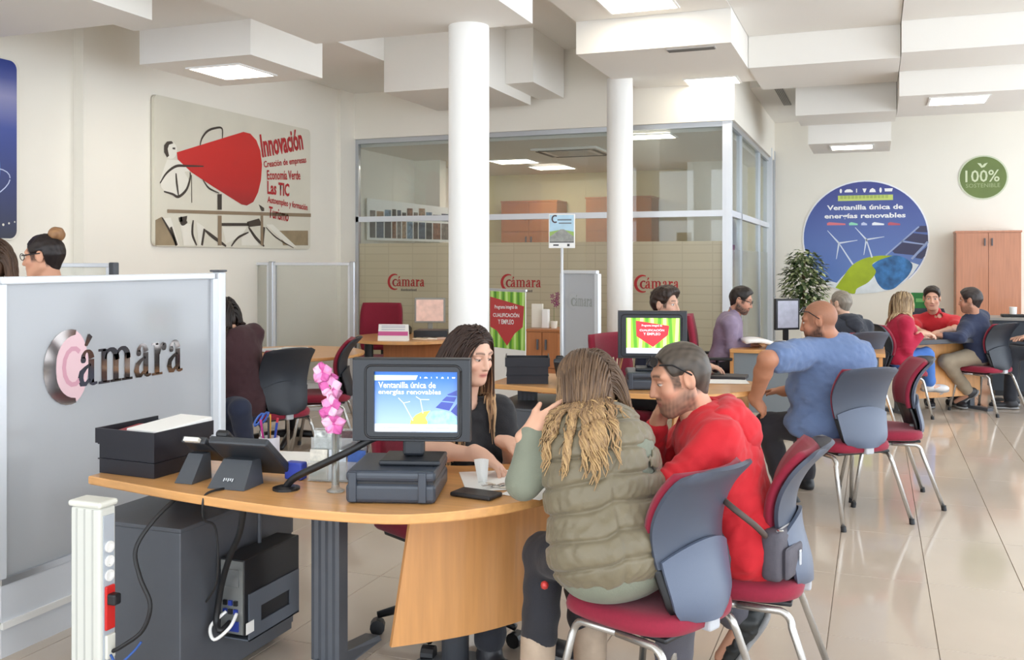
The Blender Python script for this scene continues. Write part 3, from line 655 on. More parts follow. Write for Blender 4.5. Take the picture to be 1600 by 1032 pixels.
# ------------------------------------------------------------------ partitions
LETTER = mat('mirror_letters', (150, 142, 138), 0.06, metal=0.9)
PINKM = mat('pale_pink_film', (226, 190, 196), 0.4)
def panel(t, A, B, z0, z1, m, post_h, base=True):
    # one framed pane standing between A and B (local xy), posts outside
    A = Vector((A[0], A[1], 0)); B = Vector((B[0], B[1], 0)); L = (B - A).length; ang = math.atan2(B.y - A.y, B.x - A.x)
    M = Matrix.Translation(A) @ Matrix.Rotation(ang, 4, 'Z')
    MB().box(0.02, L - 0.02, -0.004, 0.004, z0, z1 - 0.03).xf(M).obj('pane', m, t)
    MB().rbox(0, L, -0.02, 0.02, z1 - 0.03, z1, 0.006).xf(M).obj('top_rail', ALU_WHITE, t)
    MB().box(0, L, -0.018, 0.018, z0 - 0.025, z0).xf(M).obj('bottom_rail', ALU, t)
    for x in (0, L): MB().box(x - 0.02, x + 0.02, -0.02, 0.02, z0, z1 - 0.03).xf(M).obj('side_rail', ALU_WHITE, t)
    if base:
        MB().box(0, L, -0.014, 0.014, 0.13, z0 - 0.025).xf(M).obj('base_board', ALU_WHITE, t)
        MB().box(0, L, -0.024, 0.024, 0.11, 0.135).xf(M).obj('base_rail', WHITE, t)
        MB().box(0, L, -0.014, 0.014, 0.0, 0.11).xf(M).obj('base_board', ALU_WHITE, t)
    return M
PX = -3.09
np_ = thing('frosted_partition', 'near frosted glass partition with a big mirrored word, beside the counter desk', 'partition', (PX, 2.7, 0))
panel(np_, (0, 0), (0, 1.25), 0.30, 1.44, FROST, 1.45)
panel(np_, (0, -1.33), (0, -0.045), 0.30, 1.44, FROST, 1.45)
MB().rbox(-0.028, 0.028, 1.27, 1.325, 0, 1.445, 0.01).obj('end_post', ALU_WHITE, np_)
MB().rbox(-0.03, 0.03, 1.265, 1.33, 1.445, 1.455, 0.004).obj('post_cap', GREY, np_)
plp = Plane((PX + 0.006, 2.7, 0), (0, 1, 0), (0, 0, 1))
def pq(px, py): return plp.uv(onX(px, py, PX))
# mirrored letters follow the pane, as seen left to right
l0 = pq(118, 606); l1 = pq(284, 575); hgt = pq(118, 548)[1] - pq(118, 606)[1]
wordmark(plp, l0[0], l0[1] - 0.0, hgt, l1[0] - l0[0], 0.001, LETTER, LETTER, np_, np_.location, False)
cx_, cz_ = pq(98, 575); ringp = []
def rp2(k, o):
    an = math.radians(75 + 210 * k / 18); r = 0.155 - (0.02 + 0.05 * math.sin(math.pi * k / 18) if o else 0); return (cx_ + 0.03 + r * 0.86 * math.cos(an), cz_ + r * math.sin(an))
flat('ring_mark', plp, [[rp2(k, 0), rp2(k + 1, 0), rp2(k + 1, 1), rp2(k, 1)] for k in range(18)], 0.001, LETTER, np_, np_.location)
flat('ring_disc', plp, [disc(cx_ + 0.045, cz_, 0.085, 0.15, 24)], 0.0007, PINKM, np_, np_.location)  # flat pink disc inside the ring
flat('small_letter', plp, stroke([(cx_ + 0.05 + 0.05 * math.cos(math.radians(50 + 26 * k)), cz_ + 0.075 * math.sin(math.radians(50 + 26 * k))) for k in range(11)], 0.02), 0.0012, mat('pink_letter', (206, 150, 166), 0.4), np_, np_.location)

YP = 8.3
fx = [onY(297, 420, YP).x, onY(425, 420, YP).x, onY(552, 420, YP).x]
fp = thing('hazy_partition', 'pair of clear hazy glass partition panels behind the left meeting table', 'partition', (fx[0], YP, 0))
for k in range(2):
    panel(fp, (fx[k] - fx[0] + 0.03, 0), (fx[k + 1] - fx[0] - 0.03, 0), 0.30, 1.485, FROST2, 1.5)
for x in fx: MB().rbox(x - fx[0] - 0.027, x - fx[0] + 0.027, -0.028, 0.028, 0, 1.495, 0.008).obj('post', ALU, fp)
sp = thing('low_partition', 'grey partition panel top just showing behind the near frosted one', 'partition', (-4.9, 6.6, 0))
q0 = P(60, 412, 6.6); q1 = P(172, 411, 6.6); sp.location = (q0.x, q0.y, 0)
panel(sp, (0, 0), (q1.x - q0.x, q1.y - q0.y), 0.30, 1.485, FROST2, 1.5)
dv = (q1 - q0).normalized()
MB().rbox(q1.x - q0.x + 0.03 * dv.x - 0.025, q1.x - q0.x + 0.03 * dv.x + 0.025, q1.y - q0.y - 0.02, q1.y - q0.y + 0.03, 0, 1.49, 0.008).obj('post', GREY, sp)
c0, c1 = P(880, 424, 8.4), P(934, 422, 8.1)
cp = thing('slim_partition', 'slim pale frosted panel with a faint word beside the sign stand', 'partition', (c0.x, c0.y, 0))
Mx = panel(cp, (0, 0), (c1.x - c0.x, c1.y - c0.y), 0.30, 1.42, FROST, 1.45)
pls = Plane(c0 - Vector((0, 0, c0.z)), (c1 - c0) - Vector((0, 0, c1.z - c0.z)), (0, 0, 1)); wS = math.hypot(c1.x - c0.x, c1.y - c0.y)
wordmark(pls, wS * 0.36, 1.11, 0.07, wS * 0.5, 0.006, ALU, mat('faint_letters', (160, 166, 164), 0.3), cp, cp.location)
# ------------------------------------------------------------------ chairs
PROF = [(0.435, -0.215), (0.50, -0.207), (0.56, -0.185), (0.62, -0.165), (0.68, -0.158), (0.74, -0.168), (0.80, -0.198), (0.85, -0.238), (0.895, -0.292)]
def prof(z):
    for (z0, x0), (z1, x1) in zip(PROF, PROF[1:]):
        if z <= z1: t = max(0, (z - z0) / (z1 - z0)); return x0 + (x1 - x0) * t
    return PROF[-1][1]
def sprof(z): return (prof(z - 0.025) + 2 * prof(z) + prof(z + 0.025)) / 4
def half_w(z):
    t = (z - 0.435) / 0.46; w = 0.150 + 0.042 * min(1, t * 1.6)
    e = 0.035
    if z > 0.895 - e: q = (z - (0.895 - e)) / e; w -= 0.045 * (1 - math.sqrt(max(0, 1 - q * q)))
    if z < 0.435 + 0.06: q = 1 - (z - 0.435) / 0.06; w -= 0.07 * (1 - math.sqrt(max(0, 1 - q * q)))
    return w
def back_surface(z0, z1, off, wk=1.0, crescent=0.0, top=False):
    def fn(u, v):
        s = 2 * v - 1
        zt = z1 - (crescent * (1 - s * s) if not top else 0); z = z0 + (zt - z0) * u
        w = half_w(z) * wk
        return Vector((sprof(z) + 0.045 * s * s - 0.012 + off, w * s, z + (0.0 if not top else 0.0)))
    return fn
def visitor_chair(name, label, shell=SHELL, pad=BURG, group='burgundy visitor chairs with silver legs'):
    t = thing(name, label, 'chair', (0, 0, 0), 0, group)
    # seat cushion: stacked rounded outlines
    def outline(k): 
        pts = []
        for i in range(36):
            a = 2 * math.pi * i / 36; c, s = math.cos(a), math.sin(a); n = 3.6
            pts.append((math.copysign(abs(c) ** (2 / n), c) * 0.225 * k, math.copysign(abs(s) ** (2 / n), s) * (0.228 - 0.018 * (c < 0) * abs(c)) * k))
        return pts
    mb = MB(); vs = []; rings = [(0.93, 0.405), (0.985, 0.412), (1.0, 0.43), (0.985, 0.448), (0.94, 0.459), (0.80, 0.466), (0.5, 0.464), (0.2, 0.462)]
    for k, z in rings:
        for x, y in outline(k): vs.append((x + 0.02, y, z - (0.012 if x > 0.19 else 0) * (k > 0.5)))
    fs = [(r * 36 + i, r * 36 + (i + 1) % 36, (r + 1) * 36 + (i + 1) % 36, (r + 1) * 36 + i) for r in range(len(rings) - 1) for i in range(36)]
    fs += [tuple(range(36))[::-1], tuple(range((len(rings) - 1) * 36, len(rings) * 36))]
    mb.add(vs, fs); mb.obj('seat', pad, t, True)
    MB().rbox(-0.17, 0.19, -0.18, 0.18, 0.392, 0.408, 0.006).obj('seat_pan', BLACK, t)
    for s in (-1, 1):
        for fr in (1, -1):
            fx_, fy_ = (0.235, 0.235) if fr == 1 else (-0.285, 0.235)
            tx, ty = (0.165, 0.185) if fr == 1 else (-0.15, 0.19)
            path = [(fx_, s * fy_, 0.012), (fx_ + (tx - fx_) * 0.85, s * (fy_ + (ty - fy_) * 0.85), 0.335)]
            for k in range(1, 6):
                a = k / 6 * math.pi / 2
                path.append((fx_ + (tx - fx_) * 0.85 + (-fr) * 0.05 * (1 - math.cos(a)) , s * ty, 0.335 + 0.048 * math.sin(a)))
            path.append((0.0, s * ty, 0.385))
            lg = MB().tube(path, 0.0125, 10).obj('leg', CHROME, t, True)
            MB().tube([(fx_ + 0.002 * fr, s * fy_, 0.0), (fx_ - 0.002 * fr, s * fy_, 0.03)], 0.0155, 10).obj('foot_cap', BLACK, lg)
    MB().grid(back_surface(0.60, 0.872, 0.026, 0.93, 0), 14, 12, 0.024).obj('back_pad', pad, t, True)
    MB().grid(back_surface(0.45, 0.60, 0.024, 0.95, 0), 8, 10, 0.014).obj('lower_front', BLACK, t, True)
    o = MB().grid(back_surface(0.60, 0.895, 0.0, 1.0, 0), 16, 14, 0.014).obj('upper_shell', shell, t); smooth_angle(o, 60)
    def low(u, v):
        s = 2 * v - 1; zt = 0.668 - 0.045 * (s * s); z = 0.437 + (zt - 0.437) * u
        return Vector((sprof(z) + 0.045 * s * s - 0.012 - 0.004 - 0.015 * u, half_w(z) * 0.97 * s, z))
    o = MB().grid(low, 12, 14, 0.012).obj('lower_shell', mat('lit_grey_shell', (88, 98, 118), 0.4, bump=0.05, bscale=400) if shell is SHELL else shell, t); smooth_angle(o, 60)  # same plastic as the upper shell, coloured paler for the light on it
    MB().rbox(-0.222, -0.15, -0.028, 0.028, 0.40, 0.475, 0.008).obj('bracket', mat('bracket_grey', (186, 188, 194), 0.4), t)
    return t
def head_of(phi): return math.pi - math.radians(phi)      # phi: 0 faces -X, positive turns towards +Y
ch0 = visitor_chair('visitor_chair', 'visitor chair under the woman in the olive padded vest')
ch0.location = (-0.645, 2.975, 0); ch0.rotation_euler = (0, 0, head_of(24))
GV = 'burgundy visitor chairs with silver legs'
copy_tree(ch0, (-0.42, 3.36, 0), head_of(-1), 'visitor chair under the man in the red hooded sweatshirt')
copy_tree(ch0, (-0.165, 5.985, 0), head_of(50), 'visitor chair under the heavy man in the blue t-shirt')
copy_tree(ch0, (0.06, 6.48, 0), head_of(-12), 'empty visitor chair seen side-on beside the man in the blue t-shirt')
chd = visitor_chair('visitor_chair', 'shade-darkened visitor chair under the woman in the maroon jumper', mat('shaded_dark_shell', (38, 43, 52), 0.45))  # same chair model, its shade put into a darker shell colour
c = P(430, 600, 6.8); chd.location = (c.x, c.y, 0); chd.rotation_euler = (0, 0, head_of(28))
c = P(508, 600, 7.6); copy_tree(chd, (c.x, c.y, 0), head_of(-25), 'empty shade-darkened visitor chair at the right end of the left meeting table')
c = P(1402, 560, 9.3); pink_c = c; copy_tree(chd, (c.x, c.y, 0), math.radians(22), 'dark visitor chair under the woman in the crimson jacket')
c = P(1540, 560, 9.55); navy_c = c; copy_tree(chd, (c.x, c.y, 0), math.radians(140), 'dark visitor chair under the man in the navy jumper')
c = P(1335, 560, 8.4); grey_c = c; copy_tree(ch0, (c.x, c.y, 0), math.radians(125), 'visitor chair under the grey-haired person in the dark jacket')

def office_chair(label, loc, heading, arms=True, group='burgundy swivel chairs', back_h=0.98, cloth=BURG):
    t = thing('swivel_chair', label, 'chair', (loc[0], loc[1], 0), heading, group)
    MB().lathe([(0.026, 0.09), (0.026, 0.25), (0.018, 0.25), (0.018, 0.41)], (0, 0, 0), 14).obj('gas_lift', BLACK, t, True)
    for k in range(5):
        a = 2 * math.pi * k / 5 + 0.3; c_, s_ = math.cos(a), math.sin(a)
        ar = MB().tube([(0.02 * c_, 0.02 * s_, 0.115), (0.16 * c_, 0.16 * s_, 0.11), (0.30 * c_, 0.30 * s_, 0.075)], [0.028, 0.022, 0.014], 8).obj('base_arm', BLACK, t, True)
        MB().tube([(0.30 * c_ - 0.024 * s_, 0.30 * s_ + 0.024 * c_, 0.03), (0.30 * c_ + 0.024 * s_, 0.30 * s_ - 0.024 * c_, 0.03)], 0.03, 12).obj('caster', BLACK, ar)
    MB().rbox(-0.23, 0.24, -0.24, 0.24, 0.41, 0.475, 0.028, 3).obj('seat', cloth, t, True)
    MB().rbox(-0.2, 0.2, -0.2, 0.2, 0.385, 0.415, 0.01).obj('seat_pan', BLACK, t)
    def bf(u, v):
        s = 2 * v - 1; z = 0.52 + (back_h - 0.52) * u; e = 1 - 0.12 * (abs(2 * u - 1) ** 4)
        return Vector((-0.22 - 0.05 * u + 0.05 * s * s + 0.02 * math.sin(u * 3.1), 0.225 * s * e, z))
    MB().grid(bf, 12, 12, -0.045).obj('backrest', cloth, t, True)
    MB().grid(lambda u, v: bf(0.06 + 0.88 * u, 0.08 + 0.84 * v) + Vector((-0.046, 0, 0)), 10, 10, -0.012).obj('back_cover', BLACK, t, True)
    MB().tube([(-0.12, 0, 0.40), (-0.26, 0, 0.40), (-0.30, 0, 0.46), (-0.285, 0, 0.62)], 0.022, 8).obj('back_support', BLACK, t, True)
    if arms:
        for s in (-1, 1):
            MB().tube([(0.02, s * 0.22, 0.41), (0.02, s * 0.285, 0.42), (0.0, s * 0.29, 0.64)], 0.014, 8).obj('arm_post', BLACK, t, True)
            MB().rbox(-0.13, 0.13, s * 0.29 - 0.03, s * 0.29 + 0.03, 0.64, 0.665, 0.01).obj('armrest', BLACK, t)
    return t
W1 = Vector((-1.60, 3.55, 0))
office_chair('burgundy swivel chair under the dark-haired woman behind the near counter', W1, math.radians(-28), arms=False, back_h=0.92)
c = P(1000, 500, 6.95); M1 = Vector((-1.52, 6.62, 0))
office_chair('burgundy swivel chair under the young man behind the second screen', (-1.58, 6.66), math.radians(-20))
c = P(1130, 500, 8.55); L1 = c
office_chair('burgundy swivel chair under the bearded man in the lilac shirt', (c.x - 0.05, c.y, 0), math.radians(8), back_h=1.02)
c = P(588, 500, 10.35); office_chair('empty burgundy swivel chair behind the round table by the glass office', (c.x, c.y), math.radians(-75), arms=False, back_h=1.04)
c = P(1455, 500, 10.3); POLO = c
office_chair('dark swivel chair under the man in the red polo shirt', (c.x, c.y), math.radians(-75), arms=False, cloth=mat('dark_cloth', (40, 42, 50), 0.8))
# ------------------------------------------------------------------ counter desks
DT = 0.74
front = catmull([(-2.60, 2.645), (-2.30, 2.59), (-2.08, 2.555), (-1.80, 2.525), (-1.62, 2.522), (-1.37, 2.555), (-1.21, 2.645), (-1.065, 2.81), (-0.985, 2.98), (-0.975, 3.14), (-1.03, 3.30)], 5)
backe = catmull([(-1.03, 3.30), (-1.16, 3.375), (-1.30, 3.35), (-1.42, 3.27), (-1.62, 3.235), (-1.95, 3.25), (-2.60, 3.30)], 4)
DESK = front + backe[1:]
def counter_desk(o, label, detail=True):
    O = Vector((o[0], o[1], 0)); B = Vector((-1.86, 2.9, 0))
    t = thing('counter_desk', label, 'desk', O + B, 0, 'beech counter desks with rounded ends')
    sh = lambda x, y: (x - B.x, y - B.y)
    mb = MB(); poly = [sh(*p) for p in DESK]; n = len(poly)
    if sum(poly[i][0] * poly[(i + 1) % n][1] - poly[(i + 1) % n][0] * poly[i][1] for i in range(n)) < 0: poly = poly[::-1]
    cx = sum(p[0] for p in poly) / n; cy = sum(p[1] for p in poly) / n
    ins = lambda k: [(cx + (p[0] - cx) * k, cy + (p[1] - cy) * k) for p in poly]
    vs = []
    for k, z in ((0.994, DT - 0.03), (1.0, DT - 0.026), (1.0, DT - 0.004), (0.995, DT)): vs += [(x, y, z) for x, y in ins(k)]
    fs = [tuple(range(n))[::-1], tuple(range(3 * n, 4 * n))] + [(r * n + i, r * n + (i + 1) % n, (r + 1) * n + (i + 1) % n, (r + 1) * n + i) for r in range(3) for i in range(n)]
    mb.add(vs, fs); mb.obj('desk_top', BEECH, t)
    # fluted grey leg with a long foot
    def leg(x, y, y0, y1):
        X, Y = sh(x, y); m = MB(); w = 0.058
        pr = []
        for k in range(9): pr.append((X - w + 2 * w * k / 8, Y - 0.03 - (0.004 if k % 2 else 0.0)))
        pr += [(X + w, Y + 0.03), (X - w, Y + 0.03)]
        m.prism(pr, 0.05, DT - 0.03); l = m.obj('leg', GREY, t)
        f = MB(); ya, yb = y0 - B.y, y1 - B.y
        f.add([(X - 0.035, ya, 0), (X + 0.035, ya, 0), (X + 0.035, yb, 0), (X - 0.035, yb, 0), (X - 0.03, ya + 0.01, 0.022), (X + 0.03, ya + 0.01, 0.022), (X + 0.03, yb - 0.01, 0.022), (X - 0.03, yb - 0.01, 0.022),
               (X - 0.032, Y - 0.06, 0.055), (X + 0.032, Y - 0.06, 0.055), (X + 0.032, Y + 0.06, 0.055), (X - 0.032, Y + 0.06, 0.055)],
              [(3, 2, 1, 0), (0, 1, 5, 4), (2, 3, 7, 6), (4, 5, 9, 8), (8, 9, 10, 11), (11, 10, 6, 7), (0, 4, 8, 11, 7, 3), (1, 2, 6, 10, 9, 5)])
        f.obj('foot', GREY, l)
    leg(-1.86, 3.04, 2.62, 3.37); leg(-2.46, 3.0, 2.68, 3.28)
    X, Y = sh(-1.43, 3.20)
    MB().lathe([(0.05, 0.03), (0.05, DT - 0.03)], (X, Y, 0), 20).obj('leg', GREY, t, True)
    MB().lathe([(0.17, 0.0), (0.17, 0.012), (0.06, 0.03)], (X, Y, 0), 28).obj('foot', GREY, t)
    MB().box(sh(-2.46, 0)[0] + 0.06, sh(-1.86, 0)[0] - 0.06, 0.12, 0.15, DT - 0.09, DT - 0.03).obj('cross_beam', GREY, t)
    # leaning beech apron under the rounded end
    a0, a1 = Vector((-1.525, 2.885)), Vector((-1.10, 3.385)); dn = (a1 - a0).normalized(); nn = Vector((dn.y, -dn.x))
    L = (a1 - a0).length; seg = 12; m = MB(); vs = []
    for side in (0, 1):
        for k in range(seg + 1):
            s = k / seg; bul = 0.05 * math.sin(math.pi * s)
            for z, e0 in ((0.195, 0.0), (DT - 0.03, 0.085)):
                q = a0 + dn * (e0 + (L - e0) * s) + nn * (bul - 0.018 * side)
                vs.append((q.x - B.x, q.y - B.y, z + (0.02 * s if z < 0.5 else 0)))
    W = 2; N = (seg + 1) * 2
    fs = []
    for k in range(seg):
        i = k * 2; fs += [(i, i + 2, i + 3, i + 1), (N + i + 1, N + i + 3, N + i + 2, N + i), (i, N + i, N + i + 2, i + 2), (i + 1, i + 3, N + i + 3, N + i + 1)]
    fs += [(0, 1, N + 1, N), (seg * 2, N + seg * 2, N + seg * 2 + 1, seg * 2 + 1)]
    m.add(vs, fs); m.obj('apron_panel', BEECH_V, t)
    return t
counter_desk((0, 0), 'near beech counter desk with a rounded end and grey legs')
D2 = Vector((0.35, 2.87, 0))
counter_desk(D2, 'second beech counter desk, behind the woman in the padded vest')

def pedestal(o, label):
    t = thing('pedestal_cabinet', label, 'cabinet', (o[0] - 2.39, o[1] + 2.62, 0), 0, 'grey pedestal cabinets under the desks')
    MB().rbox(-0.21, 0.21, 0.0, 0.66, 0.03, 0.585, 0.004).obj('body', GREY, t)
    MB().rbox(-0.215, 0.215, -0.004, 0.68, 0.585, 0.60, 0.003).obj('top_panel', GREY, t)
    for k in range(3):
        d = MB().rbox(-0.205, 0.205, 0.66, 0.678, 0.05 + 0.18 * k, 0.222 + 0.18 * k, 0.004).obj('drawer', GREY, t)
        MB().box(-0.06, 0.06, 0.678, 0.69, 0.13 + 0.18 * k, 0.145 + 0.18 * k).obj('handle', ALU, d)
    return t
pedestal((0, 0), 'anthracite metal pedestal cabinet under the near desk')
pedestal(D2, 'anthracite metal pedestal cabinet under the second desk')

# computer hung beside the pedestal
pc = thing('computer_tower', 'black desktop computer hung on a grey bracket under the near desk', 'computer', (-2.105, 2.80, 0.0))
MB().rbox(-0.05, 0.05, 0.0, 0.34, 0.19, 0.455, 0.004).obj('case', BLACK, pc)
bk = MB().box(-0.046, 0.046, -0.004, 0.0, 0.195, 0.45).obj('rear_panel', mat('steel_sheet', (150, 152, 150), 0.35, metal=0.6), pc)
MB().box(-0.03, 0.03, -0.008, -0.004, 0.36, 0.42).obj('fan_grille', mat('grille_grey', (110, 112, 112), 0.5), bk)
for k in range(6): MB().box(-0.032 + 0.022 * (k % 3), -0.018 + 0.022 * (k % 3), -0.012, -0.004, 0.265 + 0.03 * (k // 3), 0.282 + 0.03 * (k // 3)).obj('port', BLACK if k % 2 else mat('port_blue', (40, 60, 150), 0.5), bk)
MB().box(-0.015, 0.03, -0.010, -0.004, 0.205, 0.24).obj('port', mat('port_blue', (40, 60, 150), 0.5), bk)
br = MB(); br.box(0.051, 0.056, 0.02, 0.33, 0.165, 0.215); br.box(0.051, 0.056, 0.02, 0.33, 0.27, 0.33); br.box(0.051, 0.056, 0.02, 0.09, 0.215, 0.27); br.box(0.051, 0.056, 0.27, 0.33, 0.215, 0.27); br.box(-0.05, 0.056, 0.02, 0.33, 0.165, 0.17)
br.obj('bracket', mat('bracket_metal', (104, 110, 120), 0.4, metal=0.3), pc)
MB().box(0.0565, 0.058, 0.0, 0.045, 0.195, 0.235).obj('sticker', PAPER, pc)
MB().tube([(-0.03, 0.2, 0.45), (-0.03, 0.2, 0.71)], 0.008).obj('hanger', GREY, pc)
CABLE = mat('black_cable', (22, 22, 24), 0.5)
def cable(name, pts, r, label, m=CABLE):
    o = MB().tube(catmull(pts, 6), r, 8).obj(name, m, None, True); tag(o, label, 'cable'); return o
cable('cable_bundle', [(-1.93, 2.63, 0.71), (-1.97, 2.66, 0.60), (-2.04, 2.70, 0.50), (-2.10, 2.74, 0.40), (-2.13, 2.755, 0.31), (-2.135, 2.75, 0.25), (-2.11, 2.74, 0.225), (-2.10, 2.782, 0.24)], 0.011, 'thick black cable bundle running down to the back of the computer')
cable('white_cable', [(-2.12, 2.785, 0.275), (-2.15, 2.74, 0.235), (-2.12, 2.72, 0.20), (-2.08, 2.75, 0.235), (-2.08, 2.79, 0.27)], 0.006, 'short white lead plugged into the back of the computer', WHITE)
cable('telephone_cord', [(-2.02, 2.66, 0.742), (-2.03, 2.575, 0.745), (-2.03, 2.548, 0.72), (-2.035, 2.56, 0.66), (-2.02, 2.60, 0.62), (-2.03, 2.62, 0.45), (-2.09, 2.64, 0.36)], 0.004, 'thin black cord dropping from the telephone over the desk edge')
# socket column
pw = thing('socket_column', 'white floor-standing socket column at the corner of the near desk', 'power column', (-2.32, 2.38, 0))
MB().rbox(-0.06, 0.06, -0.035, 0.035, 0.0, 0.725, 0.01, 3).obj('body', mat('column_grey_white', (212, 212, 204), 0.4), pw)
MB().rbox(-0.066, 0.066, -0.04, 0.04, 0.725, 0.745, 0.008).obj('top_cap', mat('warm_white', (220, 219, 208), 0.4), pw)
MB().box(0.0605, 0.064, -0.022, 0.022, 0.22, 0.70).obj('socket_strip', mat('strip_grey', (176, 182, 190), 0.4), pw)
for k, z in enumerate((0.60, 0.555, 0.51)):
    s_ = MB().lathe([(0.018, 0.0), (0.018, 0.006), (0.012, 0.006), (0.011, 0.001)], (0, 0, 0), 16); s_.xf(Matrix.Translation((0.064, 0, z)) @ Matrix.Rotation(math.pi / 2, 4, 'Y')); s_.obj('socket', WHITE, pw)
MB().rbox(0.062, 0.072, -0.019, 0.019, 0.34, 0.478, 0.003).obj('socket_block', mat('socket_red', (206, 40, 36), 0.4), pw)
MB().rbox(0.066, 0.10, -0.016, 0.016, 0.42, 0.455, 0.006).obj('plug', BLACK, pw)
MB().rbox(0.062, 0.074, -0.018, 0.018, 0.25, 0.325, 0.003).obj('data_socket', mat('warm_white', (220, 219, 208), 0.4), pw)
for k in range(3): MB().box(-0.036 + 0.032 * k, -0.030 + 0.032 * k, -0.0365, -0.0345, 0.0, 0.72).obj('groove', mat('groove_grey', (186, 186, 180), 0.5), pw)
cable('socket_cable', [(-2.17, 2.60, 0.715), (-2.185, 2.50, 0.66), (-2.205, 2.44, 0.58), (-2.17, 2.42, 0.50), (-2.13, 2.42, 0.42), (-2.15, 2.41, 0.34), (-2.21, 2.39, 0.29), (-2.245, 2.385, 0.27)], 0.007, 'black lead looping from the socket column up under the desk')
cable('blue_cable', [(-2.245, 2.375, 0.262), (-2.21, 2.37, 0.24), (-2.18, 2.40, 0.27), (-2.16, 2.415, 0.30)], 0.004, 'short blue network lead on the socket column', mat('blue_lead', (40, 80, 150), 0.5))

# ------------------------------------------------------------------ things on the near desk
def letter_trays(c, rz, label, n=3):
    t = thing('letter_trays', label, 'letter tray', (c[0], c[1], DT + 0.001), rz, 'stacks of black letter trays')
    TRAY = mat('tray_black', (30, 29, 36), 0.4, bump=0.05, bscale=200)
    for k in range(n):
        z = 0.054 * k; g_ = 0.010 if k == n - 1 else 0; m = MB(); w, d = 0.128 + g_, 0.140 + g_; th = 0.006
        m.box(-w, w, -d, d, z, z + th); m.box(-w, -w + th, -d, d, z + th, z + 0.053); m.box(w - th, w, -d, d, z + th, z + 0.053); m.box(-w + th, w - th, -d, -d + th, z + th, z + 0.053)
        m.box(-w + th, w - th, d - th, d, z + th, z + (0.053 if k < n - 1 else 0.04))
        tr = m.obj('tray', TRAY, t)
        if k < n - 1: MB().box(-w - 0.004, w + 0.004, -d - 0.004, d + 0.004, z + 0.049, z + 0.053).obj('rim', TRAY, tr)
    return t
tr1 = letter_trays((-2.465, 2.83), math.radians(-3), 'stack of black letter trays with papers on the near desk')
pp = MB()
for k in range(5): pp.add([Matrix.Rotation(0.06 * (k - 2), 4, 'Z') @ Vector((x, y, 0.151 + 0.004 * k + 0.012 * (y > 0))) for x, y in ((-0.09, -0.13), (0.10, -0.13), (0.10, 0.15), (-0.09, 0.15))], [(0, 1, 2, 3)])
o = MB().rbox(-0.055, 0.105, -0.11, 0.15, 0.118, 0.168, 0.004).xf(Matrix.Translation((-2.44, 2.84, DT)) @ Matrix.Rotation(-0.10, 4, 'Z') @ Matrix.Rotation(0.06, 4, 'X')).obj('paper_stack', PAPER); tag(o, 'white papers heaped in the top black tray', 'paper')
o = MB().box(-0.11, 0.03, -0.10, 0.08, 0.118, 0.150).xf(Matrix.Translation((-2.46, 2.82, DT)) @ Matrix.Rotation(0.2, 4, 'Z')).obj('red_folder', mat('folder_red', (150, 34, 44), 0.5)); tag(o, 'dark red folder lying in the top black tray', 'folder')
tr2 = letter_trays((-2.05, 5.70), math.radians(20), 'closed black letter tray stack on the second desk', 3)

def desk_phone(c, rz, label, s=1.0):
    t = thing('desk_telephone', label, 'telephone', (c[0], c[1], DT + 0.001), rz, 'grey desk telephones seen from behind')
    PH = mat('phone_grey', (70, 74, 80), 0.4)
    def wedge(w, d, h, x): # stand: slanted wedge leaning back
        m = MB(); m.add([(x - w, -d, 0), (x + w, -d, 0), (x + w, d * 0.2, 0), (x - w, d * 0.2, 0), (x - w * 0.8, -d * 0.25, h), (x + w * 0.8, -d * 0.25, h), (x + w * 0.8, d * 0.25, h), (x - w * 0.8, d * 0.25, h)],
              [(3, 2, 1, 0), (4, 5, 6, 7), (0, 1, 5, 4), (1, 2, 6, 5), (2, 3, 7, 6), (3, 0, 4, 7)]); return m
    wedge(0.07, 0.10, 0.085, 0.0).obj('stand', PH, t)
    MB().rbox(-0.11, 0.115, -0.10, 0.115, -0.014, 0.016, 0.008).xf(Matrix.Translation((0.01, 0.03, 0.092)) @ Matrix.Rotation(math.radians(-38), 4, 'X')).obj('body', mat('phone_dark', (52, 55, 60), 0.4), t)
    MB().rbox(-0.10, -0.05, -0.095, 0.105, 0.016, 0.045, 0.012).xf(Matrix.Translation((0.01, 0.03, 0.092)) @ Matrix.Rotation(math.radians(-38), 4, 'X')).obj('handset', BLACK, t)
    MB().box(-0.03, 0.09, 0.02, 0.09, 0.016, 0.019).xf(Matrix.Translation((0.01, 0.03, 0.092)) @ Matrix.Rotation(math.radians(-38), 4, 'X')).obj('screen', mat('phone_screen', (30, 40, 60), 0.2), t)
    # small maker's mark of vertical ticks
    for k in range(5): MB().box(-0.02 + 0.008 * k, -0.016 + 0.008 * k, -0.001, 0.0, -0.006 + 0.003 * (k % 2), 0.006).xf(Matrix.Translation((0.0, -0.080, 0.028)) @ Matrix.Rotation(math.radians(-41), 4, 'X')).obj('maker_mark', mat('mark_pale', (196, 200, 204), 0.5), t)
    return t
desk_phone((-2.02, 2.74), math.radians(4), 'grey desk telephone seen from behind on the near desk')
km = thing('key_module', 'narrow grey telephone key module between trays and telephone', 'telephone', (-2.205, 2.75, DT + 0.001), math.radians(2))
m = MB(); m.add([(-0.035, -0.09, 0), (0.035, -0.09, 0), (0.035, 0.02, 0), (-0.035, 0.02, 0), (-0.03, -0.02, 0.09), (0.03, -0.02, 0.09), (0.03, 0.02, 0.09), (-0.03, 0.02, 0.09)], [(3, 2, 1, 0), (4, 5, 6, 7), (0, 1, 5, 4), (1, 2, 6, 5), (2, 3, 7, 6), (3, 0, 4, 7)])
m.obj('stand', mat('phone_grey', (70, 74, 80), 0.4), km)
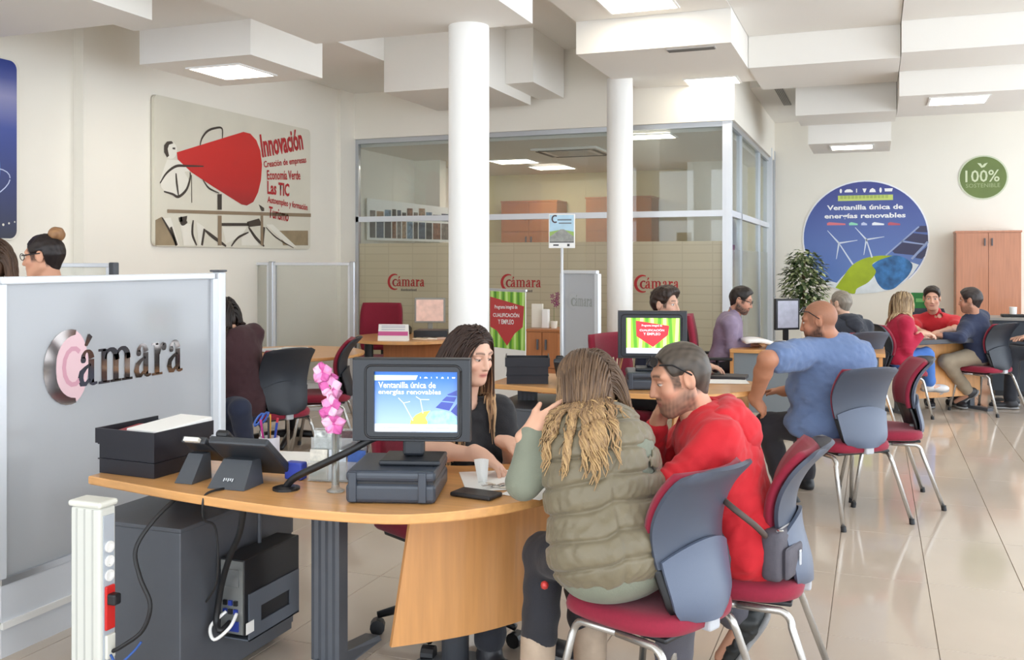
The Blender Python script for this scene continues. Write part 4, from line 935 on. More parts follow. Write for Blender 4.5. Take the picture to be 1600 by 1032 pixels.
MB().rbox(-0.05, 0.05, -0.075, 0.10, -0.012, 0.014, 0.006).xf(Matrix.Translation((0, 0.03, 0.10)) @ Matrix.Rotation(math.radians(-32), 4, 'X')).obj('body', mat('phone_dark', (52, 55, 60), 0.4), km)
MB().box(-0.03, 0.03, -0.09, -0.075, -0.01, 0.004).xf(Matrix.Translation((0, 0.03, 0.10)) @ Matrix.Rotation(math.radians(-32), 4, 'X')).obj('label_strip', PALE, km)
desk_phone((-1.74, 5.62), math.radians(10), 'grey desk telephone beside the tray stack on the second desk')

# pen pot
pt_ = G(340, 745, DT); pot = Vector((-2.12, 3.04, DT + 0.001))
pen = thing('pen_pot', 'pale pot of pens and scissors behind the near telephone', 'pen pot', pot)
MB().lathe([(0.038, 0), (0.038, 0.10), (0.034, 0.10), (0.034, 0.01)], (0, 0, 0), 20).obj('pot', mat('pot_pale', (210, 206, 214), 0.3), pen, True)
for k, cc in enumerate(((40, 70, 160), (200, 40, 60), (230, 170, 60), (40, 120, 80), (190, 60, 140), (60, 60, 66))):
    a = k * 1.05; MB().tube([(0.012 * math.cos(a), 0.012 * math.sin(a), 0.012), (0.034 * math.cos(a), 0.034 * math.sin(a), 0.155 + 0.012 * (k % 3))], 0.0045, 8).obj('pen', mat('pen_%d' % k, cc, 0.4), pen)
for s in (-1, 1): MB().tube([Vector((-0.035 + 0.018 * math.cos(q * 0.7), s * 0.016 + 0.013 * math.sin(q * 0.7), 0.165 + 0.022 * math.sin(q * 0.7 + 0.6))) for q in range(10)], 0.0045, 6).obj('scissor_handle', mat('scissor_blue', (50, 90, 170), 0.4), pen)

# stand block and customer screen
def stand_block(c, rz, label):
    t = thing('monitor_stand', label, 'monitor stand', (c[0], c[1], DT + 0.001), rz, 'dark grey monitor stands')
    SLATE = mat('slate_plastic', (58, 64, 74), 0.35, bump=0.04, bscale=300)
    MB().rbox(-0.142, 0.142, -0.14, 0.16, 0.0, 0.062, 0.014, 3).obj('lower_tray', SLATE, t)
    MB().rbox(-0.142, 0.142, -0.14, 0.16, 0.066, 0.102, 0.014, 3).obj('lid', SLATE, t)
    MB().box(-0.135, 0.135, -0.132, 0.152, 0.060, 0.068).obj('gap', BLACK, t)
    for x in (-0.12, 0.10): MB().rbox(x - 0.012, x + 0.014, -0.146, -0.13, 0.004, 0.098, 0.004).obj('rib', SLATE, t)
    return t
def screen(c, rz, z0, label, w=0.385, h=0.268, tilt=0.0, bez=0.052):
    t = thing('customer_screen', label, 'monitor', (c[0], c[1], z0), rz, 'customer screens on dark stands')
    MB().rbox(-0.10, 0.10, -0.08, 0.09, 0.0, 0.016, 0.006).obj('foot', DGREY, t)
    MB().rbox(-0.035, 0.035, -0.005, 0.035, 0.016, 0.13, 0.01).obj('neck', DGREY, t)
    Z = 0.072; m = MB(); f = Matrix.Translation((0, -0.03, Z))
    # bezel frame: four sides around the sunken screen
    outer = [(-w / 2, 0), (w / 2, 0), (w / 2, h), (-w / 2, h)]; bl = bez + 0.02
    inner = [(-w / 2 + bl, 0.03), (w / 2 - 0.042, 0.03), (w / 2 - 0.042, h - 0.042), (-w / 2 + bl, h - 0.042)]
    V = [(x, -0.012, z) for x, z in outer] + [(x, -0.020, z + 0.0) for x, z in [(p[0] * 0.985, p[1] * 0.97 + 0.003) for p in outer]] + [(x, -0.020, z) for x, z in inner] + [(x, -0.006, z) for x, z in inner] + [(x, 0.03, z) for x, z in outer]
    F = []
    for a_, b2 in ((0, 4), (4, 8), (8, 12)):
        for k in range(4): F.append((a_ + k, a_ + (k + 1) % 4, b2 + (k + 1) % 4, b2 + k))
    for k in range(4): F.append((16 + k, 16 + (k + 1) % 4, 0 + (k + 1) % 4, 0 + k))
    F += [(19, 18, 17, 16)]
    m.add(V, F); m.xf(f); m.obj('bezel', DGREY, t)
    rm = MB()
    rr = rrect(inner[0][0] - 0.028, inner[1][0] + 0.012, 0.012, h - 0.022, 0.02)
    rm.tube([f @ Vector((a_, -0.020, b2)) for a_, b2 in rr] + [f @ Vector((rr[0][0], -0.020, rr[0][1]))], 0.004, 6); rm.obj('bezel_ridge', BLACK, t, True)
    MB().rbox(-w * 0.42, w * 0.42, 0.03, 0.055, 0.02, h - 0.02, 0.01).xf(f).obj('rear_housing', DGREY, t)
    return t, f, inner
stand_block((-1.455, 2.80), math.radians(17), 'slate grey lidded stand under the near customer screen')
sc1, f1, in1 = screen((-1.415, 2.83), math.radians(17), DT + 0.104, 'near customer screen showing the blue renewable energy page')
def screen_plane(t, f, inn):
    x0, x1, z0, z1 = inn[0][0], inn[1][0], inn[0][1], inn[2][1]
    o = f @ Vector((x0, -0.0065, z0)); return Plane(o, (1, 0, 0), (0, 0, 1)), x1 - x0, z1 - z0
pS, wS1, hS1 = screen_plane(sc1, f1, in1)
EM = 0.28
def emat(name, rgb, e=EM): return mat(name, rgb, 0.3, emit=e)
flat('display', pS, [[(0, 0), (wS1, 0), (wS1, hS1), (0, hS1)]], 0.0004, grad_mat('screen_sky', (170, 196, 236), (40, 106, 196), 'Z', 0.1, 0.28, emit=EM), sc1, (0, 0, 0))
U = lambda a_, b2: (a_ * wS1, b2 * hS1)
def SZ(zx, zy): return U((zx - 78) / (1205 - 78), (935 - zy) / (935 - 105))
SW = emat('screen_white', (246, 248, 252))
flat('white_strip', pS, [[SZ(78, 935), SZ(1210, 925), SZ(1205, 830), SZ(80, 830)]], 0.0006, SW, sc1, (0, 0, 0))
flat('yellow_band', pS, [[SZ(78, 232), SZ(640, 222), SZ(665, 160), SZ(78, 160)]], 0.0006, emat('screen_yellow', (226, 240, 196)), sc1, (0, 0, 0))
flat('earth', pS, [[SZ(*q) for q in ((770, 830), (740, 720), (800, 670), (900, 640), (1000, 640), (1100, 670), (1180, 720), (1205, 830))]], 0.0006, mat('screen_earth', (150, 205, 236), 0.3, var=0.4, scale=60, emit=0.35), sc1, (0, 0, 0))
flat('leaf', pS, [[SZ(*q) for q in ((560, 830), (570, 780), (640, 700), (720, 660), (840, 640), (800, 690), (770, 740), (800, 800), (790, 830))]], 0.0007, emat('screen_lime', (206, 220, 90)), sc1, (0, 0, 0))
flat('solar_panels', pS, [[SZ(*q) for q in a_] for a_ in (((1060, 420), (1195, 360), (1195, 440), (1080, 432)), ((990, 505), (1055, 445), (1190, 455), (1160, 520)), ((905, 600), (985, 520), (1150, 535), (1090, 640)), ((1110, 650), (1195, 545), (1205, 720)))], 0.0008, emat('screen_solar', (62, 76, 160)), sc1, (0, 0, 0))
flat('turbines', pS, stroke([SZ(470, 540), SZ(600, 780)], 0.003) + stroke([SZ(700, 490), SZ(735, 680)], 0.003) + stroke([SZ(400, 470), SZ(470, 540), SZ(560, 520)], 0.003) + stroke([SZ(640, 450), SZ(700, 490), SZ(820, 490)], 0.003), 0.0008, emat('screen_turbine', (200, 216, 244)), sc1, (0, 0, 0))
a0, a1 = SZ(700, 190), SZ(1150, 190); flat('icon_row', pS, icons(a0[0], a1[0], a0[1], 0.0055), 0.0008, SW, sc1, (0, 0, 0))
for t_, q0_, q1_ in (('Ventanilla única de', (128, 335), (908, 262)), ('energías renovables', (128, 440), (978, 365))):
    a0, a1 = SZ(*q0_), SZ(*q1_); lettering('lettering', t_, pS, a0[0], a0[1], a1[0] - a0[0], (a1[1] - a0[1]) * 1.15, 0.0009, SW, sc1, (0, 0, 0), 0.012)
flat('partner_marks', pS, [disc(*SZ(210, 882), 0.004, 0.004, 10)] + [[SZ(x0, 890), SZ(x1, 890), SZ(x1, 870), SZ(x0, 870)] for x0, x1 in ((245, 420), (455, 560), (620, 680), (740, 870), (910, 1090))], 0.0008, emat('screen_grey', (170, 180, 190), 0.4), sc1, (0, 0, 0))
# second screen: green stems and a red shape
stand_block((-1.265, 5.69), math.radians(16), 'slate grey lidded stand under the second customer screen')
sc2, f2, in2 = screen((-1.255, 5.71), math.radians(14), DT + 0.104, 'second customer screen showing a red shape on green stems', w=0.41, h=0.285, bez=0.03)
def bamboo(pl, w, h, t, h0, emit, tagn, zero):
    gm = lambda n, c: mat(n + tagn, c, 0.4, emit=emit)
    flat('green_ground', pl, [[(0, 0), (w, 0), (w, h), (0, h)]], h0, gm('stem_green', (140, 200, 60)), t, zero)
    st = []; st2 = []
    for k in range(9):
        x = w * (k + 0.5) / 9; d = w * 0.02 * math.sin(k * 2.1)
        (st if k % 2 else st2).append([(x - w * 0.035 + d, 0), (x + w * 0.03 + d, 0), (x + w * 0.03 - d, h), (x - w * 0.035 - d, h)])
    flat('dark_stems', pl, st, h0 + 0.0004, gm('stem_dark', (84, 150, 40)), t, zero); flat('pale_stems', pl, st2, h0 + 0.0004, gm('stem_pale', (200, 236, 140)), t, zero)
    return gm
pT, wT, hT = screen_plane(sc2, f2, in2)
gm = bamboo(pT, wT, hT, sc2, 0.0004, 0.8, '_screen', (0, 0, 0))
flat('red_shape', pT, [[(wT * 0.18, hT * 0.92), (wT * 0.80, hT * 0.78), (wT * 0.78, hT * 0.52), (wT * 0.5, hT * 0.18), (wT * 0.19, hT * 0.48)]], 0.001, gm('shape_red', (206, 44, 54)), sc2, (0, 0, 0))
flat('white_strip', pT, [[(0, 0), (wT, 0), (wT, hT * 0.15), (0, hT * 0.15)]], 0.0012, SW, sc2, (0, 0, 0))
for k, (t_, y, w_) in enumerate((('Programa integral de', 0.74, 0.38), ('CUALIFICACIÓN', 0.62, 0.46), ('Y EMPLEO', 0.51, 0.32))):
    lettering('lettering', t_, pT, wT * (0.48 - w_ / 2), hT * y, wT * w_, hT * 0.075, 0.0014, SW, sc2, (0, 0, 0), 0.02)

# arm cable from the screen to the grommet
o = MB().lathe([(0.045, 0.0), (0.045, 0.008), (0.03, 0.012)], (-1.83, 2.72, DT), 20).obj('cable_grommet', BLACK); tag(o, 'round black cable grommet let into the near desk', 'grommet')
cable('screen_cable', [(-1.83, 2.72, DT + 0.01), (-1.79, 2.715, DT + 0.045), (-1.70, 2.72, DT + 0.09), (-1.60, 2.735, DT + 0.14), (-1.52, 2.775, DT + 0.185), (-1.45, 2.81, DT + 0.19)], 0.012, 'thick black cable arching from the grommet to the near screen')

# orchid in a glass vase
vs_ = Vector((-1.66, 2.75, DT + 0.001))
va = thing('orchid_vase', 'pink orchid stem in a slim clear glass on the near desk', 'flower vase', vs_)
GLASSV = mat_mixclear('vase_glass', (210, 214, 214), 0.80, rough=0.02, translucent=0.5, gloss=0.06)
MB().lathe([(0.028, 0.0), (0.030, 0.004), (0.014, 0.012), (0.013, 0.02), (0.013, 0.215), (0.0105, 0.215), (0.0105, 0.022)], (0, 0, 0), 20).obj('glass', GLASSV, va, True)
stem = MB().tube(catmull([(0, 0, 0.02), (0.0, 0, 0.2), (-0.005, -0.005, 0.30), (-0.03, -0.01, 0.39)], 6), 0.0028, 6).obj('stem', mat('stem_green_plant', (96, 110, 60), 0.5), va)
PINK = [mat('petal_pink', (232, 150, 196), 0.6), mat('petal_deep', (206, 96, 164), 0.6), mat('petal_pale', (240, 190, 216), 0.6)]
random.seed(3)
for k in range(7):
    s = k / 6; base = Vector((-0.03 + 0.03 * s + random.uniform(-0.02, 0.02), random.uniform(-0.02, 0.02) - 0.01, 0.395 - 0.165 * s))
    az = random.uniform(-2.2, 0.2) if k % 2 else random.uniform(-1.9, -0.9)
    Mf = Matrix.Translation(base) @ Matrix.Rotation(az + math.pi / 2, 4, 'Z') @ Matrix.Rotation(random.uniform(-0.3, 0.3), 4, 'X')
    fl = MB().lathe([(0.003, 0), (0.006, 0.006), (0.002, 0.012)], (0, 0, 0), 8).xf(Mf @ Matrix.Rotation(math.pi / 2, 4, 'X')).obj('bloom', PINK[1], va)
    for p in range(5):
        a = p * 2 * math.pi / 5 + 0.3; L = random.uniform(0.032, 0.044)
        def pet(u, v, a=a, L=L):
            r = L * u; wdt = 0.021 * math.sin(math.pi * min(1, u * 0.93 + 0.05)) * (2 * v - 1)
            return Mf @ Vector((r * math.cos(a) - wdt * math.sin(a), -0.006 - 0.012 * math.sin(u * 2.6) + 0.35 * abs(wdt) + 0.004 * math.sin(v * 11 + a * 3) * u, r * math.sin(a) + wdt * math.cos(a)))
        MB().grid(pet, 6, 8, 0.001).obj('petal', PINK[(k + p) % 3], fl, True)

# leaflet holder with leaflets
lh = thing('leaflet_holder', 'clear acrylic leaflet holder beside the orchid vase', 'leaflet holder', (-1.735, 2.885, DT + 0.001), math.radians(12))
ACR = mat_mixclear('acrylic', (226, 230, 232), 0.72, rough=0.03, translucent=0.5, gloss=0.08)
for z, y in ((0.0, 0.0), (0.075, 0.035)):
    MB().box(-0.10, 0.10, y - 0.018, y - 0.015, z, z + 0.07).obj('front_sheet', ACR, lh)
MB().box(-0.10, 0.10, 0.055, 0.058, 0.0, 0.17).obj('back_sheet', ACR, lh); MB().box(-0.10, 0.10, -0.018, 0.058, 0.0, 0.003).obj('base', ACR, lh)
for k, (x, cc) in enumerate(((-0.068, (226, 220, 206)), (0.0, (210, 216, 224)), (0.068, (52, 92, 170)))):
    o = MB().box(-0.031, 0.031, -0.004, 0.004, 0.003, 0.105).xf(Matrix.Translation(lh.location) @ Matrix.Rotation(math.radians(12), 4, 'Z') @ Matrix.Translation((x, 0.0, 0.0)) @ Matrix.Rotation(-0.08, 4, 'X')).obj('leaflet', mat('leaflet_%d' % k, cc, 0.5, var=0.25, scale=40)); tag(o, ['cream leaflet in the lower tier of the holder', 'pale leaflet in the middle of the lower tier', 'blue leaflet in the lower tier nearest the vase'][k], 'leaflet', 'leaflets in the acrylic holder')
for k, (x, cc) in enumerate(((-0.05, (206, 208, 204)), (0.05, (90, 60, 60)))):
    o = MB().box(-0.046, 0.046, -0.004, 0.004, 0.08, 0.165).xf(Matrix.Translation(lh.location) @ Matrix.Rotation(math.radians(12), 4, 'Z') @ Matrix.Translation((x, 0.04, 0.0))).obj('leaflet', mat('leaflet_u%d' % k, cc, 0.5, var=0.5, scale=60)); tag(o, ['grey illustrated leaflet in the upper tier', 'dark red and white leaflet in the upper tier'][k], 'leaflet', 'leaflets in the acrylic holder')
o = MB().rbox(-0.15, 0.10, -0.10, 0.10, 0.0, 0.03, 0.003).xf(Matrix.Translation((-1.98, 3.06, DT + 0.001)) @ Matrix.Rotation(0.2, 4, 'Z')).obj('paper_stack', PAPER); tag(o, 'flat white paper stack behind the near telephone', 'paper')
o = MB().rbox(-0.035, 0.035, -0.02, 0.02, 0.0, 0.06, 0.006).xf(Matrix.Translation((-1.885, 2.86, DT + 0.001))).obj('blue_carton', mat('carton_blue', (52, 70, 170), 0.45)); tag(o, 'small blue carton between telephone and leaflet holder', 'box')

# client side of the desk
o = MB().rbox(-0.075, 0.075, -0.042, 0.042, 0.0, 0.014, 0.005).xf(Matrix.Translation(G(744, 776, DT) + Vector((0, 0, 0.001))) @ Matrix.Rotation(math.radians(-8), 4, 'Z')).obj('phone_wallet', mat('wallet_black', (30, 26, 26), 0.5)); tag(o, 'black phone wallet lying at the edge of the near desk', 'phone case')
def sheet(c, w, d, rz, label, z=DT):
    m = MB(); m.grid(lambda u, v: Vector(((u - 0.5) * w, (v - 0.5) * d, 0.0015 + 0.003 * u * u * v)), 6, 6, 0.0006); m.xf(Matrix.Translation((c[0], c[1], z + 0.001)) @ Matrix.Rotation(rz, 4, 'Z'))
    return tag(m.obj('paper_sheet', PAPER), label, 'paper')
q = G(770, 752, DT); sheet(q, 0.21, 0.29, 0.5, 'white form lying in front of the dark-haired woman')
q = G(838, 768, DT); sheet(q, 0.15, 0.21, -0.2, 'white sheet under the elbow of the woman in the vest')
q = P(752, 728, 3.22); m = MB(); m.grid(lambda u, v: Vector(((u - 0.5) * (0.05 - 0.02 * v), 0.02 * math.sin(u * 3) + 0.05 * v, 0.09 * (1 - v) + 0.003)), 6, 6, 0.0008); m.xf(Matrix.Translation((q.x, q.y, DT)) @ Matrix.Rotation(0.3, 4, 'Z')); tag(m.obj('folded_paper', PAPER), 'small folded white paper standing up on the near desk', 'paper')
ky = thing('keys', 'small bunch of keys with pale tags on the near desk', 'keys', G(775, 764, DT) + Vector((0, 0, 0.002)))
MB().tube([(0.015 * math.cos(a * 0.6), 0.015 * math.sin(a * 0.6), 0.006) for a in range(12)], 0.0015, 6).obj('ring', CHROME, ky)
for k in range(4): MB().rbox(0.01, 0.05, -0.007, 0.007, 0.002 + 0.003 * k, 0.005 + 0.003 * k, 0.001).xf(Matrix.Rotation(k * 1.3, 4, 'Z')).obj('key', CHROME if k % 2 else mat('key_tag', (214, 206, 190), 0.4), ky)

# ------------------------------------------------------------------ second desk items
q = G(1130, 597, DT); sheet(q, 0.30, 0.21, 0.25, 'white sheets spread on the second desk before the blue t-shirt', DT)
q = G(1085, 592, DT)
o = MB().rbox(-0.10, 0.12, -0.09, 0.09, 0, 0.02, 0.003).xf(Matrix.Translation((q.x + 0.2, q.y + 0.1, DT + 0.001))).obj('dark_folder', mat('folder_dark', (40, 36, 40), 0.5)); tag(o, 'dark folder on the second desk beyond the red hood', 'folder')
pq_ = thing('pen_cup', 'dark red pen cup full of pencils beside the second screen stand', 'pen pot', (-1.475, 5.68, DT + 0.001))
MB().lathe([(0.04, 0), (0.04, 0.09), (0.036, 0.09), (0.036, 0.01)], (0, 0, 0), 18).obj('cup', mat('cup_red', (110, 24, 48), 0.4), pq_, True)
for k in range(6): a = k * 1.05; MB().tube([(0.01 * math.cos(a), 0.01 * math.sin(a), 0.012), (0.045 * math.cos(a), 0.045 * math.sin(a), 0.17)], 0.0045, 6).obj('pencil', mat('pencil_%d' % (k % 3), ((190, 140, 90), (150, 110, 80), (220, 200, 170))[k % 3], 0.5), pq_)

# ------------------------------------------------------------------ third desk with the bearded man
q = G(1140, 546, DT); T3 = Vector((q.x, q.y, 0))
t3 = thing('side_desk', 'beech desk with a grey panel in front of the bearded man', 'desk', T3)
MB().rbox(0.0, 1.25, 0.0, 0.75, DT - 0.03, DT, 0.004).obj('desk_top', BEECH, t3); MB().box(0.0, 0.03, 0.02, 0.73, 0, DT - 0.03).obj('side_panel', BEECH_V, t3); MB().box(1.2, 1.23, 0.02, 0.73, 0, DT - 0.03).obj('side_panel', BEECH_V, t3)
MB().box(0.03, 1.2, 0.04, 0.06, 0.2, DT - 0.03).obj('front_panel', mat('panel_grey', (128, 136, 142), 0.5), t3)
bk_ = thing('open_book', 'thick open white binder lying on the bearded man\'s desk', 'book', T3 + Vector((0.30, 0.25, DT + 0.001)), math.radians(18))
for s in (-1, 1):
    MB().grid(lambda u, v: Vector((s * 0.22 * u, (v - 0.5) * 0.30, 0.035 + 0.02 * math.sin(u * 2.6))), 6, 3, 0.03).obj('page_block', PAPER, bk_, True)
MB().box(0.05, 0.15, -0.02, 0.06, 0.056, 0.0575).obj('printed_picture', mat('print_dark', (70, 68, 70), 0.6, var=0.5, scale=60), bk_)
def plain_monitor(c, rz, label, z=DT, w=0.36, h=0.30, scr=(150, 152, 166), frame=BLACK):
    t = thing('desk_monitor', label, 'monitor', (c[0], c[1], z + 0.001), rz)
    MB().rbox(-0.1, 0.1, -0.07, 0.07, 0, 0.014, 0.005).obj('foot', frame, t); MB().rbox(-0.025, 0.025, 0.0, 0.03, 0.014, 0.2, 0.006).obj('neck', frame, t)
    MB().rbox(-w / 2, w / 2, -0.02, 0.015, 0.12, 0.12 + h, 0.006).obj('housing', frame, t)
    MB().box(-w / 2 + 0.02, w / 2 - 0.02, -0.0225, -0.02, 0.14, 0.10 + h).obj('display', mat('screen_%s' % label[:8], scr, 0.3, var=0.2, scale=15, emit=0.25), t)
    return t
q = P(1229, 500, 8.9); plain_monitor((q.x, q.y), math.radians(40), 'dark monitor with a pale display under the tall plant', w=0.26, h=0.29)
o = MB().rbox(-0.06, 0.06, -0.05, 0.05, 0, 0.05, 0.01).xf(Matrix.Translation(T3 + Vector((0.52, 0.55, DT + 0.001)))).obj('tape_dispenser', BLACK); tag(o, 'small black desk gadget below the dark monitor', 'desk gadget')
o = MB().lathe([(0.05, 0), (0.055, 0.13), (0.05, 0.13), (0.046, 0.01)], T3 + Vector((0.62, 0.38, DT + 0.001)), 20).obj('white_cup', mat('cup_cream', (232, 230, 216), 0.4)); tag(o, 'pale cup standing on the bearded man\'s desk', 'cup')

# tall plant by the far wall
pq2 = P(1257, 560, 12.0); plant = thing('potted_fig', 'leafy green potted fig tree by the far wall beside the glass office', 'plant', (pq2.x, pq2.y, 0))
MB().lathe([(0.16, 0), (0.2, 0.36), (0.18, 0.36), (0.17, 0.3)], (0, 0, 0), 24).obj('pot', mat('pot_brown', (110, 80, 60), 0.6), plant, True)
MB().lathe([(0.17, 0.29), (0.02, 0.31)], (0, 0, 0), 20).obj('soil', mat('soil', (50, 38, 30), 0.9), plant)
MB().tube(catmull([(0, 0, 0.3), (0.02, 0.01, 0.7), (-0.01, 0, 1.1), (0.0, 0, 1.5)], 4), [0.018] * 12 + [0.008], 8).obj('trunk', mat('bark', (96, 76, 54), 0.8), plant)
random.seed(5); lv = [MB() for _ in range(3)]
for k in range(1100):
    a = random.uniform(0, 6.28); zz = random.uniform(-1, 1); r = 0.235 * math.sqrt(max(0.0, 1 - (zz * 0.95) ** 2)) * random.uniform(0.35, 1.18)
    c_ = Vector((r * math.cos(a), r * math.sin(a), 1.24 + 0.36 * zz + random.uniform(-0.06, 0.06))); n_ = (Vector((math.cos(a), math.sin(a), random.uniform(-0.9, 0.5)))).normalized()
    s_ = n_.cross(Vector((0, 0, 1))).normalized() * 0.026; l_ = n_ * random.uniform(0.06, 0.10)
    lv[k % 3].add([c_, c_ + l_ * 0.5 + s_, c_ + l_ + Vector((0, 0, -0.015)), c_ + l_ * 0.5 - s_], [(0, 1, 2, 3)])
for k, cc in enumerate(((54, 74, 42), (84, 100, 58), (168, 176, 130))):
    o = lv[k].obj('leaves', mat('leaf_%d' % k, cc, 0.5), plant); o['kind'] = 'stuff'

# ------------------------------------------------------------------ back group table
q0 = P(1428, 533, 9.15); q1 = P(1545, 533, 9.5)
tb_ = thing('meeting_desk', 'black-edged desk between the three people by the far wall', 'desk', (q0.x, q0.y, 0), math.atan2(q1.y - q0.y, q1.x - q0.x))
MB().rbox(-0.02, 1.15, 0.0, 0.62, DT - 0.045, DT, 0.006).obj('desk_top', mat('dark_edge', (50, 50, 56), 0.35), tb_)
MB().box(0.05, 1.08, 0.22, 0.24, 0.14, DT - 0.045).obj('front_panel', BEECH_V, tb_)
for x in (0.1, 1.03): MB().box(x - 0.03, x + 0.03, 0.27, 0.33, 0.02, DT - 0.045).obj('leg', GREY, tb_); MB().box(x - 0.035, x + 0.035, 0.05, 0.58, 0, 0.03).obj('foot', GREY, tb_)
Mt = Matrix.Translation((q0.x, q0.y, 0)) @ Matrix.Rotation(math.atan2(q1.y - q0.y, q1.x - q0.x), 4, 'Z')
MTAB = Mt
sheet(Mt @ Vector((0.38, 0.22, 0)), 0.30, 0.21, 0.3, 'white papers on the black-edged desk of the far group')
q = P(1590, 497, 10.6)
sd = thing('side_counter', 'dark side counter with small objects at the right edge', 'counter', (q.x, q.y, 0))
MB().box(-0.25, 1.0, 0.0, 0.5, 0.06, 0.84).obj('body', mat('counter_dark', (48, 56, 66), 0.5), sd); MB().box(-0.28, 1.02, -0.02, 0.52, 0.84, 0.87).obj('top_board', mat('counter_top', (150, 146, 140), 0.4), sd); MB().box(-0.22, 0.98, 0.03, 0.5, 0, 0.06).obj('plinth', BLACK, sd)
o = MB().rbox(-0.12, 0.12, -0.08, 0.08, 0, 0.03, 0.008).xf(Matrix.Translation((q.x - 0.02, q.y + 0.2, 0.871))).obj('black_tray', BLACK); tag(o, 'low black tray on the side counter at the right edge', 'tray')
o = MB().lathe([(0.035, 0), (0.04, 0.08), (0.036, 0.08), (0.032, 0.006)], (q.x - 0.02, q.y + 0.2, 0.902), 16).obj('white_cup', PAPER); tag(o, 'white cup standing on the low black tray', 'cup')

# ------------------------------------------------------------------ left meeting corner
q = P(455, 540, 8.0)
lt = thing('left_table', 'pale beech meeting table behind the frosted partition', 'table', (q.x, q.y, 0))
MB().lathe([(0.60, DT - 0.025), (0.605, DT - 0.02), (0.605, DT - 0.004), (0.60, DT)], (0, 0, 0), 48).xf(Matrix.Scale(1.0, 4)).obj('table_top', BEECH, lt)
MB().lathe([(0.05, 0.05), (0.05, DT - 0.025)], (0, 0, 0), 18).obj('pillar', BLACK, lt, True)
for k in range(4): a = k * math.pi / 2 + 0.4; MB().tube([(0, 0, 0.07), (0.22 * math.cos(a), 0.22 * math.sin(a), 0.05), (0.42 * math.cos(a), 0.42 * math.sin(a), 0.02)], [0.035, 0.028, 0.018], 8).obj('base_arm', BLACK, lt, True)
for k in range(4):
    w = 0.21; d = 0.3; o = MB().rbox(-w / 2, w / 2, -d / 2, d / 2, 0, 0.006, 0.001).xf(Matrix.Translation((q.x - 0.28 + 0.10 * k, q.y + 0.10 - 0.08 * (k % 2), DT + 0.001 + 0.006 * k)) @ Matrix.Rotation(0.4 * k - 0.6, 4, 'Z')).obj('magazine', mat('magazine_%d' % k, ((226, 226, 224), (206, 212, 222), (236, 234, 228), (200, 206, 216))[k], 0.4, var=0.12, scale=20)); tag(o, ['pale magazine at the bottom of the pile on the left table', 'bluish magazine second in the pile on the left table', 'white magazine third in the pile on the left table', 'grey-blue magazine on top of the pile on the left table'][k], 'magazine', 'magazines on the left table')
q = P(345, 600, 7.4)
wc = thing('wooden_cabinet', 'brown wooden side cabinet behind the woman in the maroon jumper', 'cabinet', (q.x - 0.25, q.y, 0), math.radians(0))
MB().box(-0.3, 0.3, -0.2, 0.2, 0.05, 0.72).obj('body', CHERRY, wc); MB().box(-0.28, 0.28, -0.18, 0.18, 0, 0.05).obj('plinth', BLACK, wc); MB().box(-0.31, 0.31, -0.21, 0.21, 0.72, 0.745).obj('top_board', CHERRY, wc); MB().box(-0.29, 0.29, -0.21, -0.2, 0.07, 0.70).obj('door', CHERRY, wc)

# ------------------------------------------------------------------ round table by the glass office
q = P(640, 526, 9.6)
rt = thing('round_table', 'round wooden table with signs in front of the glass office', 'table', (q.x, q.y, 0))
MB().lathe([(0.60, DT - 0.03), (0.605, DT - 0.026), (0.605, DT - 0.004), (0.60, DT)], (0, 0, 0), 48).obj('table_top', BEECH, rt)
MB().rbox(-0.22, 0.5, -0.15, 0.15, 0.05, DT - 0.03, 0.01).obj('cabinet_base', CHERRY, rt); MB().lathe([(0.045, 0), (0.045, DT - 0.03)], (-0.35, -0.2, 0), 16).obj('leg', BLACK, rt)
tp = P(615, 524, 9.15); ts = thing('table_sign', 'white tent sign with a magenta band on the round table', 'table sign', (tp.x, tp.y, DT + 0.001), math.radians(14))
MB().add([(-0.145, -0.04, 0), (0.145, -0.04, 0), (0.145, 0.0, 0.155), (-0.145, 0.0, 0.155), (-0.145, 0.04, 0), (0.145, 0.04, 0)], [(0, 1, 2, 3), (5, 4, 3, 2), (0, 3, 4), (1, 5, 2)]).obj('card', PAPER, ts)
plx = Plane((-0.145, -0.0405, 0.0), (1, 0, 0), (0, 0.04, 0.155))
flat('magenta_band', plx, [[(0, 0.05), (0.29, 0.05), (0.29, 0.09), (0, 0.09)]], 0.001, mat('magenta', (206, 90, 150), 0.5), ts, (0, 0, 0))
flat('print_rows', plx, [[(0.03, z), (0.26, z), (0.26, z + 0.008), (0.03, z + 0.008)] for z in (0.105, 0.125, 0.14)], 0.001, mat('print_pale', (190, 190, 204), 0.5), ts, (0, 0, 0))
q = P(672, 490, 9.9); plain_monitor((q.x, q.y), math.radians(18), 'pale-framed monitor with a table on its display by the glass office', w=0.32, h=0.26, scr=(206, 170, 156), frame=mat('monitor_grey', (150, 148, 140), 0.4))
q = P(628, 512, 9.95); o = MB().rbox(-0.09, 0.09, -0.09, 0.09, 0, 0.09, 0.02).xf(Matrix.Translation((q.x, q.y, DT + 0.001)) @ Matrix.Rotation(0.3, 4, 'Z') @ Matrix.Rotation(-0.2, 4, 'X')).obj('dark_telephone', BLACK); tag(o, 'black telephone on the round table behind the tent sign', 'telephone')
q = P(676, 512, 9.55); o = MB().rbox(-0.17, 0.17, -0.12, 0.12, 0, 0.075, 0.012).xf(Matrix.Translation((q.x, q.y, DT + 0.001)) @ Matrix.Rotation(0.25, 4, 'Z')).obj('black_printer', DGREY); tag(o, 'low black printer on the round table below the pale monitor', 'printer')
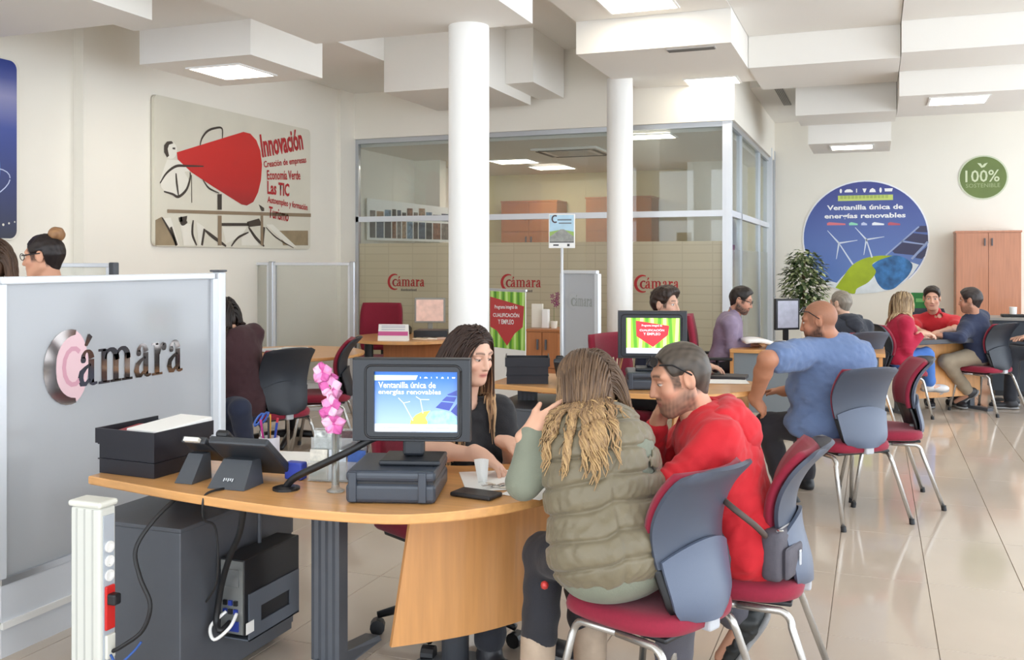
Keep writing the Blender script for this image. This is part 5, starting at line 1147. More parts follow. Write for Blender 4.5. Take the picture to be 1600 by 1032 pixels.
for k in range(3):
    q = P(658 + 14 * k, 523, 9.25 + 0.03 * k); o = MB().rbox(-0.07, 0.07, -0.05, 0.05, 0, 0.016, 0.003).xf(Matrix.Translation((q.x, q.y, DT + 0.001)) @ Matrix.Rotation(0.4 * k, 4, 'Z')).obj('leaflet_bundle', mat('bundle_%d' % k, ((226, 206, 180), (236, 226, 210), (206, 176, 160))[k], 0.5)); tag(o, ['tan leaflet bundle on the round table next to the tent sign', 'cream leaflet bundle in the middle of the round table', 'pinkish leaflet bundle at the right edge of the round table'][k], 'leaflet', 'leaflet bundles on the round table')

# banner, low cabinet, sign stand
b0, b1 = P(766, 505, 8.3), P(821, 505, 7.9)
bn = thing('roll_up_banner', 'standing banner with a red shape on green stems behind the near column', 'banner', (b0.x, b0.y, 0), math.atan2(b1.y - b0.y, b1.x - b0.x))
WB = math.hypot(b1.x - b0.x, b1.y - b0.y)
MB().box(0, WB, 0, 0.006, 0.06, 1.25).obj('sheet', PAPER, bn); MB().rbox(-0.02, WB + 0.02, -0.06, 0.06, 0, 0.06, 0.015).obj('base', ALU, bn); MB().rbox(-0.01, WB + 0.01, -0.008, 0.014, 1.245, 1.265, 0.004).obj('top_bar', ALU, bn)
plz = Plane((0.004, -0.001, 0.76), (1, 0, 0), (0, 0, 1)); hB = 0.48; wB = WB - 0.008
gm = bamboo(plz, wB, hB, bn, 0.001, 0.0, '_banner', (0, 0, 0))
flat('red_shape', plz, [[(0.0, hB * 0.90), (wB * 0.98, hB * 0.76), (wB * 0.94, hB * 0.40), (wB * 0.72, hB * 0.28), (wB * 0.5, hB * 0.05), (wB * 0.2, hB * 0.30), (0.0, hB * 0.36)]], 0.0025, gm('shape_red', (190, 52, 58)), bn, (0, 0, 0))
for k, (t_, y, w_) in enumerate((('Programa integral de', 0.67, 0.66), ('CUALIFICACIÓN', 0.54, 0.76), ('Y EMPLEO', 0.42, 0.46))):
    lettering('lettering', t_, plz, wB * (0.47 - w_ / 2), hB * y, wB * w_, hB * 0.085, 0.004, WHITEP, bn, (0, 0, 0), 0.02, 0.03)
q0, q1 = onY(822, 530, 8.9), onY(872, 530, 8.9)
lc = cupboard(q0.x, q1.x, 8.9, 9.3, 0.83, CHERRY, 'low wooden cupboard with four doors between banner and sign stand', name='low_cupboard', low=0.45)
tq = 0.832; qc = Vector(((q0.x + q1.x) / 2, 9.08, 0.8305))
o = MB().rbox(-0.06, 0.06, -0.01, 0.01, 0, 0.24, 0.004).xf(Matrix.Translation(qc + Vector((-0.11, 0.0, 0)))).obj('framed_card', PALE); tag(o, 'white framed card standing on the low cupboard', 'card')
o = MB().rbox(-0.035, 0.035, -0.03, 0.03, 0, 0.19, 0.008).xf(Matrix.Translation(qc + Vector((-0.015, -0.02, 0)))).obj('white_dispenser', WHITE); tag(o, 'small white dispenser on the low cupboard', 'dispenser')
ov = thing('purple_orchid', 'purple orchid in a small pot on the low cupboard', 'flower', qc + Vector((0.065, 0.0, 0)))
MB().lathe([(0.03, 0), (0.035, 0.07), (0.03, 0.07)], (0, 0, 0), 14).obj('pot', PALE, ov); MB().tube([(0, 0, 0.06), (0, 0, 0.2), (0.03, 0, 0.33)], 0.003, 6).obj('stem', mat('stem_green_plant', (96, 110, 60), 0.5), ov)
for k in range(7):
    c_ = Vector((0.02 + 0.03 * math.sin(k * 2.2), -0.015 * (k % 2), 0.23 + 0.018 * k)); m = MB()
    for p in range(5):
        a = p * 1.257; m.add([c_, c_ + Vector((0.018 * math.cos(a - 0.4), -0.006, 0.018 * math.sin(a - 0.4))), c_ + Vector((0.028 * math.cos(a), -0.01, 0.028 * math.sin(a))), c_ + Vector((0.018 * math.cos(a + 0.4), -0.006, 0.018 * math.sin(a + 0.4)))], [(0, 1, 2, 3)])
    m.obj('bloom', mat('petal_purple', (130, 30, 96), 0.6), ov)
sq = P(878, 440, 7.9)
ss = thing('sign_stand', 'slim pole stand holding a small road-picture sign', 'sign stand', (sq.x, sq.y, 0), math.radians(12))
MB().lathe([(0.15, 0), (0.15, 0.01), (0.02, 0.02)], (0, 0, 0), 28).obj('base', ALU_WHITE, ss); MB().tube([(0, 0, 0.015), (0, 0, 1.62)], 0.012, 10).obj('pole', ALU_WHITE, ss, True)
MB().rbox(-0.108, 0.108, -0.016, -0.006, 1.605, 1.885, 0.004).obj('frame', PAPER, ss)
plq = Plane((-0.10, -0.016, 1.61), (1, 0, 0), (0, 0, 1))
flat('sky_print', plq, [[(0, 0.12), (0.2, 0.12), (0.2, 0.268), (0, 0.268)]], 0.001, mat('sign_sky', (176, 208, 226), 0.4, var=0.1, scale=12), ss, (0, 0, 0))
flat('grass_print', plq, [[(0, 0.13), (0.08, 0.145), (0.03, 0.10), (0, 0.09)], [(0.2, 0.13), (0.12, 0.145), (0.17, 0.10), (0.2, 0.09)]], 0.0015, mat('sign_grass', (150, 180, 96), 0.5), ss, (0, 0, 0))
flat('road_print', plq, [[(0, 0.045), (0.2, 0.045), (0.2, 0.09), (0.118, 0.15), (0.09, 0.15), (0, 0.09)]], 0.0018, mat('sign_road', (150, 150, 144), 0.5, var=0.2, scale=30), ss, (0, 0, 0))
flat('dark_line', plq, [[(0, 0.04), (0.2, 0.04), (0.2, 0.047), (0, 0.047)], [(0.03, 0.014), (0.075, 0.014), (0.075, 0.026), (0.03, 0.026)], [(0.145, 0.01), (0.165, 0.01), (0.165, 0.03), (0.145, 0.03)]], 0.002, mat('sign_dark', (56, 54, 56), 0.5), ss, (0, 0, 0))
flat('ring_mark', plq, stroke([(0.045 + 0.024 * math.cos(math.radians(55 + 25 * k)), 0.235 + 0.028 * math.sin(math.radians(55 + 25 * k))) for k in range(11)], 0.012), 0.002, mat('sign_mark', (70, 50, 60), 0.5), ss, (0, 0, 0))
flat('print_rows', plq, [[(0.065, 0.222), (0.18, 0.222), (0.18, 0.234), (0.065, 0.234)], [(0.075, 0.195), (0.18, 0.195), (0.18, 0.205), (0.075, 0.205)]], 0.002, mat('sign_text', (110, 120, 130), 0.5), ss, (0, 0, 0))
# ------------------------------------------------------------------ people: smooth bodies grown from joints
A3 = lambda v: np.array([v[0], v[1], v[2]], dtype=np.float64)
def unit(v): v = np.asarray(v, float); return v / (np.linalg.norm(v) + 1e-12)
def smin(a, b, k):
    h = np.clip(0.5 + 0.5 * (b - a) / k, 0, 1); return b + (a - b) * h - k * h * (1 - h)
class Field:
    def __init__(s): s.p = []; s.disp = None
    def cone(s, a, b, ra, rb, k=0.02): s.p.append(('cone', A3(a), A3(b), ra, rb, k)); return s
    def ell(s, c, r, R=None, k=0.02, cut=False): s.p.append(('cut' if cut else 'ell', A3(c), np.array(r, float), np.eye(3) if R is None else np.asarray(R), None, k)); return s
    def half(s, c, n, k=0.01): s.p.append(('half', A3(c), unit(n), None, None, k)); return s   # keeps the side n points away from
    def bounds(s):
        lo = np.full(3, 1e9); hi = -lo
        for q in s.p:
            if q[0] == 'cone': l = np.minimum(q[1] - q[3], q[2] - q[4]); h = np.maximum(q[1] + q[3], q[2] + q[4])
            elif q[0] == 'ell': m = q[2].max(); l = q[1] - m; h = q[1] + m
            else: continue
            lo = np.minimum(lo, l); hi = np.maximum(hi, h)
        return lo, hi
    def ev(s, X, margin=0.08):
        d = np.full(len(X), 0.5)
        for q in s.p:
            if q[0] == 'half':
                e = (X - q[1]) @ q[2]; d = -smin(-d, -e, q[5]); continue
            if q[0] == 'cone': l = np.minimum(q[1] - q[3], q[2] - q[4]) - margin; h = np.maximum(q[1] + q[3], q[2] + q[4]) + margin
            else: m = q[2].max() + margin; l = q[1] - m; h = q[1] + m
            I = np.nonzero(((X > l) & (X < h)).all(1))[0]
            if len(I) == 0: continue
            Y = X[I]
            if q[0] == 'cone':
                ab = q[2] - q[1]; t = np.clip(((Y - q[1]) @ ab) / (ab @ ab + 1e-12), 0, 1)
                e = np.linalg.norm(Y - q[1] - t[:, None] * ab, axis=1) - (q[3] + (q[4] - q[3]) * t)
            else:
                L = (Y - q[1]) @ q[3].T; k0 = np.linalg.norm(L / q[2], axis=1); k1 = np.linalg.norm(L / q[2] ** 2, axis=1); e = k0 * (k0 - 1) / (k1 + 1e-9)
            if q[0] == 'cut': d[I] = -smin(-d[I], e, q[5])
            else: d[I] = smin(d[I], e, q[5])
        if s.disp is not None:
            I = np.nonzero(np.abs(d) < 0.07)[0]
            if len(I): d[I] -= s.disp(X[I])
        return d
def surface(F, h):
    lo, hi = F.bounds(); lo = lo - 0.03; hi = hi + 0.03
    S = 5; n = np.ceil((hi - lo) / (h * S)).astype(int) + 1
    cx = [lo[i] + (np.arange(n[i]) + 0.5) * h * S for i in range(3)]
    C = np.stack(np.meshgrid(*cx, indexing='ij'), -1).reshape(-1, 3)
    dc = F.ev(C, 0.12); R = h * S * 0.87 * 1.35 + 0.012
    act = np.abs(dc) < R
    N = n * S; D = np.where(dc.reshape(n) > 0, 1.0, -1.0).astype(np.float32)
    D = D.repeat(S, 0).repeat(S, 1).repeat(S, 2)
    ia = np.stack(np.unravel_index(np.nonzero(act)[0], n), -1)
    off = np.stack(np.meshgrid(np.arange(S), np.arange(S), np.arange(S), indexing='ij'), -1).reshape(-1, 3)
    idx = (ia[:, None, :] * S + off[None]).reshape(-1, 3)
    X = lo + (idx + 0.5) * h
    D[idx[:, 0], idx[:, 1], idx[:, 2]] = F.ev(X)
    # surface nets
    s = D < 0
    mixed = np.zeros(N - 1, bool); cnt = np.zeros(N - 1, np.int8)
    for a in (0, 1):
        for b in (0, 1):
            for c in (0, 1): cnt += s[a:N[0] - 1 + a, b:N[1] - 1 + b, c:N[2] - 1 + c]
    mixed = (cnt > 0) & (cnt < 8)
    cells = np.argwhere(mixed); vid = np.full(N - 1, -1, np.int64); vid[mixed] = np.arange(len(cells))
    acc = np.zeros((len(cells), 3)); w = np.zeros(len(cells))
    cor = [(a, b, c) for a in (0, 1) for b in (0, 1) for c in (0, 1)]
    val = {q: D[cells[:, 0] + q[0], cells[:, 1] + q[1], cells[:, 2] + q[2]].astype(float) for q in cor}
    for q in cor:
        for ax in range(3):
            if q[ax]: continue
            r = list(q); r[ax] = 1; r = tuple(r); v0, v1 = val[q], val[r]; cr = (v0 < 0) != (v1 < 0)
            t = np.where(cr, v0 / np.where(cr, v0 - v1, 1), 0)
            p = np.array(q, float)[None] + t[:, None] * (np.array(r) - np.array(q))[None]
            acc[cr] += p[cr]; w += cr
    V = lo + (cells + acc / w[:, None] + 0.5) * h
    Fc = []
    for ax in range(3):
        b_, c_ = (ax + 1) % 3, (ax + 2) % 3
        sl0 = [slice(None)] * 3; sl1 = [slice(None)] * 3
        sl0[ax] = slice(0, -1); sl1[ax] = slice(1, None)
        ch = s[tuple(sl0)] != s[tuple(sl1)]
        E = np.argwhere(ch); ok = (E[:, b_] > 0) & (E[:, c_] > 0) & (E[:, b_] < N[b_] - 1) & (E[:, c_] < N[c_] - 1); E = E[ok]
        ins = s[E[:, 0], E[:, 1], E[:, 2]]
        def at(db, dc_):
            Q = E.copy(); Q[:, b_] += db; Q[:, c_] += dc_; return vid[Q[:, 0], Q[:, 1], Q[:, 2]]
        q4 = np.stack([at(-1, -1), at(0, -1), at(0, 0), at(-1, 0)], 1)
        q4[~ins] = q4[~ins][:, ::-1]; Fc.append(q4[(q4 >= 0).all(1)])
    return V, np.concatenate(Fc)
def np_mesh(name, V, Fq, col=None):
    me = bpy.data.meshes.new(name); me.vertices.add(len(V)); me.vertices.foreach_set('co', V.astype(np.float32).ravel())
    me.loops.add(len(Fq) * 4); me.polygons.add(len(Fq))
    me.loops.foreach_set('vertex_index', Fq.astype(np.int32).ravel())
    me.polygons.foreach_set('loop_start', np.arange(0, len(Fq) * 4, 4, dtype=np.int32))
    me.update(calc_edges=True); me.validate()
    if col is not None:
        at = me.color_attributes.new('Col', 'FLOAT_COLOR', 'POINT'); at.data.foreach_set('color', np.concatenate([col, np.ones((len(col), 1))], 1).astype(np.float32).ravel())
    me.shade_smooth(); return me
def relax(V, Fq, it=2, lam=0.4):
    for _ in range(it):
        S_ = np.zeros_like(V); c = np.zeros(len(V))
        for a, b in ((0, 1), (1, 2), (2, 3), (3, 0)):
            np.add.at(S_, Fq[:, a], V[Fq[:, b]]); np.add.at(S_, Fq[:, b], V[Fq[:, a]]); np.add.at(c, Fq[:, a], 1); np.add.at(c, Fq[:, b], 1)
        V = V + lam * (S_ / np.maximum(c, 1)[:, None] - V)
    return V
def wob(X, s, seed=0):       # smooth value noise from a few sines
    r = np.random.RandomState(seed); o = np.zeros(len(X))
    for k in range(5):
        d = r.normal(size=3); d /= np.linalg.norm(d); o += np.sin(X @ d * s * (0.7 + 0.35 * k) + r.uniform(0, 6.28))
    return o / 5
def ik(a, c, l1, l2, hint):
    a, c = A3(a), A3(c); v = c - a; D = np.linalg.norm(v); 
    if D > (l1 + l2) * 0.995: k = D / ((l1 + l2) * 0.995); l1 *= k; l2 *= k
    x = (l1 * l1 - l2 * l2 + D * D) / (2 * D); hgt = math.sqrt(max(0, l1 * l1 - x * x)); u = v / D
    n = A3(hint) - u * (A3(hint) @ u); n = unit(n); return a + u * x + n * hgt
SKIN_M = mat_vcol('skin', 0.5); HAIR_M = mat_vcol('hair', 0.42)
def frame_of(fwd, up):
    f = unit(fwd); l = unit(np.cross(up, f)); u = np.cross(f, l); return np.stack([f, l, u])      # rows: forward, left, up
def add_hand(F, wr, d, palm, side, s=1.0, curl=(0.3, 0.35, 0.3), spread=0.03, thumb=0.6):
    # wr wrist, d pointing to the fingers, palm normal, side towards the thumb
    d = unit(d); palm = unit(A3(palm) - d * (A3(palm) @ d)); t = unit(A3(side) - d * (A3(side) @ d) - palm * (A3(side) @ palm)); wr = A3(wr)
    F.ell(wr + d * 0.048 * s, np.array((0.050, 0.041, 0.0165)) * s, np.stack([d, t, palm]), 0.012)
    F.cone(wr - d * 0.03, wr + d * 0.03 * s, 0.026 * s, 0.026 * s, 0.02)
    for k, (o, L) in enumerate(((0.030, 0.072), (0.010, 0.080), (-0.010, 0.074), (-0.029, 0.058))):
        p = wr + (d * 0.088 + t * o - d * 0.006 * abs(k - 1)) * s; dirv = unit(d + t * spread * (1.3 - k) * 1.0); ang = 0
        r0 = 0.0092 - 0.0006 * (k == 3)
        F.cone(p - dirv * 0.025 * s, p, 0.0105 * s, r0 * s, 0.008)
        for j in range(3):
            ang += curl[j] * (1 + 0.12 * (k - 1)); v = dirv * math.cos(ang) + palm * math.sin(ang); e = p + v * L * s * (0.45, 0.30, 0.25)[j]
            F.cone(p, e, (r0 - 0.0008 * j) * s, (r0 - 0.0008 * (j + 1)) * s, 0.0035); p = e
    p = wr + (d * 0.022 + t * 0.026) * s; v = unit(d * 0.75 + t * thumb + palm * 0.25)
    F.cone(p, p + v * 0.042 * s, 0.0145 * s, 0.0115 * s, 0.012); p = p + v * 0.042 * s
    v = unit(v + palm * 0.25 + d * 0.35); F.cone(p, p + v * 0.034 * s, 0.0112 * s, 0.0085 * s, 0.006)
def head_field(hc, R, s, female=False):
    F = Field(); W = lambda x, y, z: hc + s * (np.array((x, y, z)) @ R); q = 0.93 if female else 1.0
    F.ell(W(-0.014, 0, 0.030), np.array((0.094, 0.074, 0.088)) * s, R)
    F.ell(W(0.022, 0, -0.030), np.array((0.066, 0.059 * q, 0.080)) * s, R, 0.03 * s)
    F.ell(W(0.045, 0, -0.055), np.array((0.046, 0.046 * q, 0.045)) * s, R, 0.03 * s)
    F.ell(W(0.070, 0, -0.094), np.array((0.020, 0.024 * q, 0.018)) * s, R, 0.03 * s)
    for y in (-1, 1):
        F.cone(W(-0.005, y * 0.056 * q, -0.055), W(0.06, y * 0.022 * q, -0.094), 0.016 * s, 0.015 * s, 0.03 * s)
        F.cone(W(0.078, y * 0.016, 0.034), W(0.066, y * 0.048, 0.032), 0.010 * s, 0.009 * s, 0.02 * s)
        F.ell(W(0.060, y * 0.044, -0.022), np.array((0.020, 0.018, 0.018)) * s, R, 0.02 * s)
    for y in (-1, 1): F.ell(W(0.094, y * 0.031, 0.010), np.array((0.017, 0.020, 0.013)) * s, R, 0.012 * s, cut=True)
    for y in (-1, 1): F.ell(W(0.072, y * 0.031, 0.010), np.array((0.0135, 0.0145, 0.0115)) * s, R, 0.004 * s)
    F.cone(W(0.083, 0, 0.026), W(0.106, 0, -0.026), 0.007 * s, 0.0105 * s, 0.010 * s)
    for y in (-1, 1): F.ell(W(0.094, y * 0.011, -0.030), np.array((0.010, 0.008, 0.0075)) * s, R, 0.006 * s)
    F.ell(W(0.083, 0, -0.054), np.array((0.012, 0.023, 0.0055)) * s, R, 0.006 * s); F.ell(W(0.081, 0, -0.066), np.array((0.012, 0.019, 0.0065)) * s, R, 0.006 * s)
    for y in (-1, 1):
        F.ell(W(-0.012, y * 0.080, 0.000), np.array((0.020, 0.009, 0.033)) * s, R, 0.006 * s); F.ell(W(-0.006, y * 0.090, 0.002), np.array((0.010, 0.005, 0.018)) * s, R, 0.004 * s, cut=True)
    return F, W
def head_paint(V, hc, R, s, skin, brow=(60, 42, 34), lips=None, beard=0.0, beard_c=(60, 50, 46), eyes='open', hairless=None, stub=None):
    L = (V - hc) @ R.T / s; x, y, z = L[:, 0], L[:, 1], L[:, 2]
    sk = np.array(lin(skin)[:3]); C = np.tile(sk, (len(V), 1))
    C *= (1 + 0.05 * wob(V, 60, 3))[:, None]
    def mix(m, c): 
        nonlocal C
        m = np.clip(m, 0, 1)[:, None]; C = C * (1 - m) + np.array(lin(c)[:3])[None] * m
    fr = x > 0.03
    blush = np.exp(-((np.abs(y) - 0.045) / 0.02) ** 2 - ((z + 0.03) / 0.025) ** 2) * fr * 0.25; mix(blush, (206, 120, 104))
    if stub:
        e = ((x - 0.108) / 0.080) ** 2 + (y / 0.098) ** 2 + ((z + 0.022 - stub[2]) / 0.102) ** 2
        m = np.clip((e - 1.0) / 0.16, 0, 1) * np.clip((z - np.where(x > -0.03, -0.028, -0.062)) / 0.018, 0, 1)
        m *= 1 - ((np.abs(y) > 0.066) & (np.abs(x + 0.010) < 0.026) & (np.abs(z) < 0.036)); mix(m * stub[0] * (0.9 + 0.2 * wob(V, 300, 6)), stub[1])
    if beard: 
        edge = np.where(x > 0.062, -0.042 - 0.0 * y, -0.016 - (x - 0.0) * 0.50)
        m = np.clip((edge - z + 0.006) / 0.028, 0, 1) * np.clip((x + 0.03) / 0.02, 0, 1) * (0.85 + 0.3 * wob(V, 260, 8)) * np.clip((z + 0.135) / 0.02, 0, 1)
        must = np.exp(-((z + 0.043) / 0.0065) ** 2) * (np.abs(y) < 0.032) * (x > 0.06)
        mix(np.maximum(m, must) * beard, beard_c)
    lp = np.exp(-(((z + 0.0595) / 0.0095) ** 4)) * np.exp(-((y / 0.024) ** 4)) * (x > 0.065); mix(lp * 0.8, lips or (176, 104, 96))
    mix(np.exp(-(((z + 0.0600) / 0.0016) ** 2)) * (np.abs(y) < 0.022) * (x > 0.065) * 0.6, (90, 44, 42))
    bz = 0.034 + 0.004 * np.cos((np.abs(y) - 0.03) * 60); mix(np.exp(-(((z - bz) / 0.0045) ** 2)) * (np.abs(y) > 0.010) * (np.abs(y) < 0.052) * fr * 0.85, brow)
    ey = np.abs(np.abs(y) - 0.031)
    if eyes == 'half':
        m = (((ey / 0.0140) ** 2 + ((z - 0.0065) / 0.0046) ** 2) < 1) & (x > 0.05); mix(m * 1.0, (214, 204, 196))
        m = (((ey / 0.0062) ** 2 + ((z - 0.0060) / 0.0050) ** 2) < 1) & (x > 0.05); mix(m * 1.0, (46, 32, 26))
        mix(np.exp(-(((z - 0.0112) / 0.0019) ** 2)) * (ey < 0.016) * (x > 0.05) * 0.85, (46, 32, 28))
    elif eyes == 'open':
        m = (((ey / 0.0145) ** 2 + ((z - 0.010) / 0.0062) ** 2) < 1) & (x > 0.05); mix(m * 1.0, (226, 220, 214))
        m = (((ey / 0.0062) ** 2 + ((z - 0.010) / 0.0066) ** 2) < 1) & (x > 0.05); mix(m * 1.0, (50, 34, 26))
        mix(np.exp(-(((z - 0.0165) / 0.0020) ** 2)) * (ey < 0.016) * (x > 0.05) * 0.85, (46, 32, 28))
    else:
        mix(np.exp(-(((z - 0.005) / 0.0024) ** 2)) * (ey < 0.015) * (x > 0.05) * 0.9, (50, 34, 30))
        mix(np.exp(-(((z - 0.014) / 0.005) ** 2)) * (ey < 0.016) * (x > 0.05) * 0.25, (120, 76, 62))
    mix(np.exp(-((np.abs(y) - 0.0075) / 0.003) ** 2 - ((z + 0.0365) / 0.0028) ** 2) * (x > 0.085) * 0.7, (84, 46, 40))
    return C
def hair_cap(hc, R, s, up=0.0, line=0.0, nape=-0.075, thick=0.010, ears=True, slope=0.25, h=0.005, amp=0.004, seed=1):
    F = Field(); W = lambda x, y, z: hc + s * (np.array((x, y, z)) @ R); t = thick
    if True:
        F.ell(W(-0.014, 0, 0.030), np.array((0.094, 0.074, 0.088)) * s, R); F.ell(W(-0.04, 0, -0.03), np.array((0.060, 0.060, 0.075)) * s, R, 0.03 * s)
        def dsp(X):
            L = (X - hc) @ R.T / s; x, y, z = L[:, 0], L[:, 1], L[:, 2]
            e = ((x - 0.108) / 0.080) ** 2 + (y / 0.098) ** 2 + ((z + 0.022 - line) / 0.102) ** 2
            m = np.clip((e - 1.0) / 0.34, 0, 1) ** 0.7
            if ears: m = m * np.clip((z - np.where(x > -0.03, -0.012, -0.05)) / 0.05, 0, 1)
            tt = t + up * np.clip((z - 0.04) / 0.06, 0, 1) * np.clip(0.6 + x * 6, 0.2, 1)
            return s * (-0.010 + (tt + 0.010) * m + m * (amp * wob(L * np.array((1.0, 2.2, 0.8)), 150, seed) + amp * 0.7 * wob(L, 60, seed + 2)))
        F.disp = dsp
        return F
    F.ell(W(-0.016, 0, 0.032 + up / 2), np.array((0.096 + t, 0.076 + t, 0.089 + t + up / 2)) * s, R)
    F.ell(W(-0.045, 0, -0.02), np.array((0.066 + t * 0.6, 0.066 + t * 0.5, 0.072)) * s, R, 0.03 * s)
    F.ell(W(0.108, 0, -0.026 + line), np.array((0.078, 0.092, 0.100)) * s, R, 0.012 * s, cut=True)
    if ears:
        for y in (-1, 1): F.ell(W(0.006, y * 0.090, -0.022), np.array((0.034, 0.034, 0.046)) * s, R, 0.01 * s, cut=True)
    F.half(W(-0.02, 0, nape), -R[2] + slope * R[0], 0.012 * s)
    def dsp(X):
        L = (X - hc) @ R.T / s; return amp * s * wob(L * np.array((1.0, 2.2, 0.8)), 150, seed) + amp * 0.6 * s * wob(L, 60, seed + 2)
    F.disp = dsp
    return F
def hair_paint(V, hc, R, s, c0, c1, seed=4):
    L = (V - hc) @ R.T / s; t = 0.5 + 0.5 * wob(L * np.array((0.8, 2.5, 0.8)), 120, seed); a = np.array(lin(c0)[:3]); b = np.array(lin(c1)[:3])
    return a[None] * (1 - t[:, None]) + b[None] * t[:, None]
def strands(hc, R, s, n, length, colors, collide, wave=0.006, freq=40, part=0.0, rad=0.0055, front=0.045, seed=2, back_only=False, gravity=0.5, flare=0.0):
    rs = np.random.RandomState(seed); roots = []
    W = lambda a: hc + s * (a @ R)
    while len(roots) < n:
        v = unit(rs.normal(size=3)); p = np.array((-0.016, 0, 0.032)) + v * np.array((0.098, 0.079, 0.091))
        if p[2] < -0.02 or (p[0] > front and p[2] < 0.085) or (p[0] > 0.02 and p[2] < 0.055): continue
        roots.append(p)
    p = np.array(roots); sg = np.sign(p[:, 1] - part); sg[sg == 0] = 1
    d = np.stack([-0.55 - 3 * p[:, 0], sg * (0.9 - 4 * np.abs(p[:, 1])), np.full(n, -0.25)], 1); d /= np.linalg.norm(d, axis=1)[:, None]
    lift = rs.uniform(0.005, 0.020, n); steps = 22; Ls = length * rs.uniform(0.72, 1.0, n); g_l = R @ np.array((0, 0, -1.0))
    X = [p.copy()]; dirs = d; P_ = p.copy(); Kc = np.array((-0.016, 0, 0.032)); ph = rs.uniform(0, 6.28, n)
    for k in range(steps):
        dirs = dirs * (1 - gravity * 0.5) + g_l[None] * gravity * 0.5; dirs /= np.linalg.norm(dirs, axis=1)[:, None]
        P_ = P_ + dirs * (Ls / steps / s)[:, None]
        q = (P_ - Kc) / (np.array((0.094, 0.074, 0.088)) + lift[:, None]); m = np.linalg.norm(q, axis=1); ins = m < 1; P_[ins] = Kc + (P_ - Kc)[ins] / m[ins, None]
        fc = np.array((0.085, 0, -0.035)); q = (P_ - fc) / np.array((0.085, 0.064, 0.12)); m = np.linalg.norm(q, axis=1); ins = m < 1
        P_[ins, 1] += sg[ins] * (1 - m[ins]) * 0.06
        nb = np.array((-0.02, 0, -0.10)); r2 = np.hypot(P_[:, 0] - nb[0], P_[:, 1]); ins = (r2 < 0.066) & (P_[:, 2] < -0.03); sc_ = np.where(ins, 0.066 / np.maximum(r2, 1e-4), 1); P_[:, 0] = nb[0] + (P_[:, 0] - nb[0]) * sc_; P_[:, 1] *= sc_
        if collide is not None:
            Wp = W(P_); dd = collide.ev(Wp)
            I = np.nonzero(dd < 0.005 + lift * 0.4)[0]
            if len(I):
                e = 0.004; g0 = np.stack([collide.ev(Wp[I] + e * a_) - dd[I] for a_ in np.eye(3)], 1); g0 /= np.linalg.norm(g0, axis=1)[:, None] + 1e-9
                Wp[I] += g0 * (0.005 + lift[I] * 0.4 - dd[I])[:, None]; P_ = (Wp - hc) @ R.T / s
        X.append(P_.copy())
    X = np.array(X)          # steps+1, n, 3
    K = X.shape[0]; tt = np.linspace(0, 1, K)[:, None]
    zz = (1 - X[:, :, 2] * 0)
    amp = wave / s * np.clip(tt * 2 - 0.4, 0, 1)
    ph = 26 * p[:, 1] + 18 * p[:, 0] + rs.uniform(-1.9, 1.9, n)
    X[:, :, 0] += amp * np.sin(freq * tt * length + ph[None]); X[:, :, 1] += amp * np.cos(freq * 0.9 * tt * length + ph[None] * 1.3) + flare * tt ** 2 * sg[None]
    Wd = W(X.reshape(-1, 3)).reshape(K, n, 3)
    M = 5; vs = np.zeros((n, K, M, 3)); cc = np.zeros((n, K, M, 3))
    ramp = np.array([lin(c)[:3] for c in colors]); tone = rs.uniform(0.84, 1.16, n); toff = rs.uniform(-0.3, 0.3, n)
    for k in range(K):
        a = Wd[min(k + 1, K - 1)] - Wd[max(k - 1, 0)]; a /= np.linalg.norm(a, axis=1)[:, None] + 1e-9
        u = np.cross(a, np.array((0.3, 0.5, 0.81))); u /= np.linalg.norm(u, axis=1)[:, None] + 1e-9; v = np.cross(a, u)
        r = rad * (1.0 if k < K * 0.8 else max(0.2, 1 - (k / K - 0.8) / 0.25))
        f = np.clip(tt[k, 0] + toff * min(1, tt[k, 0] * 3), 0, 1) * (len(ramp) - 1); i0 = np.minimum(f.astype(int), len(ramp) - 2); f = (f - i0)[:, None]; col = ramp[i0] * (1 - f) + ramp[i0 + 1] * f
        for j in range(M):
            an = 2 * math.pi * j / M; vs[:, k, j] = Wd[k] + (u * math.cos(an) + v * math.sin(an)) * r; cc[:, k, j] = col * tone[:, None]
    base = (np.arange(n) * K * M)[:, None, None]; kk = np.arange(K - 1)[None, :, None] * M; jj = np.arange(M)[None, None]; j2 = (jj + 1) % M
    Fq = np.stack([base + kk + jj, base + kk + j2, base + kk + M + j2, base + kk + M + jj], -1).reshape(-1, 4)
    return vs.reshape(-1, 3), Fq, np.clip(cc.reshape(-1, 3), 0, 1)
CLOTH = {}
def cloth_mat(name, rgb, rough=0.85, bump=0.15, bscale=220, var=0.05, sheen=0.1): return mat('cloth_' + name, rgb, rough, var=var, scale=14, bump=bump, bscale=bscale, sheen=sheen)

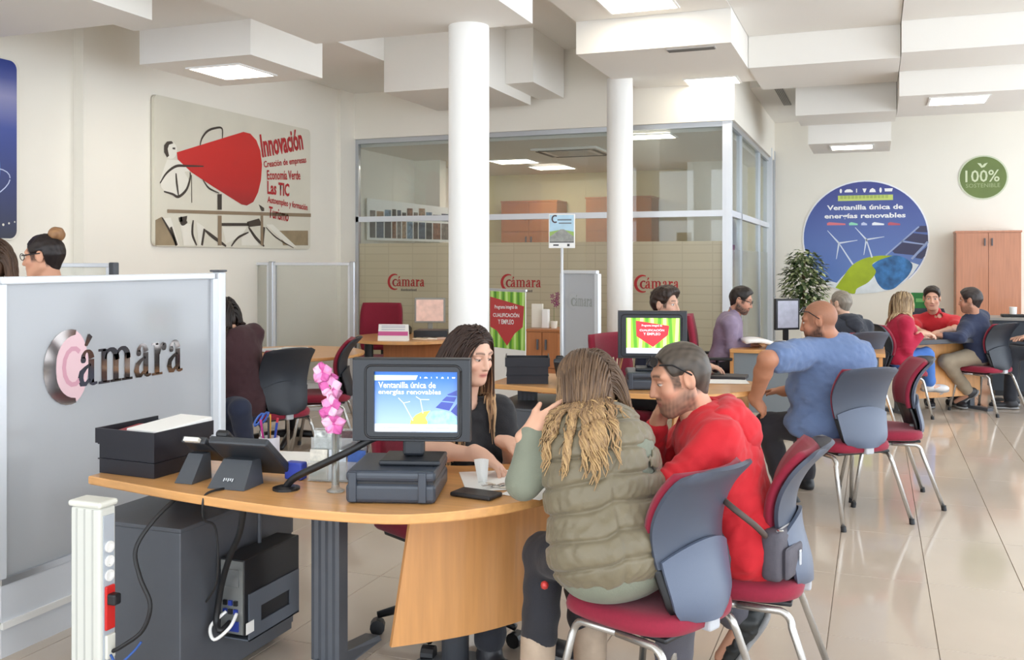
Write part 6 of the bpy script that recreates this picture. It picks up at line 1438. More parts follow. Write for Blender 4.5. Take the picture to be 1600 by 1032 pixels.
def person(label, heading, pelvis, neck, head, look, skin=(214, 166, 140), s=1.0, sw=0.185, girth=1.0, belly=0.0, top=None, bottom=None, shoes=(40, 40, 44), sleeve='long',
           armL=None, armR=None, legL=None, legR=None, hair=None, face=None, hd=0.008, hh=0.0045, hc_=0.010, female=False, pose='sit', hood=False, quilt=None, collar=0.0, shoulderL=None, shoulderR=None, hands=True, hem=0.0, upneck=None, trouser_r=1.0, extra=None, shoe_name='shoe', chest=1.0, tail=0.085):
    """armX: (wrist, elbow or None, hand_dir, palm, thumb_side[, curl]); legX: (knee, ankle, toe_dir)"""
    hx = np.array((math.cos(heading), math.sin(heading), 0.0)); lf = np.array((-hx[1], hx[0], 0.0)); up = np.array((0, 0, 1.0))
    pe, ne, hc = A3(pelvis), A3(neck), A3(head)
    base = Vector((pe[0], pe[1], 0)); t = thing('person', label, 'person', base); O = A3(base)
    sp = unit(ne - pe); SL = np.linalg.norm(ne - pe)
    lat = unit(lf - sp * (lf @ sp)); fw = np.cross(lat, sp); T = np.stack([fw, lat, sp])            # torso frame
    if fw @ hx < 0: fw = -fw; T = np.stack([fw, lat, sp])
    sh = {1: A3(shoulderL) if shoulderL is not None else ne - sp * 0.055 * s + lat * sw, -1: A3(shoulderR) if shoulderR is not None else ne - sp * 0.055 * s - lat * sw}
    hip = {1: pe + lf * 0.085 * s - up * 0.01, -1: pe - lf * 0.085 * s - up * 0.01}
    arms = {}
    for sd, a in ((1, armL), (-1, armR)):
        if a is None: 
            wr = pe + hx * 0.34 * s + lf * sd * 0.12 + up * 0.13; a = (wr, None, hx - lf * sd * 0.3, -up, -lf * sd)
        el = A3(a[1]) if a[1] is not None else ik(sh[sd], a[0], 0.285 * s, 0.25 * s, -hx * 0.5 + lf * sd * 0.6 - up * 0.8)
        arms[sd] = (A3(a[0]), el) + tuple(a[2:])
    legs = {}
    for sd, l in ((1, legL), (-1, legR)):
        if l is None:
            if pose == 'sit': kn = hip[sd] + hx * 0.41 * s + lf * sd * 0.05 + up * 0.015; an = np.array((kn[0] + hx[0] * 0.02, kn[1] + hx[1] * 0.02, 0.085))
            else: kn = hip[sd] * np.array((1, 1, 0)) + up * 0.48 * s + hx * 0.02; an = hip[sd] * np.array((1, 1, 0)) + up * 0.085
            l = (kn, an, hx + lf * sd * 0.15)
        legs[sd] = (A3(l[0]), A3(l[1]), unit(l[2]))
    g = girth
    def torso(F, e, k=0.05, shk=1.0):
        F.ell(pe + sp * 0.02 + fw * belly * 0.3, np.array((0.118 * g + e + belly * 0.5, 0.168 * g + e + belly * 0.5, 0.12 + e)) * (s, s, s), T, k)
        F.ell(pe + sp * SL * 0.42 + fw * (0.01 + belly * 0.5), np.array((0.105 * g + e + belly, 0.145 * g + e + belly * 0.6, 0.17 + e)) * s, T, k)
        F.ell(pe + sp * SL * 0.70, np.array((0.110 * g * chest + e, 0.160 * g * chest + e, 0.165 + e)) * s, T, k)
        for sd in (1, -1): F.cone(ne - sp * 0.045 * s, ne - sp * 0.045 * s + (sh[sd] - ne + sp * 0.045 * s) * shk, 0.062 * s + e, 0.058 * s * g ** 0.5 + e, k)
        if female: 
            for sd in (1, -1): F.ell(pe + sp * SL * 0.68 + fw * 0.085 * s + lat * sd * 0.065 * s, np.array((0.055 + e, 0.06 + e, 0.06 + e)) * s, T, 0.04)
    # ---- body
    B = Field(); torso(B, 0.0)
    B.cone(ne - sp * 0.02, hc - 0.02 * np.cross(lf, up) * 0 - up * 0.05 * s, 0.052 * s * g ** 0.3, 0.050 * s, 0.03)
    for sd in (1, -1):
        wr, el = arms[sd][:2]; gr = g ** 0.5
        B.cone(sh[sd], el, 0.047 * s * gr, 0.038 * s * gr, 0.03); mid = el + (wr - el) * 0.3
        B.cone(el, mid, 0.037 * s * gr, 0.039 * s * gr, 0.02); B.cone(mid, wr, 0.039 * s * gr, 0.025 * s * gr, 0.02)
        kn, an, to = legs[sd]
        B.cone(hip[sd], kn, 0.075 * s, 0.05 * s, 0.03); B.cone(kn, kn + (an - kn) * 0.35, 0.05 * s, 0.052 * s, 0.03); B.cone(kn + (an - kn) * 0.35, an, 0.052 * s, 0.034 * s, 0.03)
        B.cone(an - up * 0.03, an - up * 0.035 + to * 0.14 * s, 0.03 * s, 0.022 * s, 0.03)
    B.ell(hc - up * 0.02, (0.06 * s, 0.05 * s, 0.06 * s), None, 0.03)
    V, Fq = surface(B, 0.014); V = relax(V, Fq, 1); C = np.tile(np.array(lin(skin)[:3]), (len(V), 1))
    Vs, Fs, Cs = [V], [Fq], [C]; n0 = len(V)
    lk = unit(look); R = frame_of(lk[:3], up if upneck is None else upneck)
    H, W = head_field(hc, R, s, female); H.cone(W(-0.018, 0, -0.065), ne - sp * 0.03, 0.053 * s * g ** 0.3, 0.056 * s * g ** 0.3, 0.02)
    V, Fq = surface(H, hh * 0.75); V = relax(V, Fq, 1, 0.3); fc = dict(face or {})
    if hair and hair['kind'] in ('short', 'bun') and 'stub' not in fc: fc['stub'] = (0.92, tuple((a_ + b_) / 2 for a_, b_ in zip(*hair['c'])), hair.get('line', 0.0))
    C = head_paint(V, hc, R, s, skin, **fc); Vs.append(V); Fs.append(Fq + n0); Cs.append(C); n0 += len(V)
    if hands:
        for sd in (1, -1):
            a = arms[sd]; HF = Field(); wr, el = a[0], a[1]
            add_hand(HF, wr, a[2], a[3], a[4], s, a[5] if len(a) > 5 else (0.3, 0.35, 0.3)); 
            if sleeve != 'long': HF.cone(el + (wr - el) * 0.3, wr, 0.0395 * s * g ** 0.5, 0.0255 * s * g ** 0.5, 0.02); HF.cone(el + (sh[sd] - el) * 0.6, el, 0.044 * s * g ** 0.5, 0.0385 * s * g ** 0.5, 0.02); HF.cone(el, el + (wr - el) * 0.3, 0.0375 * s * g ** 0.5, 0.0395 * s * g ** 0.5, 0.02)
            else: HF.cone(el + (wr - el) * 0.7, wr, 0.031 * s, 0.0255 * s, 0.02)
            V, Fq = surface(HF, hh); V = relax(V, Fq, 1, 0.25); C = np.tile(np.array(lin(skin)[:3]), (len(V), 1)) * (1 + 0.06 * wob(V, 70, 5))[:, None]
            Vs.append(V); Fs.append(Fq + n0); Cs.append(C); n0 += len(V)
    link('body', np_mesh('body', np.concatenate(Vs) - O, np.concatenate(Fs), np.clip(np.concatenate(Cs), 0, 1)), SKIN_M, t)
    # ---- clothes
    TF = None
    if top is not None:
        TF = Field(); e = 0.014; torso(TF, e, 0.06)
        for sd in (1, -1):
            wr, el = arms[sd][:2]; gr = g ** 0.5
            if sleeve == 'none': continue
            if sleeve == 'long':
                TF.cone(sh[sd], el, 0.056 * s * gr + e * 0.6, 0.047 * s * gr + e * 0.3, 0.035); TF.cone(el, el + (wr - el) * 0.93, 0.047 * s * gr + e * 0.3, 0.034 * s * gr + e * 0.2, 0.025)
            else:
                q = 0.62; TF.cone(sh[sd], sh[sd] + (el - sh[sd]) * q, 0.057 * s * gr + e, 0.054 * s * gr + e, 0.035)
                TF.half(sh[sd] + (el - sh[sd]) * q, el - sh[sd], 0.006) if False else None
        if collar: TF.cone(ne - sp * 0.02 * s, ne + (hc - ne) * 0.30, 0.062 * s * g ** 0.3 + 0.006, 0.060 * s * g ** 0.3 + 0.004, 0.02); 
        if tail > 0.1: TF.ell(pe - sp * 0.055 * s, np.array((0.116 * g, 0.164 * g, 0.092)) * s, T, 0.04)
        if hem: 
            for sd in (1, -1): TF.cone(hip[sd], hip[sd] + (legs[sd][0] - hip[sd]) * hem, 0.09 * s * g + e, 0.085 * s * g + e, 0.05)
        TF.half(pe - sp * tail * s, -sp, 0.01)
        # open neck
        TF.ell(ne + sp * (0.035 + 0.01 * collar) * s + fw * 0.012, np.array((0.062, 0.062, 0.040)) * s * g ** 0.3, T, 0.01, cut=True)
        if hood:
            HF_ = Field(); bh = ne - fw * 0.085 * s - sp * 0.005
            HF_.ell(bh, np.array((0.050, 0.100, 0.040)) * s, T, 0.02); HF_.ell(bh - fw * 0.030 * s - sp * 0.070 * s, np.array((0.040, 0.092, 0.075)) * s, T, 0.03)
            HF_.cone(bh - fw * 0.035 * s - sp * 0.08 * s, bh - fw * 0.03 * s - sp * 0.165 * s, 0.05 * s, 0.022 * s, 0.03)
            for sd in (1, -1):
                HF_.cone(bh + lat * sd * 0.085 * s, ne + lat * sd * 0.082 * s + sp * 0.012 * s, 0.032 * s, 0.026 * s, 0.02); HF_.cone(ne + lat * sd * 0.082 * s + sp * 0.012 * s, ne + lat * sd * 0.035 * s + fw * 0.085 * s - sp * 0.045 * s, 0.026 * s, 0.017 * s, 0.02)
            HF_.ell(ne + sp * 0.045 * s + fw * 0.0, np.array((0.066, 0.068, 0.055)) * s, T, 0.010, cut=True)
            HF_.disp = lambda X: 0.006 * wob((X - pe) @ T.T * np.array((1, 0.8, 2.2)), 42, 31) + 0.004 * np.abs(wob(X, 80, 32))
            V, Fq = surface(HF_, max(0.006, hd * 0.8)); V = relax(V, Fq, 1, 0.3); link('hood', np_mesh('hood', V - O, Fq), top['mat'], t)
        am = top.get('fold', 0.006)
        def dsp(X, am=am):
            L = (X - pe) @ T.T; o = am * wob(L * np.array((1, 1, 2.4)), 26, 7) + am * 0.6 * np.abs(wob(L * np.array((1, 1.4, 1.2)), 48, 9))
            o = o + am * 0.9 * (0.35 - np.abs(wob(L * np.array((1.0, 1.0, 1.9)) + 0.02 * np.sin(L[:, [1, 2, 0]] * 30), 60, 14)))
            for sd in (1, -1):
                el = arms[sd][1]; r = np.linalg.norm(X - el, axis=1); o = o + am * 0.8 * np.exp(-(r / 0.09) ** 2) * np.sin(((X - el) @ unit(sh[sd] - el)) * 170)
            return o
        if quilt is None: TF.disp = dsp
        V, Fq = surface(TF, hd); V = relax(V, Fq, 1, 0.35)
        link(top.get('name', 'top'), np_mesh('top', V - O, Fq), top['mat'], t)
    if quilt is not None:
        QF = Field(); e = 0.036; torso(QF, e, 0.06, 0.62)
        for sd in (1, -1): QF.ell(sh[sd] + lat * sd * 0.02 * s - sp * 0.035, np.array((0.088, 0.050, 0.105)) * s, T, 0.008, cut=True)
        QF.cone(ne - sp * 0.03, ne + sp * 0.02, 0.075, 0.072, 0.02)
        QF.half(pe - sp * quilt['hem'], -sp, 0.012); QF.ell(ne + sp * 0.05 + fw * 0.02, (0.062, 0.062, 0.05), T, 0.01, cut=True)
        spc = quilt['spacing']
        def qd(X):
            L = (X - pe) @ T.T; yy = L[:, 1] - 0.055; lift = np.where(yy > 0, 0.38 * yy, -0.10 * yy) * np.clip(0.06 / (np.abs(yy) + 0.02), 0.3, 1); zz = (L[:, 2] + lift + 0.006 * wob(L, 24, 4)) / spc
            ds = np.abs(zz - np.round(zz)) * spc; seam = 1 - np.exp(-(ds / 0.0066) ** 2) - 0.6 * np.exp(-(yy / 0.007) ** 2) * (L[:, 0] < 0) * (L[:, 2] < SL * 0.6)
            wr_ = (wob(np.stack([L[:, 0] * 1.2, L[:, 1] * 1.6, L[:, 2] * 0.6], 1), 85, 12) - np.abs(wob(np.stack([L[:, 0], L[:, 1] * 1.3 + L[:, 2] * 0.5, L[:, 2] * 0.5], 1), 130, 13)) * 1.2) * seam
            cs = np.exp(-((L[:, 1]) / 0.006) ** 2) * 0.0
            return 0.0095 * seam - 0.008 + 0.004 * np.sin(np.pi * np.clip(ds / spc * 2, 0, 1) / 2) + 0.0042 * wr_
        QF.disp = qd
        V, Fq = surface(QF, 0.0045); link('padded_vest', np_mesh('padded_vest', V - O, Fq), quilt['mat'], t); TF = QF
    if bottom is not None:
        BF = Field(); e = 0.012; BF.ell(pe - sp * 0.01, np.array((0.115 * g, 0.165 * g, 0.110)) * s, T, 0.05)
        BF.half(pe + sp * 0.03 * s, sp, 0.01)
        for sd in (1, -1):
            kn, an, to = legs[sd]; tr = trouser_r
            BF.cone(hip[sd], kn, (0.086 * s * g ** 0.5 + e * 0.5) , (0.062 * s + e * 0.4) * tr, 0.04); BF.cone(kn, an + (kn - an) * bottom.get('cut', 0.08), (0.064 * s + e * 0.4) * tr, (0.057 * s + 0.006) * tr, 0.03)
        BF.disp = lambda X: 0.006 * wob(X * np.array((1, 1, 1.8)), 30, 17) + 0.004 * np.abs(wob(X, 70, 18))
        V, Fq = surface(BF, hc_); V = relax(V, Fq, 1, 0.35); link('trousers', np_mesh('trousers', V - O, Fq), bottom['mat'], t)
    if shoes is not None:
        sm = shoes if not isinstance(shoes, tuple) else mat('shoe_%d_%d_%d' % shoes, shoes, 0.5, bump=0.1, bscale=120)
        for sd in (1, -1):
            kn, an, to = legs[sd]; dn = unit((an - kn)); dn = unit(dn - to * (dn @ to)); SF = Field(); lt = np.cross(dn, to); Rm = np.stack([to, lt, dn])
            if shoe_name == 'boot': SF.cone(an - dn * 0.16, an, 0.062 * s, 0.058 * s, 0.03)
            SF.cone(an - dn * 0.01, an + dn * 0.03, 0.048 * s, 0.046 * s, 0.02); SF.ell(an + dn * 0.035 * s - to * 0.02, np.array((0.06, 0.042, 0.045)) * s, Rm, 0.03); SF.ell(an + dn * 0.045 * s + to * 0.11 * s, np.array((0.085, 0.048, 0.036)) * s, Rm, 0.035)
            SF.half(an + dn * 0.070 * s, dn, 0.006)
            if extra and extra.get('shoe_disp'): SF.disp = lambda X: 0.004 * np.sin(wob(X, 40, 21) * 9)
            V, Fq = surface(SF, 0.008); V = relax(V, Fq, 1, 0.3); so = link(shoe_name, np_mesh(shoe_name, V - O, Fq), sm, t)
            OF = Field(); OF.ell(an + dn * 0.070 * s - to * 0.025, np.array((0.062, 0.046, 0.016)) * s, Rm, 0.02); OF.ell(an + dn * 0.070 * s + to * 0.11 * s, np.array((0.092, 0.052, 0.016)) * s, Rm, 0.03)
            V, Fq = surface(OF, 0.009); link('sole', np_mesh('sole', V - O, Fq), mat('sole_' + str((extra or {}).get('sole', 'grey')), (extra or {}).get('sole_c', (150, 150, 150)), 0.7), so)
    # ---- hair
    if hair:
        kind = hair['kind']; c0, c1 = hair['c']
        if kind in ('short', 'long', 'bun'):
            HC = hair_cap(hc, R, s, hair.get('up', 0.0), hair.get('line', 0.0), hair.get('nape', 0.012 if kind == 'short' else -0.07), hair.get('thick', 0.010), hair.get('ears', True), 0.55 if kind == 'short' else 0.25, seed=hair.get('seed', 1), amp=hair.get('amp', 0.004))
            if kind == 'bun':
                bc = W(-0.085, 0, 0.115); HC.disp0 = HC.disp
            V, Fq = surface(HC, max(hh, 0.005)); V = relax(V, Fq, 1, 0.2); C = hair_paint(V, hc, R, s, c0, c1); ho = link('hair', np_mesh('hair', V - O, Fq, np.clip(C, 0, 1)), HAIR_M, t)
            if kind == 'bun':
                K = Field(); K.ell(bc, np.array((0.042, 0.045, 0.040)) * s, R); K.disp = lambda X: 0.006 * wob(X, 120, 8); V, Fq = surface(K, 0.005); C = hair_paint(V, hc, R, s, hair['bun'][0], hair['bun'][1]); link('hair_bun', np_mesh('hair_bun', V - O, Fq, np.clip(C, 0, 1)), HAIR_M, ho)
            if kind == 'long':
                V, Fq, C = strands(hc, R, s, hair.get('n', 260), hair['len'], hair['ramp'], TF, hair.get('wave', 0.006), hair.get('freq', 40), hair.get('part', 0.0), hair.get('rad', 0.006), hair.get('front', 0.045), hair.get('seed', 2), flare=hair.get('flare', 0.0))
                lo_ = link('hair_locks', np_mesh('hair_locks', V - O, Fq, C), HAIR_M, t); lo_['kind'] = 'stuff'
    return dict(root=t, R=R, hc=hc, W=W, T=T, pe=pe, ne=ne, O=O, s=s, sh=sh, arms=arms, fw=fw, lat=lat, sp=sp)
def glasses(p, label, z=0.012, x=0.098, up_on_head=False, m=None, as_part=False):
    """dark glasses on a face or pushed up on the head"""
    m = m or BLACK; W, R, s = p['W'], p['R'], p['s']
    if up_on_head: z = 0.0; x = 0.0
    def Q(a, b, c):
        if up_on_head:      # lens plane tipped back on top of the forehead, arms running down to the ears
            if a < -0.012: k = min(1.0, (-a - 0.012) / 0.06); return Vector(W(0.052 - 0.075 * k, b * 1.06, 0.088 - 0.072 * k))
            return Vector(W(0.076 + 0.55 * a - 0.70 * c, b * 0.92, 0.094 + 0.75 * a + 0.55 * c - 0.25 * abs(b)))
        return Vector(W(a, b, c))
    bs = Vector(W(0.07, 0, 0.09)) if up_on_head else Vector(W(x, 0, z))
    t = p['root'] if as_part else thing('sunglasses', label, 'sunglasses', bs)
    off = Vector(p['O']) if as_part else bs
    X0 = x
    pre = 'glasses_' if as_part else ''
    for sd in (1, -1):
        lens = [Q(X0 - 0.10 * (abs(0.031 + 0.024 * math.cos(k * 0.52)) ** 1.4), sd * (0.034 + 0.027 * math.cos(k * 0.52)), z + 0.018 * math.sin(k * 0.52)) for k in range(12)]
        if not as_part: MB().add(lens + [v + (Vector(R[0]) * 0.002) for v in lens], [tuple(range(12)), tuple(range(12, 24))[::-1]] + [(i, i + 12, (i + 1) % 12 + 12, (i + 1) % 12) for i in range(12)]).obj('lens', mat('lens_dark', (26, 24, 28), 0.08), t, off=off)
        MB().tube(lens + [lens[0]], 0.0022, 6).obj(pre + 'rim', m, t, off=off)
        MB().tube([Q(X0 - 0.011, sd * 0.062, z + 0.006), Q(-0.03, sd * 0.080, 0) if up_on_head else Q(0.04, sd * 0.083, z + 0.006), Q(-0.072, sd * 0.084, 0) if up_on_head else Q(-0.02, sd * 0.088, z + 0.006)], 0.0032, 6).obj(pre + 'temple', m, t, off=off)
    MB().tube([Q(X0, 0.009, z + 0.004), Q(X0 + 0.003, 0, z + 0.007), Q(X0, -0.009, z + 0.004)], 0.0022, 6).obj(pre + 'bridge', m, t, off=off)
# ------------------------------------------------------------------ the people in the room
Fv = np.array((-SN, CS, 0.0)); Rv = np.array((CS, SN, 0.0)); UP = np.array((0, 0, 1.0))
def H(deg): return math.radians(deg)
def hv(deg, dz=0.0): return np.array((math.cos(math.radians(deg)), math.sin(math.radians(deg)), dz))

# woman in the padded vest
vest_m = mat('vest_olive', (112, 102, 80), 0.5, var=0.10, scale=9, bump=0.10, bscale=90, sheen=0.2)
pv = person('blonde-tipped woman in an olive padded vest and sage jumper, seen from behind', H(136), P(962, 868, 2.93), P(932, 668, 3.02), P(915, 607, 3.10), hv(158, -0.22), s=0.94, sw=0.165, girth=1.16, chest=0.88, tail=0.23,
    top=dict(mat=cloth_mat('sage', (122, 126, 110)), name='jumper', fold=0.006), bottom=dict(mat=cloth_mat('black_jeans', (38, 38, 44)), cut=0.42), shoes=mat('boot_suede', (176, 156, 136), 0.8, var=0.1, scale=20), shoe_name='boot',
    shoulderL=P(868, 694, 3.02), shoulderR=P(980, 698, 2.98),
    armL=(P(829, 676, 2.99), P(818, 754, 2.97), Rv * 0.80 + UP * 0.50 + Fv * 0.15, Fv * 0.85 - UP * 0.35, UP * 0.8 - Rv * 0.5, (0.12, 0.2, 0.2)),
    armR=(P(905, 770, 3.45), None, hv(160), -UP, hv(230)),
    legL=(P(850, 865, 3.14), P(838, 1078, 3.12), hv(165)), legR=(P(905, 850, 3.30), P(922, 1062, 3.26), hv(150)),
    quilt=dict(mat=vest_m, spacing=0.080, hem=0.112), female=True, hd=0.008, upneck=UP + 0.0 * Rv,
    hair=dict(kind='long', c=((86, 66, 50), (118, 92, 68)), ears=False, nape=-0.11, thick=0.004, len=0.42, n=2300, ramp=[(88, 69, 55), (104, 81, 62), (132, 104, 76), (150, 120, 86), (164, 132, 93), (180, 148, 104)], wave=0.0065, freq=62, rad=0.0030, front=0.04, seed=6, flare=0.0))

# man in the red hoodie
ph = person('bearded man in a bright red hooded sweatshirt leaning his cheek on his hand', H(182), P(1176, 842, 3.27), P(1098, 652, 3.26), P(1062, 592, 3.24), hv(206, -0.30), skin=(206, 152, 124), s=1.0, sw=0.19, girth=1.08,
    top=dict(mat=cloth_mat('hoodie_red', (196, 26, 38), bump=0.08, bscale=260), name='hooded_sweatshirt', fold=0.009), bottom=dict(mat=cloth_mat('slate_trousers', (84, 82, 90))), shoes=(44, 46, 46), hood=True, hem=0.12,
    shoulderL=P(1124, 694, 3.09), shoulderR=P(1078, 690, 3.45),
    armL=(P(965, 780, 3.12), P(1042, 762, 3.02), hv(180), -UP, hv(90)),
    armR=(P(1027, 664, 3.32), P(1008, 752, 3.42), UP * 0.9 + Rv * 0.25 - Fv * 0.1, Rv * 0.8 - Fv * 0.5, -Fv, (0.55, 0.8, 0.5)),
    legL=(P(1060, 860, 3.14), P(1050, 1075, 3.25), hv(180)), legR=((-0.80, 3.50, 0.50), (-0.46, 3.58, 0.19), np.array((-0.55, 0.0, -0.85))),
    face=dict(brow=(52, 40, 34), beard=0.72, beard_c=(72, 58, 52), eyes='half'), hh=0.0042, hd=0.008,
    hair=dict(kind='short', c=((52, 44, 38), (92, 82, 72)), thick=0.005, line=0.018, nape=0.02, amp=0.002), extra=dict(shoe_disp=True, sole_c=(130, 138, 140)))
glasses(ph, 'black sunglasses pushed up on the head of the man in red', z=0.062, x=0.086, up_on_head=True)

# dark-haired woman behind the near desk
py = person('long-haired woman in a black t-shirt talking behind the near screen', H(-30), (-1.585, 3.55, 0.545), P(722, 642, 3.82), P(737, 556, 3.78), hv(-24, -0.25), skin=(226, 180, 156), s=0.90, sw=0.165, girth=0.92, female=True, sleeve='short',
    top=dict(mat=cloth_mat('black_tee', (30, 30, 34)), name='t_shirt'), bottom=dict(mat=cloth_mat('dark_trousers', (36, 38, 46))), hh=0.0042,
    shoulderL=P(778, 645, 3.86), shoulderR=P(664, 648, 3.72),
    armR=(P(752, 712, 3.40), P(672, 704, 3.52), Rv * 0.75 - UP * 0.45 - Fv * 0.25, -UP * 0.7 - Rv * 0.3, Fv * 0.8, (0.35, 0.3, 0.25)),
    armL=(P(792, 692, 3.62), P(782, 690, 3.86) if False else None, Rv * 0.8 - Fv * 0.5 - UP * 0.1, -UP, -Fv * 0.4 - Rv, (0.4, 0.4, 0.3)),
    face=dict(brow=(64, 44, 36), lips=(196, 108, 104), eyes='half'), 
    hair=dict(kind='long', c=((50, 34, 28), (70, 48, 38)), ears=False, nape=-0.11, thick=0.004, len=0.56, n=1700, ramp=[(52, 35, 28), (60, 42, 34), (92, 66, 48), (164, 126, 92), (200, 164, 124)], wave=0.003, freq=20, rad=0.0031, front=0.05, part=0.0, seed=9))

# heavy man in the blue t-shirt
pb = person('heavy bald man in a blue t-shirt with a hand on his thigh', H(128), P(1304, 664, 5.80), P(1302, 530, 5.80), P(1280, 503, 5.74), hv(172, -0.22), skin=(178, 122, 94), s=1.05, sw=0.235, girth=1.52, belly=0.05, sleeve='short',
    top=dict(mat=cloth_mat('tee_blue', (98, 118, 156), bump=0.12, bscale=120), name='t_shirt', fold=0.010), bottom=dict(mat=cloth_mat('black_shorts', (36, 34, 40))), shoes=(30, 30, 32),
    shoulderL=P(1243, 556, 5.60), shoulderR=P(1342, 556, 5.98),
    armL=(P(1180, 626, 5.60), P(1198, 562, 5.40), Rv * 0.55 - UP * 0.55 + Fv * 0.4, -UP * 0.4 + Fv * 0.5, Fv * 0.5 - Rv * 0.5, (0.25, 0.3, 0.2)),
    armR=(P(1225, 612, 6.35), None, hv(150), -UP, hv(220)),
    legL=(P(1198, 664, 5.92), P(1232, 778, 6.02), hv(140)), legR=(P(1255, 640, 6.35), P(1258, 748, 6.35), hv(120)),
    face=dict(brow=(40, 30, 26), beard=0.9, beard_c=(46, 36, 32), stub=(0.35, (100, 76, 64), 0.03)), hh=0.006, hd=0.010, hair=None)
glasses(pb, 'black sunglasses resting on the head of the heavy man', z=0.05, x=0.084, up_on_head=True)

# young man behind the second screen
pm = person('dark-haired young man in a navy top behind the second screen', H(-25), (-1.50, 6.62, 0.56), P(1036, 520, 6.82), P(1040, 477, 6.80), hv(-18, -0.05), skin=(216, 170, 146), s=0.97, sw=0.185,
    top=dict(mat=cloth_mat('navy_top', (34, 40, 60)), name='jumper'), bottom=dict(mat=cloth_mat('dark_trousers', (36, 38, 46))), hh=0.006, hd=0.011, hc_=0.014,
    armL=((-1.05, 6.40, 0.80), None, hv(-20), -UP, hv(-110)), armR=((-1.15, 6.12, 0.80), None, hv(-20), -UP, hv(70)),
    face=dict(brow=(44, 32, 28), beard=0.35), hair=dict(kind='short', c=((34, 26, 22), (64, 48, 40)), up=0.03, thick=0.014, amp=0.007, line=0.012))

# bearded man in lilac
pl_ = person('bearded man in a lilac shirt reading at the desk by the glass office', H(8), P(1128, 566, 8.62), P(1142, 496, 8.62), P(1158, 470, 8.58), hv(-2, -0.35), skin=(196, 146, 122), s=0.98, sw=0.19, collar=1.0,
    top=dict(mat=cloth_mat('lilac', (140, 124, 148), var=0.12, bscale=140), name='shirt'), bottom=dict(mat=cloth_mat('dark_trousers', (36, 38, 46))), hh=0.007, hd=0.012, hc_=0.014,
    armR=(P(1170, 538, 8.50), P(1143, 545, 8.45), hv(10, -0.1), -UP, hv(100), (0.5, 0.5, 0.4)), armL=(P(1182, 532, 8.85), None, hv(0), -UP, hv(-90), (0.5, 0.5, 0.4)),
    face=dict(brow=(30, 24, 22), beard=0.95, beard_c=(38, 30, 28)), hair=dict(kind='short', c=((28, 23, 22), (48, 40, 36)), up=0.018, thick=0.010, line=0.008))
glasses(pl_, '', as_part=True)

# grey-haired person across
pg = person('grey-haired person in a dark hooded jacket behind the heavy man', H(128), P(1335, 562, 8.45), P(1322, 502, 8.6), P(1313, 475, 8.65), hv(150, -0.1), skin=(206, 166, 144), s=0.96, sw=0.19, hood=True,
    top=dict(mat=cloth_mat('jacket_black', (38, 42, 52)), name='jacket'), bottom=dict(mat=cloth_mat('dark_trousers', (36, 38, 46))), hh=0.007, hd=0.012, hc_=0.014,
    armL=(P(1290, 545, 9.0), None, hv(130), -UP, hv(40)), armR=(P(1320, 545, 9.05), None, hv(130), -UP, hv(220)),
    hair=dict(kind='short', c=((110, 102, 92), (150, 142, 130)), thick=0.008))

# woman in crimson
pk = person('fair-haired woman in a crimson jacket and blue jeans at the far desk', H(15), pink_c * 1.0 + Vector((0.0, 0.0, 0)) - Vector((0, 0, pink_c.z - 0.56)), P(1408, 500, 9.35), P(1412, 476, 9.38), hv(22, -0.15), skin=(222, 180, 158), s=0.94, sw=0.175, girth=1.05, female=True,
    top=dict(mat=cloth_mat('crimson', (176, 24, 62)), name='jacket'), bottom=dict(mat=cloth_mat('bright_jeans', (70, 116, 190))), shoes=(222, 222, 222), hh=0.007, hd=0.012, hc_=0.013, hem=0.1,
    armR=(P(1440, 522, 9.15), P(1418, 548, 9.12), hv(10), -UP, hv(100), (0.4, 0.5, 0.4)), armL=(P(1436, 524, 9.5), None, hv(0), -UP, hv(-80), (0.4, 0.5, 0.4)),
    legR=(P(1448, 555, 9.25), P(1452, 600, 9.35), hv(5)), legL=(P(1446, 552, 9.5), P(1444, 604, 9.6), hv(10)),
    hair=dict(kind='long', c=((128, 106, 82), (170, 146, 112)), ears=False, nape=-0.10, thick=0.006, len=0.26, n=360, ramp=[(118, 98, 76), (166, 142, 108), (190, 166, 130)], wave=0.004, rad=0.008, seed=12))

# man in the red polo, facing us
pp_ = person('dark-haired man in a red polo shirt facing the room at the far desk', H(-78), (POLO.x, POLO.y, 0.56), P(1462, 497, 10.15), P(1456, 467, 10.05), hv(-92, -0.12), skin=(216, 166, 142), s=1.0, sw=0.20, girth=1.08, sleeve='short', collar=0.5,
    top=dict(mat=cloth_mat('polo_red', (196, 34, 44)), name='polo_shirt'), bottom=dict(mat=cloth_mat('dark_trousers', (36, 38, 46))), hh=0.0065, hd=0.012, hc_=0.014,
    armR=(P(1440, 519, 9.70), P(1428, 515, 9.98), -Fv + Rv * 0.3, -UP, Rv, (0.3, 0.4, 0.3)), armL=(P(1464, 521, 9.60), P(1492, 515, 9.92), -Fv * 0.6 - Rv * 0.7, -UP, -Fv + Rv * 0.3, (0.3, 0.4, 0.3)),
    face=dict(brow=(44, 32, 28)), hair=dict(kind='short', c=((34, 28, 26), (58, 48, 42)), up=0.022, thick=0.010, line=0.010))

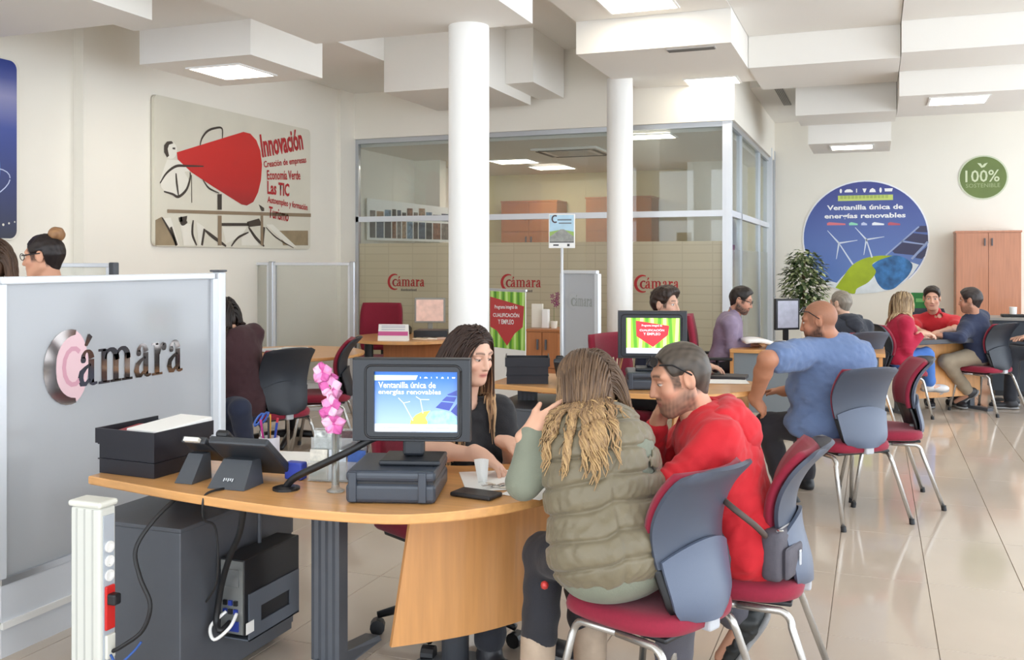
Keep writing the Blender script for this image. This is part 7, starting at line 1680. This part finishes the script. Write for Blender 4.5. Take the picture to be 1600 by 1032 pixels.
# man in navy
pn_ = person('dark-haired man in a navy jumper and khaki trousers seen from behind', H(150), navy_c - Vector((0.03, -0.02, navy_c.z - 0.57)), P(1519, 497, 9.55), P(1516, 470, 9.52), hv(165, -0.12), skin=(190, 140, 116), s=1.0, sw=0.195, girth=1.05,
    top=dict(mat=cloth_mat('navy', (32, 42, 70)), name='jumper'), bottom=dict(mat=cloth_mat('khaki', (150, 136, 116))), shoes=(60, 60, 62), hh=0.007, hd=0.012, hc_=0.013,
    armL=(P(1475, 525, 9.35), P(1500, 528, 9.3), hv(165), -UP, hv(80), (0.4, 0.5, 0.4)), armR=(P(1480, 524, 9.75), None, hv(170), -UP, hv(250), (0.4, 0.5, 0.4)),
    legL=(P(1478, 565, 9.5), P(1512, 612, 9.7), np.array((-0.75, 0.2, -0.55))), legR=(P(1470, 562, 9.8), P(1480, 602, 9.9), hv(170)),
    face=dict(beard=0.5), hair=dict(kind='short', c=((36, 30, 30), (62, 54, 52)), up=0.012, thick=0.012), extra=dict(sole_c=(120, 122, 124)))

# woman in maroon, left corner
pw_ = person('dark-haired woman in a maroon jumper leaning forward behind the partition', H(168), P(385, 634, 6.60), P(362, 520, 6.55), P(346, 494, 6.6), hv(178, -0.35), skin=(214, 168, 144), s=0.97, sw=0.18, girth=1.12, female=True,
    top=dict(mat=cloth_mat('maroon', (58, 28, 34)), name='jumper'), bottom=dict(mat=cloth_mat('navy_jeans', (34, 42, 66))), shoes=(40, 44, 60), hh=0.007, hd=0.010, hc_=0.013,
    legL=(P(375, 640, 6.25), P(385, 705, 6.42), hv(170)), legR=(P(340, 645, 6.35), P(366, 706, 6.62), hv(170)),
    hair=dict(kind='long', c=((28, 20, 18), (46, 34, 28)), ears=False, nape=-0.11, thick=0.006, len=0.32, n=420, ramp=[(30, 22, 19), (38, 27, 23), (52, 36, 30)], wave=0.006, rad=0.008, seed=15))

# two people standing behind the near partition
c = P(68, 402, 5.05)
pbn = person('woman with glasses and a hair bun standing behind the frosted partition', H(205), (c.x + 0.06, c.y + 0.02, 0.90), (c.x + 0.05, c.y + 0.02, 1.37), c, hv(204, -0.12), skin=(210, 156, 128), s=0.97, sw=0.17, pose='stand', female=True,
    top=dict(mat=cloth_mat('grey_top', (70, 70, 78)), name='jumper'), bottom=dict(mat=cloth_mat('dark_trousers', (36, 38, 46))), hh=0.0055, hd=0.012, hc_=0.014,
    armL=((c.x - 0.2, c.y - 0.22, 1.0), None, hv(200), -UP, hv(110)), armR=((c.x - 0.25, c.y + 0.1, 1.0), None, hv(200), -UP, hv(290)),
    hair=dict(kind='bun', c=((26, 20, 20), (44, 34, 32)), bun=((120, 84, 58), (176, 132, 92)), thick=0.008, ears=True))
glasses(pbn, '', as_part=True)
c = P(-8, 408, 5.75)
plf = person('brown-haired person cut by the left edge behind the frosted partition', H(25), (c.x - 0.05, c.y, 0.90), (c.x - 0.04, c.y, 1.36), c, hv(150, -0.1), skin=(210, 160, 134), s=0.97, sw=0.17, pose='stand',
    top=dict(mat=cloth_mat('dark_top', (48, 46, 54)), name='jumper'), bottom=dict(mat=cloth_mat('dark_trousers', (36, 38, 46))), hh=0.007, hd=0.012, hc_=0.014,
    armL=((c.x + 0.2, c.y + 0.2, 1.0), None, hv(25), -UP, hv(-60)), armR=((c.x + 0.25, c.y - 0.1, 1.0), None, hv(25), -UP, hv(110)),
    hair=dict(kind='long', c=((66, 46, 36), (100, 72, 54)), ears=False, nape=-0.10, thick=0.006, len=0.26, n=320, ramp=[(70, 50, 38), (104, 76, 56)], wave=0.004, rad=0.008, seed=18))
c = P(1655, 560, 9.6)
pr_ = person('person mostly out of frame, one hand showing at the right edge', H(170), (c.x, c.y, 0.57), (c.x - 0.06, c.y, 1.08), (c.x - 0.10, c.y, 1.24), hv(170, -0.1), skin=(206, 158, 134), s=1.0, sw=0.19,
    top=dict(mat=cloth_mat('dark_top', (48, 46, 54)), name='jumper'), bottom=dict(mat=cloth_mat('dark_trousers', (36, 38, 46))), hh=0.007, hd=0.013, hc_=0.015,
    armL=(P(1608, 527, 9.35), None, -Rv, -UP, Fv, (0.3, 0.4, 0.3)), hair=dict(kind='short', c=((50, 40, 34), (80, 66, 56))))
copy_tree(chd, (c.x + 0.06, c.y, 0), H(170), 'dark visitor chair just past the right edge of the picture')

# ------------------------------------------------------------------ small worn and carried things
bc = P(1218, 852, 3.12)
bag = thing('crossbody_bag', 'grey crossbody bag resting on the seat behind the man in red', 'bag', (bc.x, bc.y, 0.475), math.radians(75))
BAGM = mat('bag_grey', (84, 80, 88), 0.7, var=0.08, scale=40, bump=0.15, bscale=200)
MB().rbox(-0.085, 0.085, -0.035, 0.035, 0.0, 0.165, 0.022, 3).obj('pouch', BAGM, bag, True)
MB().rbox(-0.07, 0.07, -0.055, -0.033, 0.01, 0.11, 0.012, 3).obj('front_pocket', BAGM, bag, True)
MB().tube([(-0.075, -0.02, 0.166), (0.075, -0.02, 0.166)], 0.004, 6).obj('zip', mat('zip_grey', (150, 146, 146), 0.4, metal=0.5), bag)
MB().rbox(0.02, 0.035, -0.062, -0.054, 0.04, 0.09, 0.003).obj('zip_tag', ALU, bag)
o = MB().tube(catmull([tuple(P(1196, 838, 3.05)), tuple(P(1180, 822, 2.98)), tuple(P(1160, 806, 2.96)), tuple(P(1140, 790, 2.98)), tuple(P(1120, 772, 3.05))], 5), 0.010, 6).obj('strap', mat('strap_brown', (84, 70, 64), 0.7), None, True)
o.data.transform(Matrix.Rotation(-math.radians(75), 4, 'Z') @ Matrix.Translation(-Vector((bc.x, bc.y, 0.475)))); o.parent = bag
MB().lathe([(0.008, -0.003), (0.011, 0), (0.008, 0.003)], (-0.075, -0.03, 0.17), 10).obj('ring', CHROME, bag)
fb = P(851, 915, 2.98)
o = MB().lathe([(0.002, -0.013), (0.010, -0.009), (0.013, 0), (0.010, 0.009), (0.002, 0.013)], (0, 0, 0), 16).xf(Matrix.Translation(fb)).obj('red_charm', mat('charm_red', (196, 60, 56), 0.4, var=0.5, scale=60), None, True); tag(o, 'small red and white charm hanging at the hem of the vest', 'charm')
